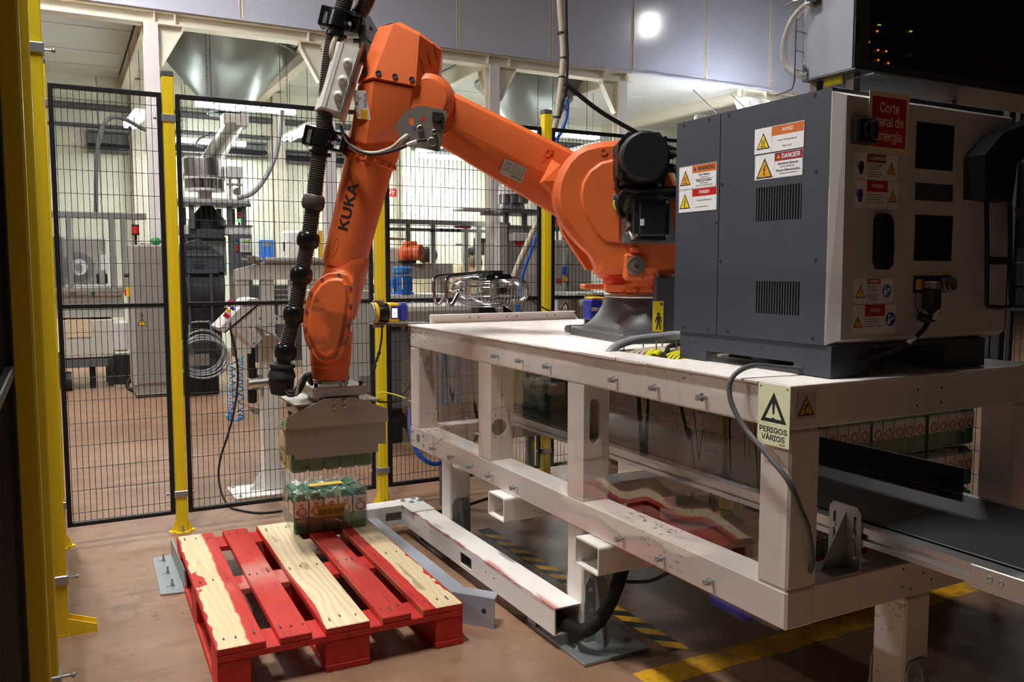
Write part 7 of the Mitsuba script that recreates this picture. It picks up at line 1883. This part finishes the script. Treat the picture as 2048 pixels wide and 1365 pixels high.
def worker(label, x, y, lean, turn, hair_m, beard, curly, hz=1.68):
    k = thing('person', label, 'person')
    R = np.eye(4)
    c, s = math.cos(turn), math.sin(turn)
    R[:2, :2] = [[c, -s], [s, c]]
    R[:3, 3] = (x, y, 0)

    def P(a, b, z):        # local: a to the figure's left, b forward; lean bends the trunk above the hips
        if z > .95:
            d = z - .95
            b, z = b + d * math.sin(lean), .95 + d * math.cos(lean)
        return (a, b, z)
    arms = []
    for q in (-1, 1):
        sh_ = P(q * .185, 0, 1.36 * hz / 1.72)
        wr0 = (q * .13, sh_[1] + .26, 1.02)
        arms.append((sh_, (q * .25, sh_[1] + .04, (sh_[2] + wr0[2]) / 2 - .03), wr0))
    hx = hz - .12
    head = (0, .02, hx)
    hc = np.array(P(*head)) + V(0, .05 * lean, -.02 * lean)
    hd_ = [hull(np.vstack([sphere(hc + V(0, -.012, .03), .085, 2, ).vertices, sphere(hc + V(0, .02, -.055), .055, 2).vertices, sphere(hc + V(0, .035, -.075), .035, 2).vertices])),
           hull(np.vstack([sphere(hc + V(0, .075, .0), .012, 1).vertices, sphere(hc + V(0, .098, -.022), .012, 1).vertices])),
           *limb([(tuple(hc + V(0, -.015, -.06)), .052), (P(0, -.01, 1.40 * hz / 1.72), .058)])] + [sphere(hc + V(q * .083, -.01, -.005), .022, 1, (1, 1, 1)) for q in (-1, 1)]
    hands = []
    for sd in (-1, 1):
        sh, el, wr_ = arms[0 if sd < 0 else 1]
        hands += limb([(el, .040), (wr_, .028)])
        w = V(*wr_)
        dirn = unit(w - V(*el))
        hands.append(hull(np.vstack([sphere(w + dirn * .02, .026, 1).vertices, sphere(w + dirn * .07 + V(.018, 0, 0), .018, 1).vertices, sphere(w + dirn * .07 - V(.018, 0, 0), .018, 1).vertices])))
        for f in range(4):
            q = w + dirn * .075 + V(-.024 + .016 * f, 0, 0)
            hands += limb([(tuple(q), .009), (tuple(q + dirn * .04 - V(0, 0, .01)), .008), (tuple(q + dirn * (.065 - .006 * abs(f - 1.5)) - V(0, 0, .03)), .007)])
        hands += limb([(tuple(w + dirn * .02 + V(-.03 * sd, 0, 0)), .011), (tuple(w + dirn * .06 + V(-.045 * sd, 0, -.01)), .009)])
    body = union(hd_ + hands, .03, 3)
    part(k, 'body', moved(body, R), 'mat_skin', smooth=True)
    sh_z = 1.38 * hz / 1.72
    sl = []
    for sd in (-1, 1):
        sh, el, wr_ = arms[0 if sd < 0 else 1]
        sl += limb([(sh, .075), (tuple(V(*sh) * .35 + V(*el) * .65), .062)])
    tr = [hull(np.vstack([sphere(P(q * .15, -.0, sh_z - .02), .075, 2).vertices for q in (-1, 1)] + [sphere(P(q * .12, .03, 1.15), .105, 2).vertices for q in (-1, 1)])), hull(np.vstack([sphere(P(q * .12, .03, 1.15), .105, 2).vertices for q in (-1, 1)] + [sphere(P(q * .09, 0, .88), .12, 2).vertices for q in (-1, 1)]))]
    part(k, 'shirt', moved(union(tr + sl, .04, 3), R), 'mat_shirt', smooth=True)
    legs = []
    for q in (-1, 1):
        legs += limb([((q * .095, 0, .88), .105), ((q * .10, .02, .48), .068), ((q * .10, -.01, .09), .05)])
    part(k, 'trousers', moved(union(legs, .06, 2), R), 'mat_grey_dark', smooth=True)
    for q in (-1, 1):
        part(k, 'shoe', moved(hull(np.vstack([sphere((q * .10, -.04, .05), .045, 1).vertices, sphere((q * .11, .15, .035), .034, 1).vertices])), R), 'mat_black_paint', smooth=True)
    hp_ = sphere(hc + V(0, -.020, .042), .096 if not curly else .125, 3, (1, 1, 1))
    v = np.array(hp_.vertices)
    keepz = v - hc
    if curly:
        v = hc + V(0, -.03, .03) + (v - hc - V(0, -.02, .042)) * (1 + .22 * (meshkit.fbm(v * 30, 3, 3) - .5)[:, None])
    hp_.vertices = v
    m = (keepz[:, 2] > -.01 - .9 * np.minimum(keepz[:, 1], 0)*0) & ~((keepz[:, 1] > .045) & (keepz[:, 2] < .075)) | ((keepz[:, 1] < .0) & (keepz[:, 2] > (-.16 if curly else -.055)))
    keep = m[hp_.faces].all(1)
    hp2 = trimesh.Trimesh(v, hp_.faces[keep], process=False)
    part(k, 'hair', moved(hp2, R), hair_m, smooth=True)
    part(k, 'face', moved(cat([sphere(hc + V(q * .032, .078, .012), .008, 1) for q in (-1, 1)] + [hull([hc + V(q * .045, .078, .030), hc + V(q * .015, .084, .030), hc + V(q * .015, .084, .024), hc + V(q * .045, .076, .022), hc + V(q * .03, .07, .03)]) for q in (-1, 1)] + [box(hc[0] - .022, hc[0] + .022, hc[1] + .070, hc[1] + .078, hc[2] - .056, hc[2] - .050)]), R), 'mat_hair')
    if beard:
        part(k, 'beard', moved(hull(np.vstack([sphere(hc + V(q * .045, .03, -.055), .028, 2).vertices for q in (-1, 1)] + [sphere(hc + V(0, .052, -.085), .032, 2).vertices, sphere(hc + V(0, .06, -.055), .024, 2).vertices])), R), hair_m, smooth=True)
    return k


worker('dark-haired bearded worker in a pale shirt bending over the table right of the orange motor', 4.95, 9.42, .62, math.pi + .5, 'mat_hair', True, False, 1.72)
worker('worker with long curly hair bending beside the orange motor', 3.91, 7.80, .62, -.35, 'mat_hair', False, True, 1.66)
worker('short-haired worker in a pale shirt seen from behind left of the white column', 4.71, 7.80, .66, -.1, 'mat_hair_grey', False, False, 1.56)

# ------------------------------------------------------------------ right side: second pallet of packs, right fence
RFX = 3.22
for i, (y0, lab) in enumerate(((.74, 'far'), (-.28, 'middle'), (-1.30, 'near'))):
    fence_panel((RFX, y0), (0, 1, 0), .95, f'black mesh panel of the right fence seen past the controller, {lab} one')
for y, lab in ((.71, 'far'), (-.31, 'near')):
    k = thing('fence_post', f'dark fence post of the right fence behind the stacked rice packs, {lab} one', 'post')
    part(k, 'tube', box(RFX - .02, RFX + .02, y - .02, y + .02, 0, 2.16, .003), 'mat_black_paint')
    part(k, 'cap', box(RFX - .021, RFX + .021, y - .021, y + .021, 2.16, 2.18, .003), 'mat_black_paint')
    part(k, 'base_plate', box(RFX - .08, RFX + .08, y - .03, y + .03, 0, .006), 'mat_yellow')
solo('red_notice', box(RFX - .03, RFX - .022, -1.20, -.85, 1.62, 1.74), 'mat_red_sign', 'red notice plate on the right fence at the image edge', 'sign')
px, py = 2.16, -.27
kk = thing('pallet', 'red pallet under the stacked rice packs behind the machine', 'pallet')
for x0, x1 in ((0, .145), (.186, .286), (.3275, .4725), (.514, .614), (.655, .8)):
    part(kk, 'top_board', box(px + x0, px + x1, py, py + 1.2, .122, .144, .002), 'mat_red')
for y in (0, .5275, 1.055):
    part(kk, 'cross_board', box(px, px + .8, py + y, py + y + .145, .100, .1218), 'mat_red')
    for x in (0, .3275, .7):
        part(kk, 'block', box(px + x, px + x + .1, py + y, py + y + .145, .022, .0999), 'mat_red')
for x in (0, .3275, .7):
    part(kk, 'bottom_board', box(px + x, px + x + .1, py, py + 1.2, 0, .0219), 'mat_red')
GRP = 'rice packs stacked on the pallet behind the machine'
for lay in range(4):
    for i in range(3):
        for j in range(3):
            if lay == 3 and (i, j) in ((2, 1), (2, 2), (1, 2), (0, 2), (1, 1)):
                continue
            a = .02 * math.sin(7 * lay + 3 * i + j)
            pack(f"rice pack stacked behind the machine, {('lowest', 'second', 'third', 'top')[lay]} layer, {('left', 'middle', 'right')[i]}, {('front', 'middle', 'rear')[j]} row", pose(px + .17 + i * .335, py + .13 + j * .29, .1445 + lay * .1825, a), GRP, full=False, seed=lay + i + j)
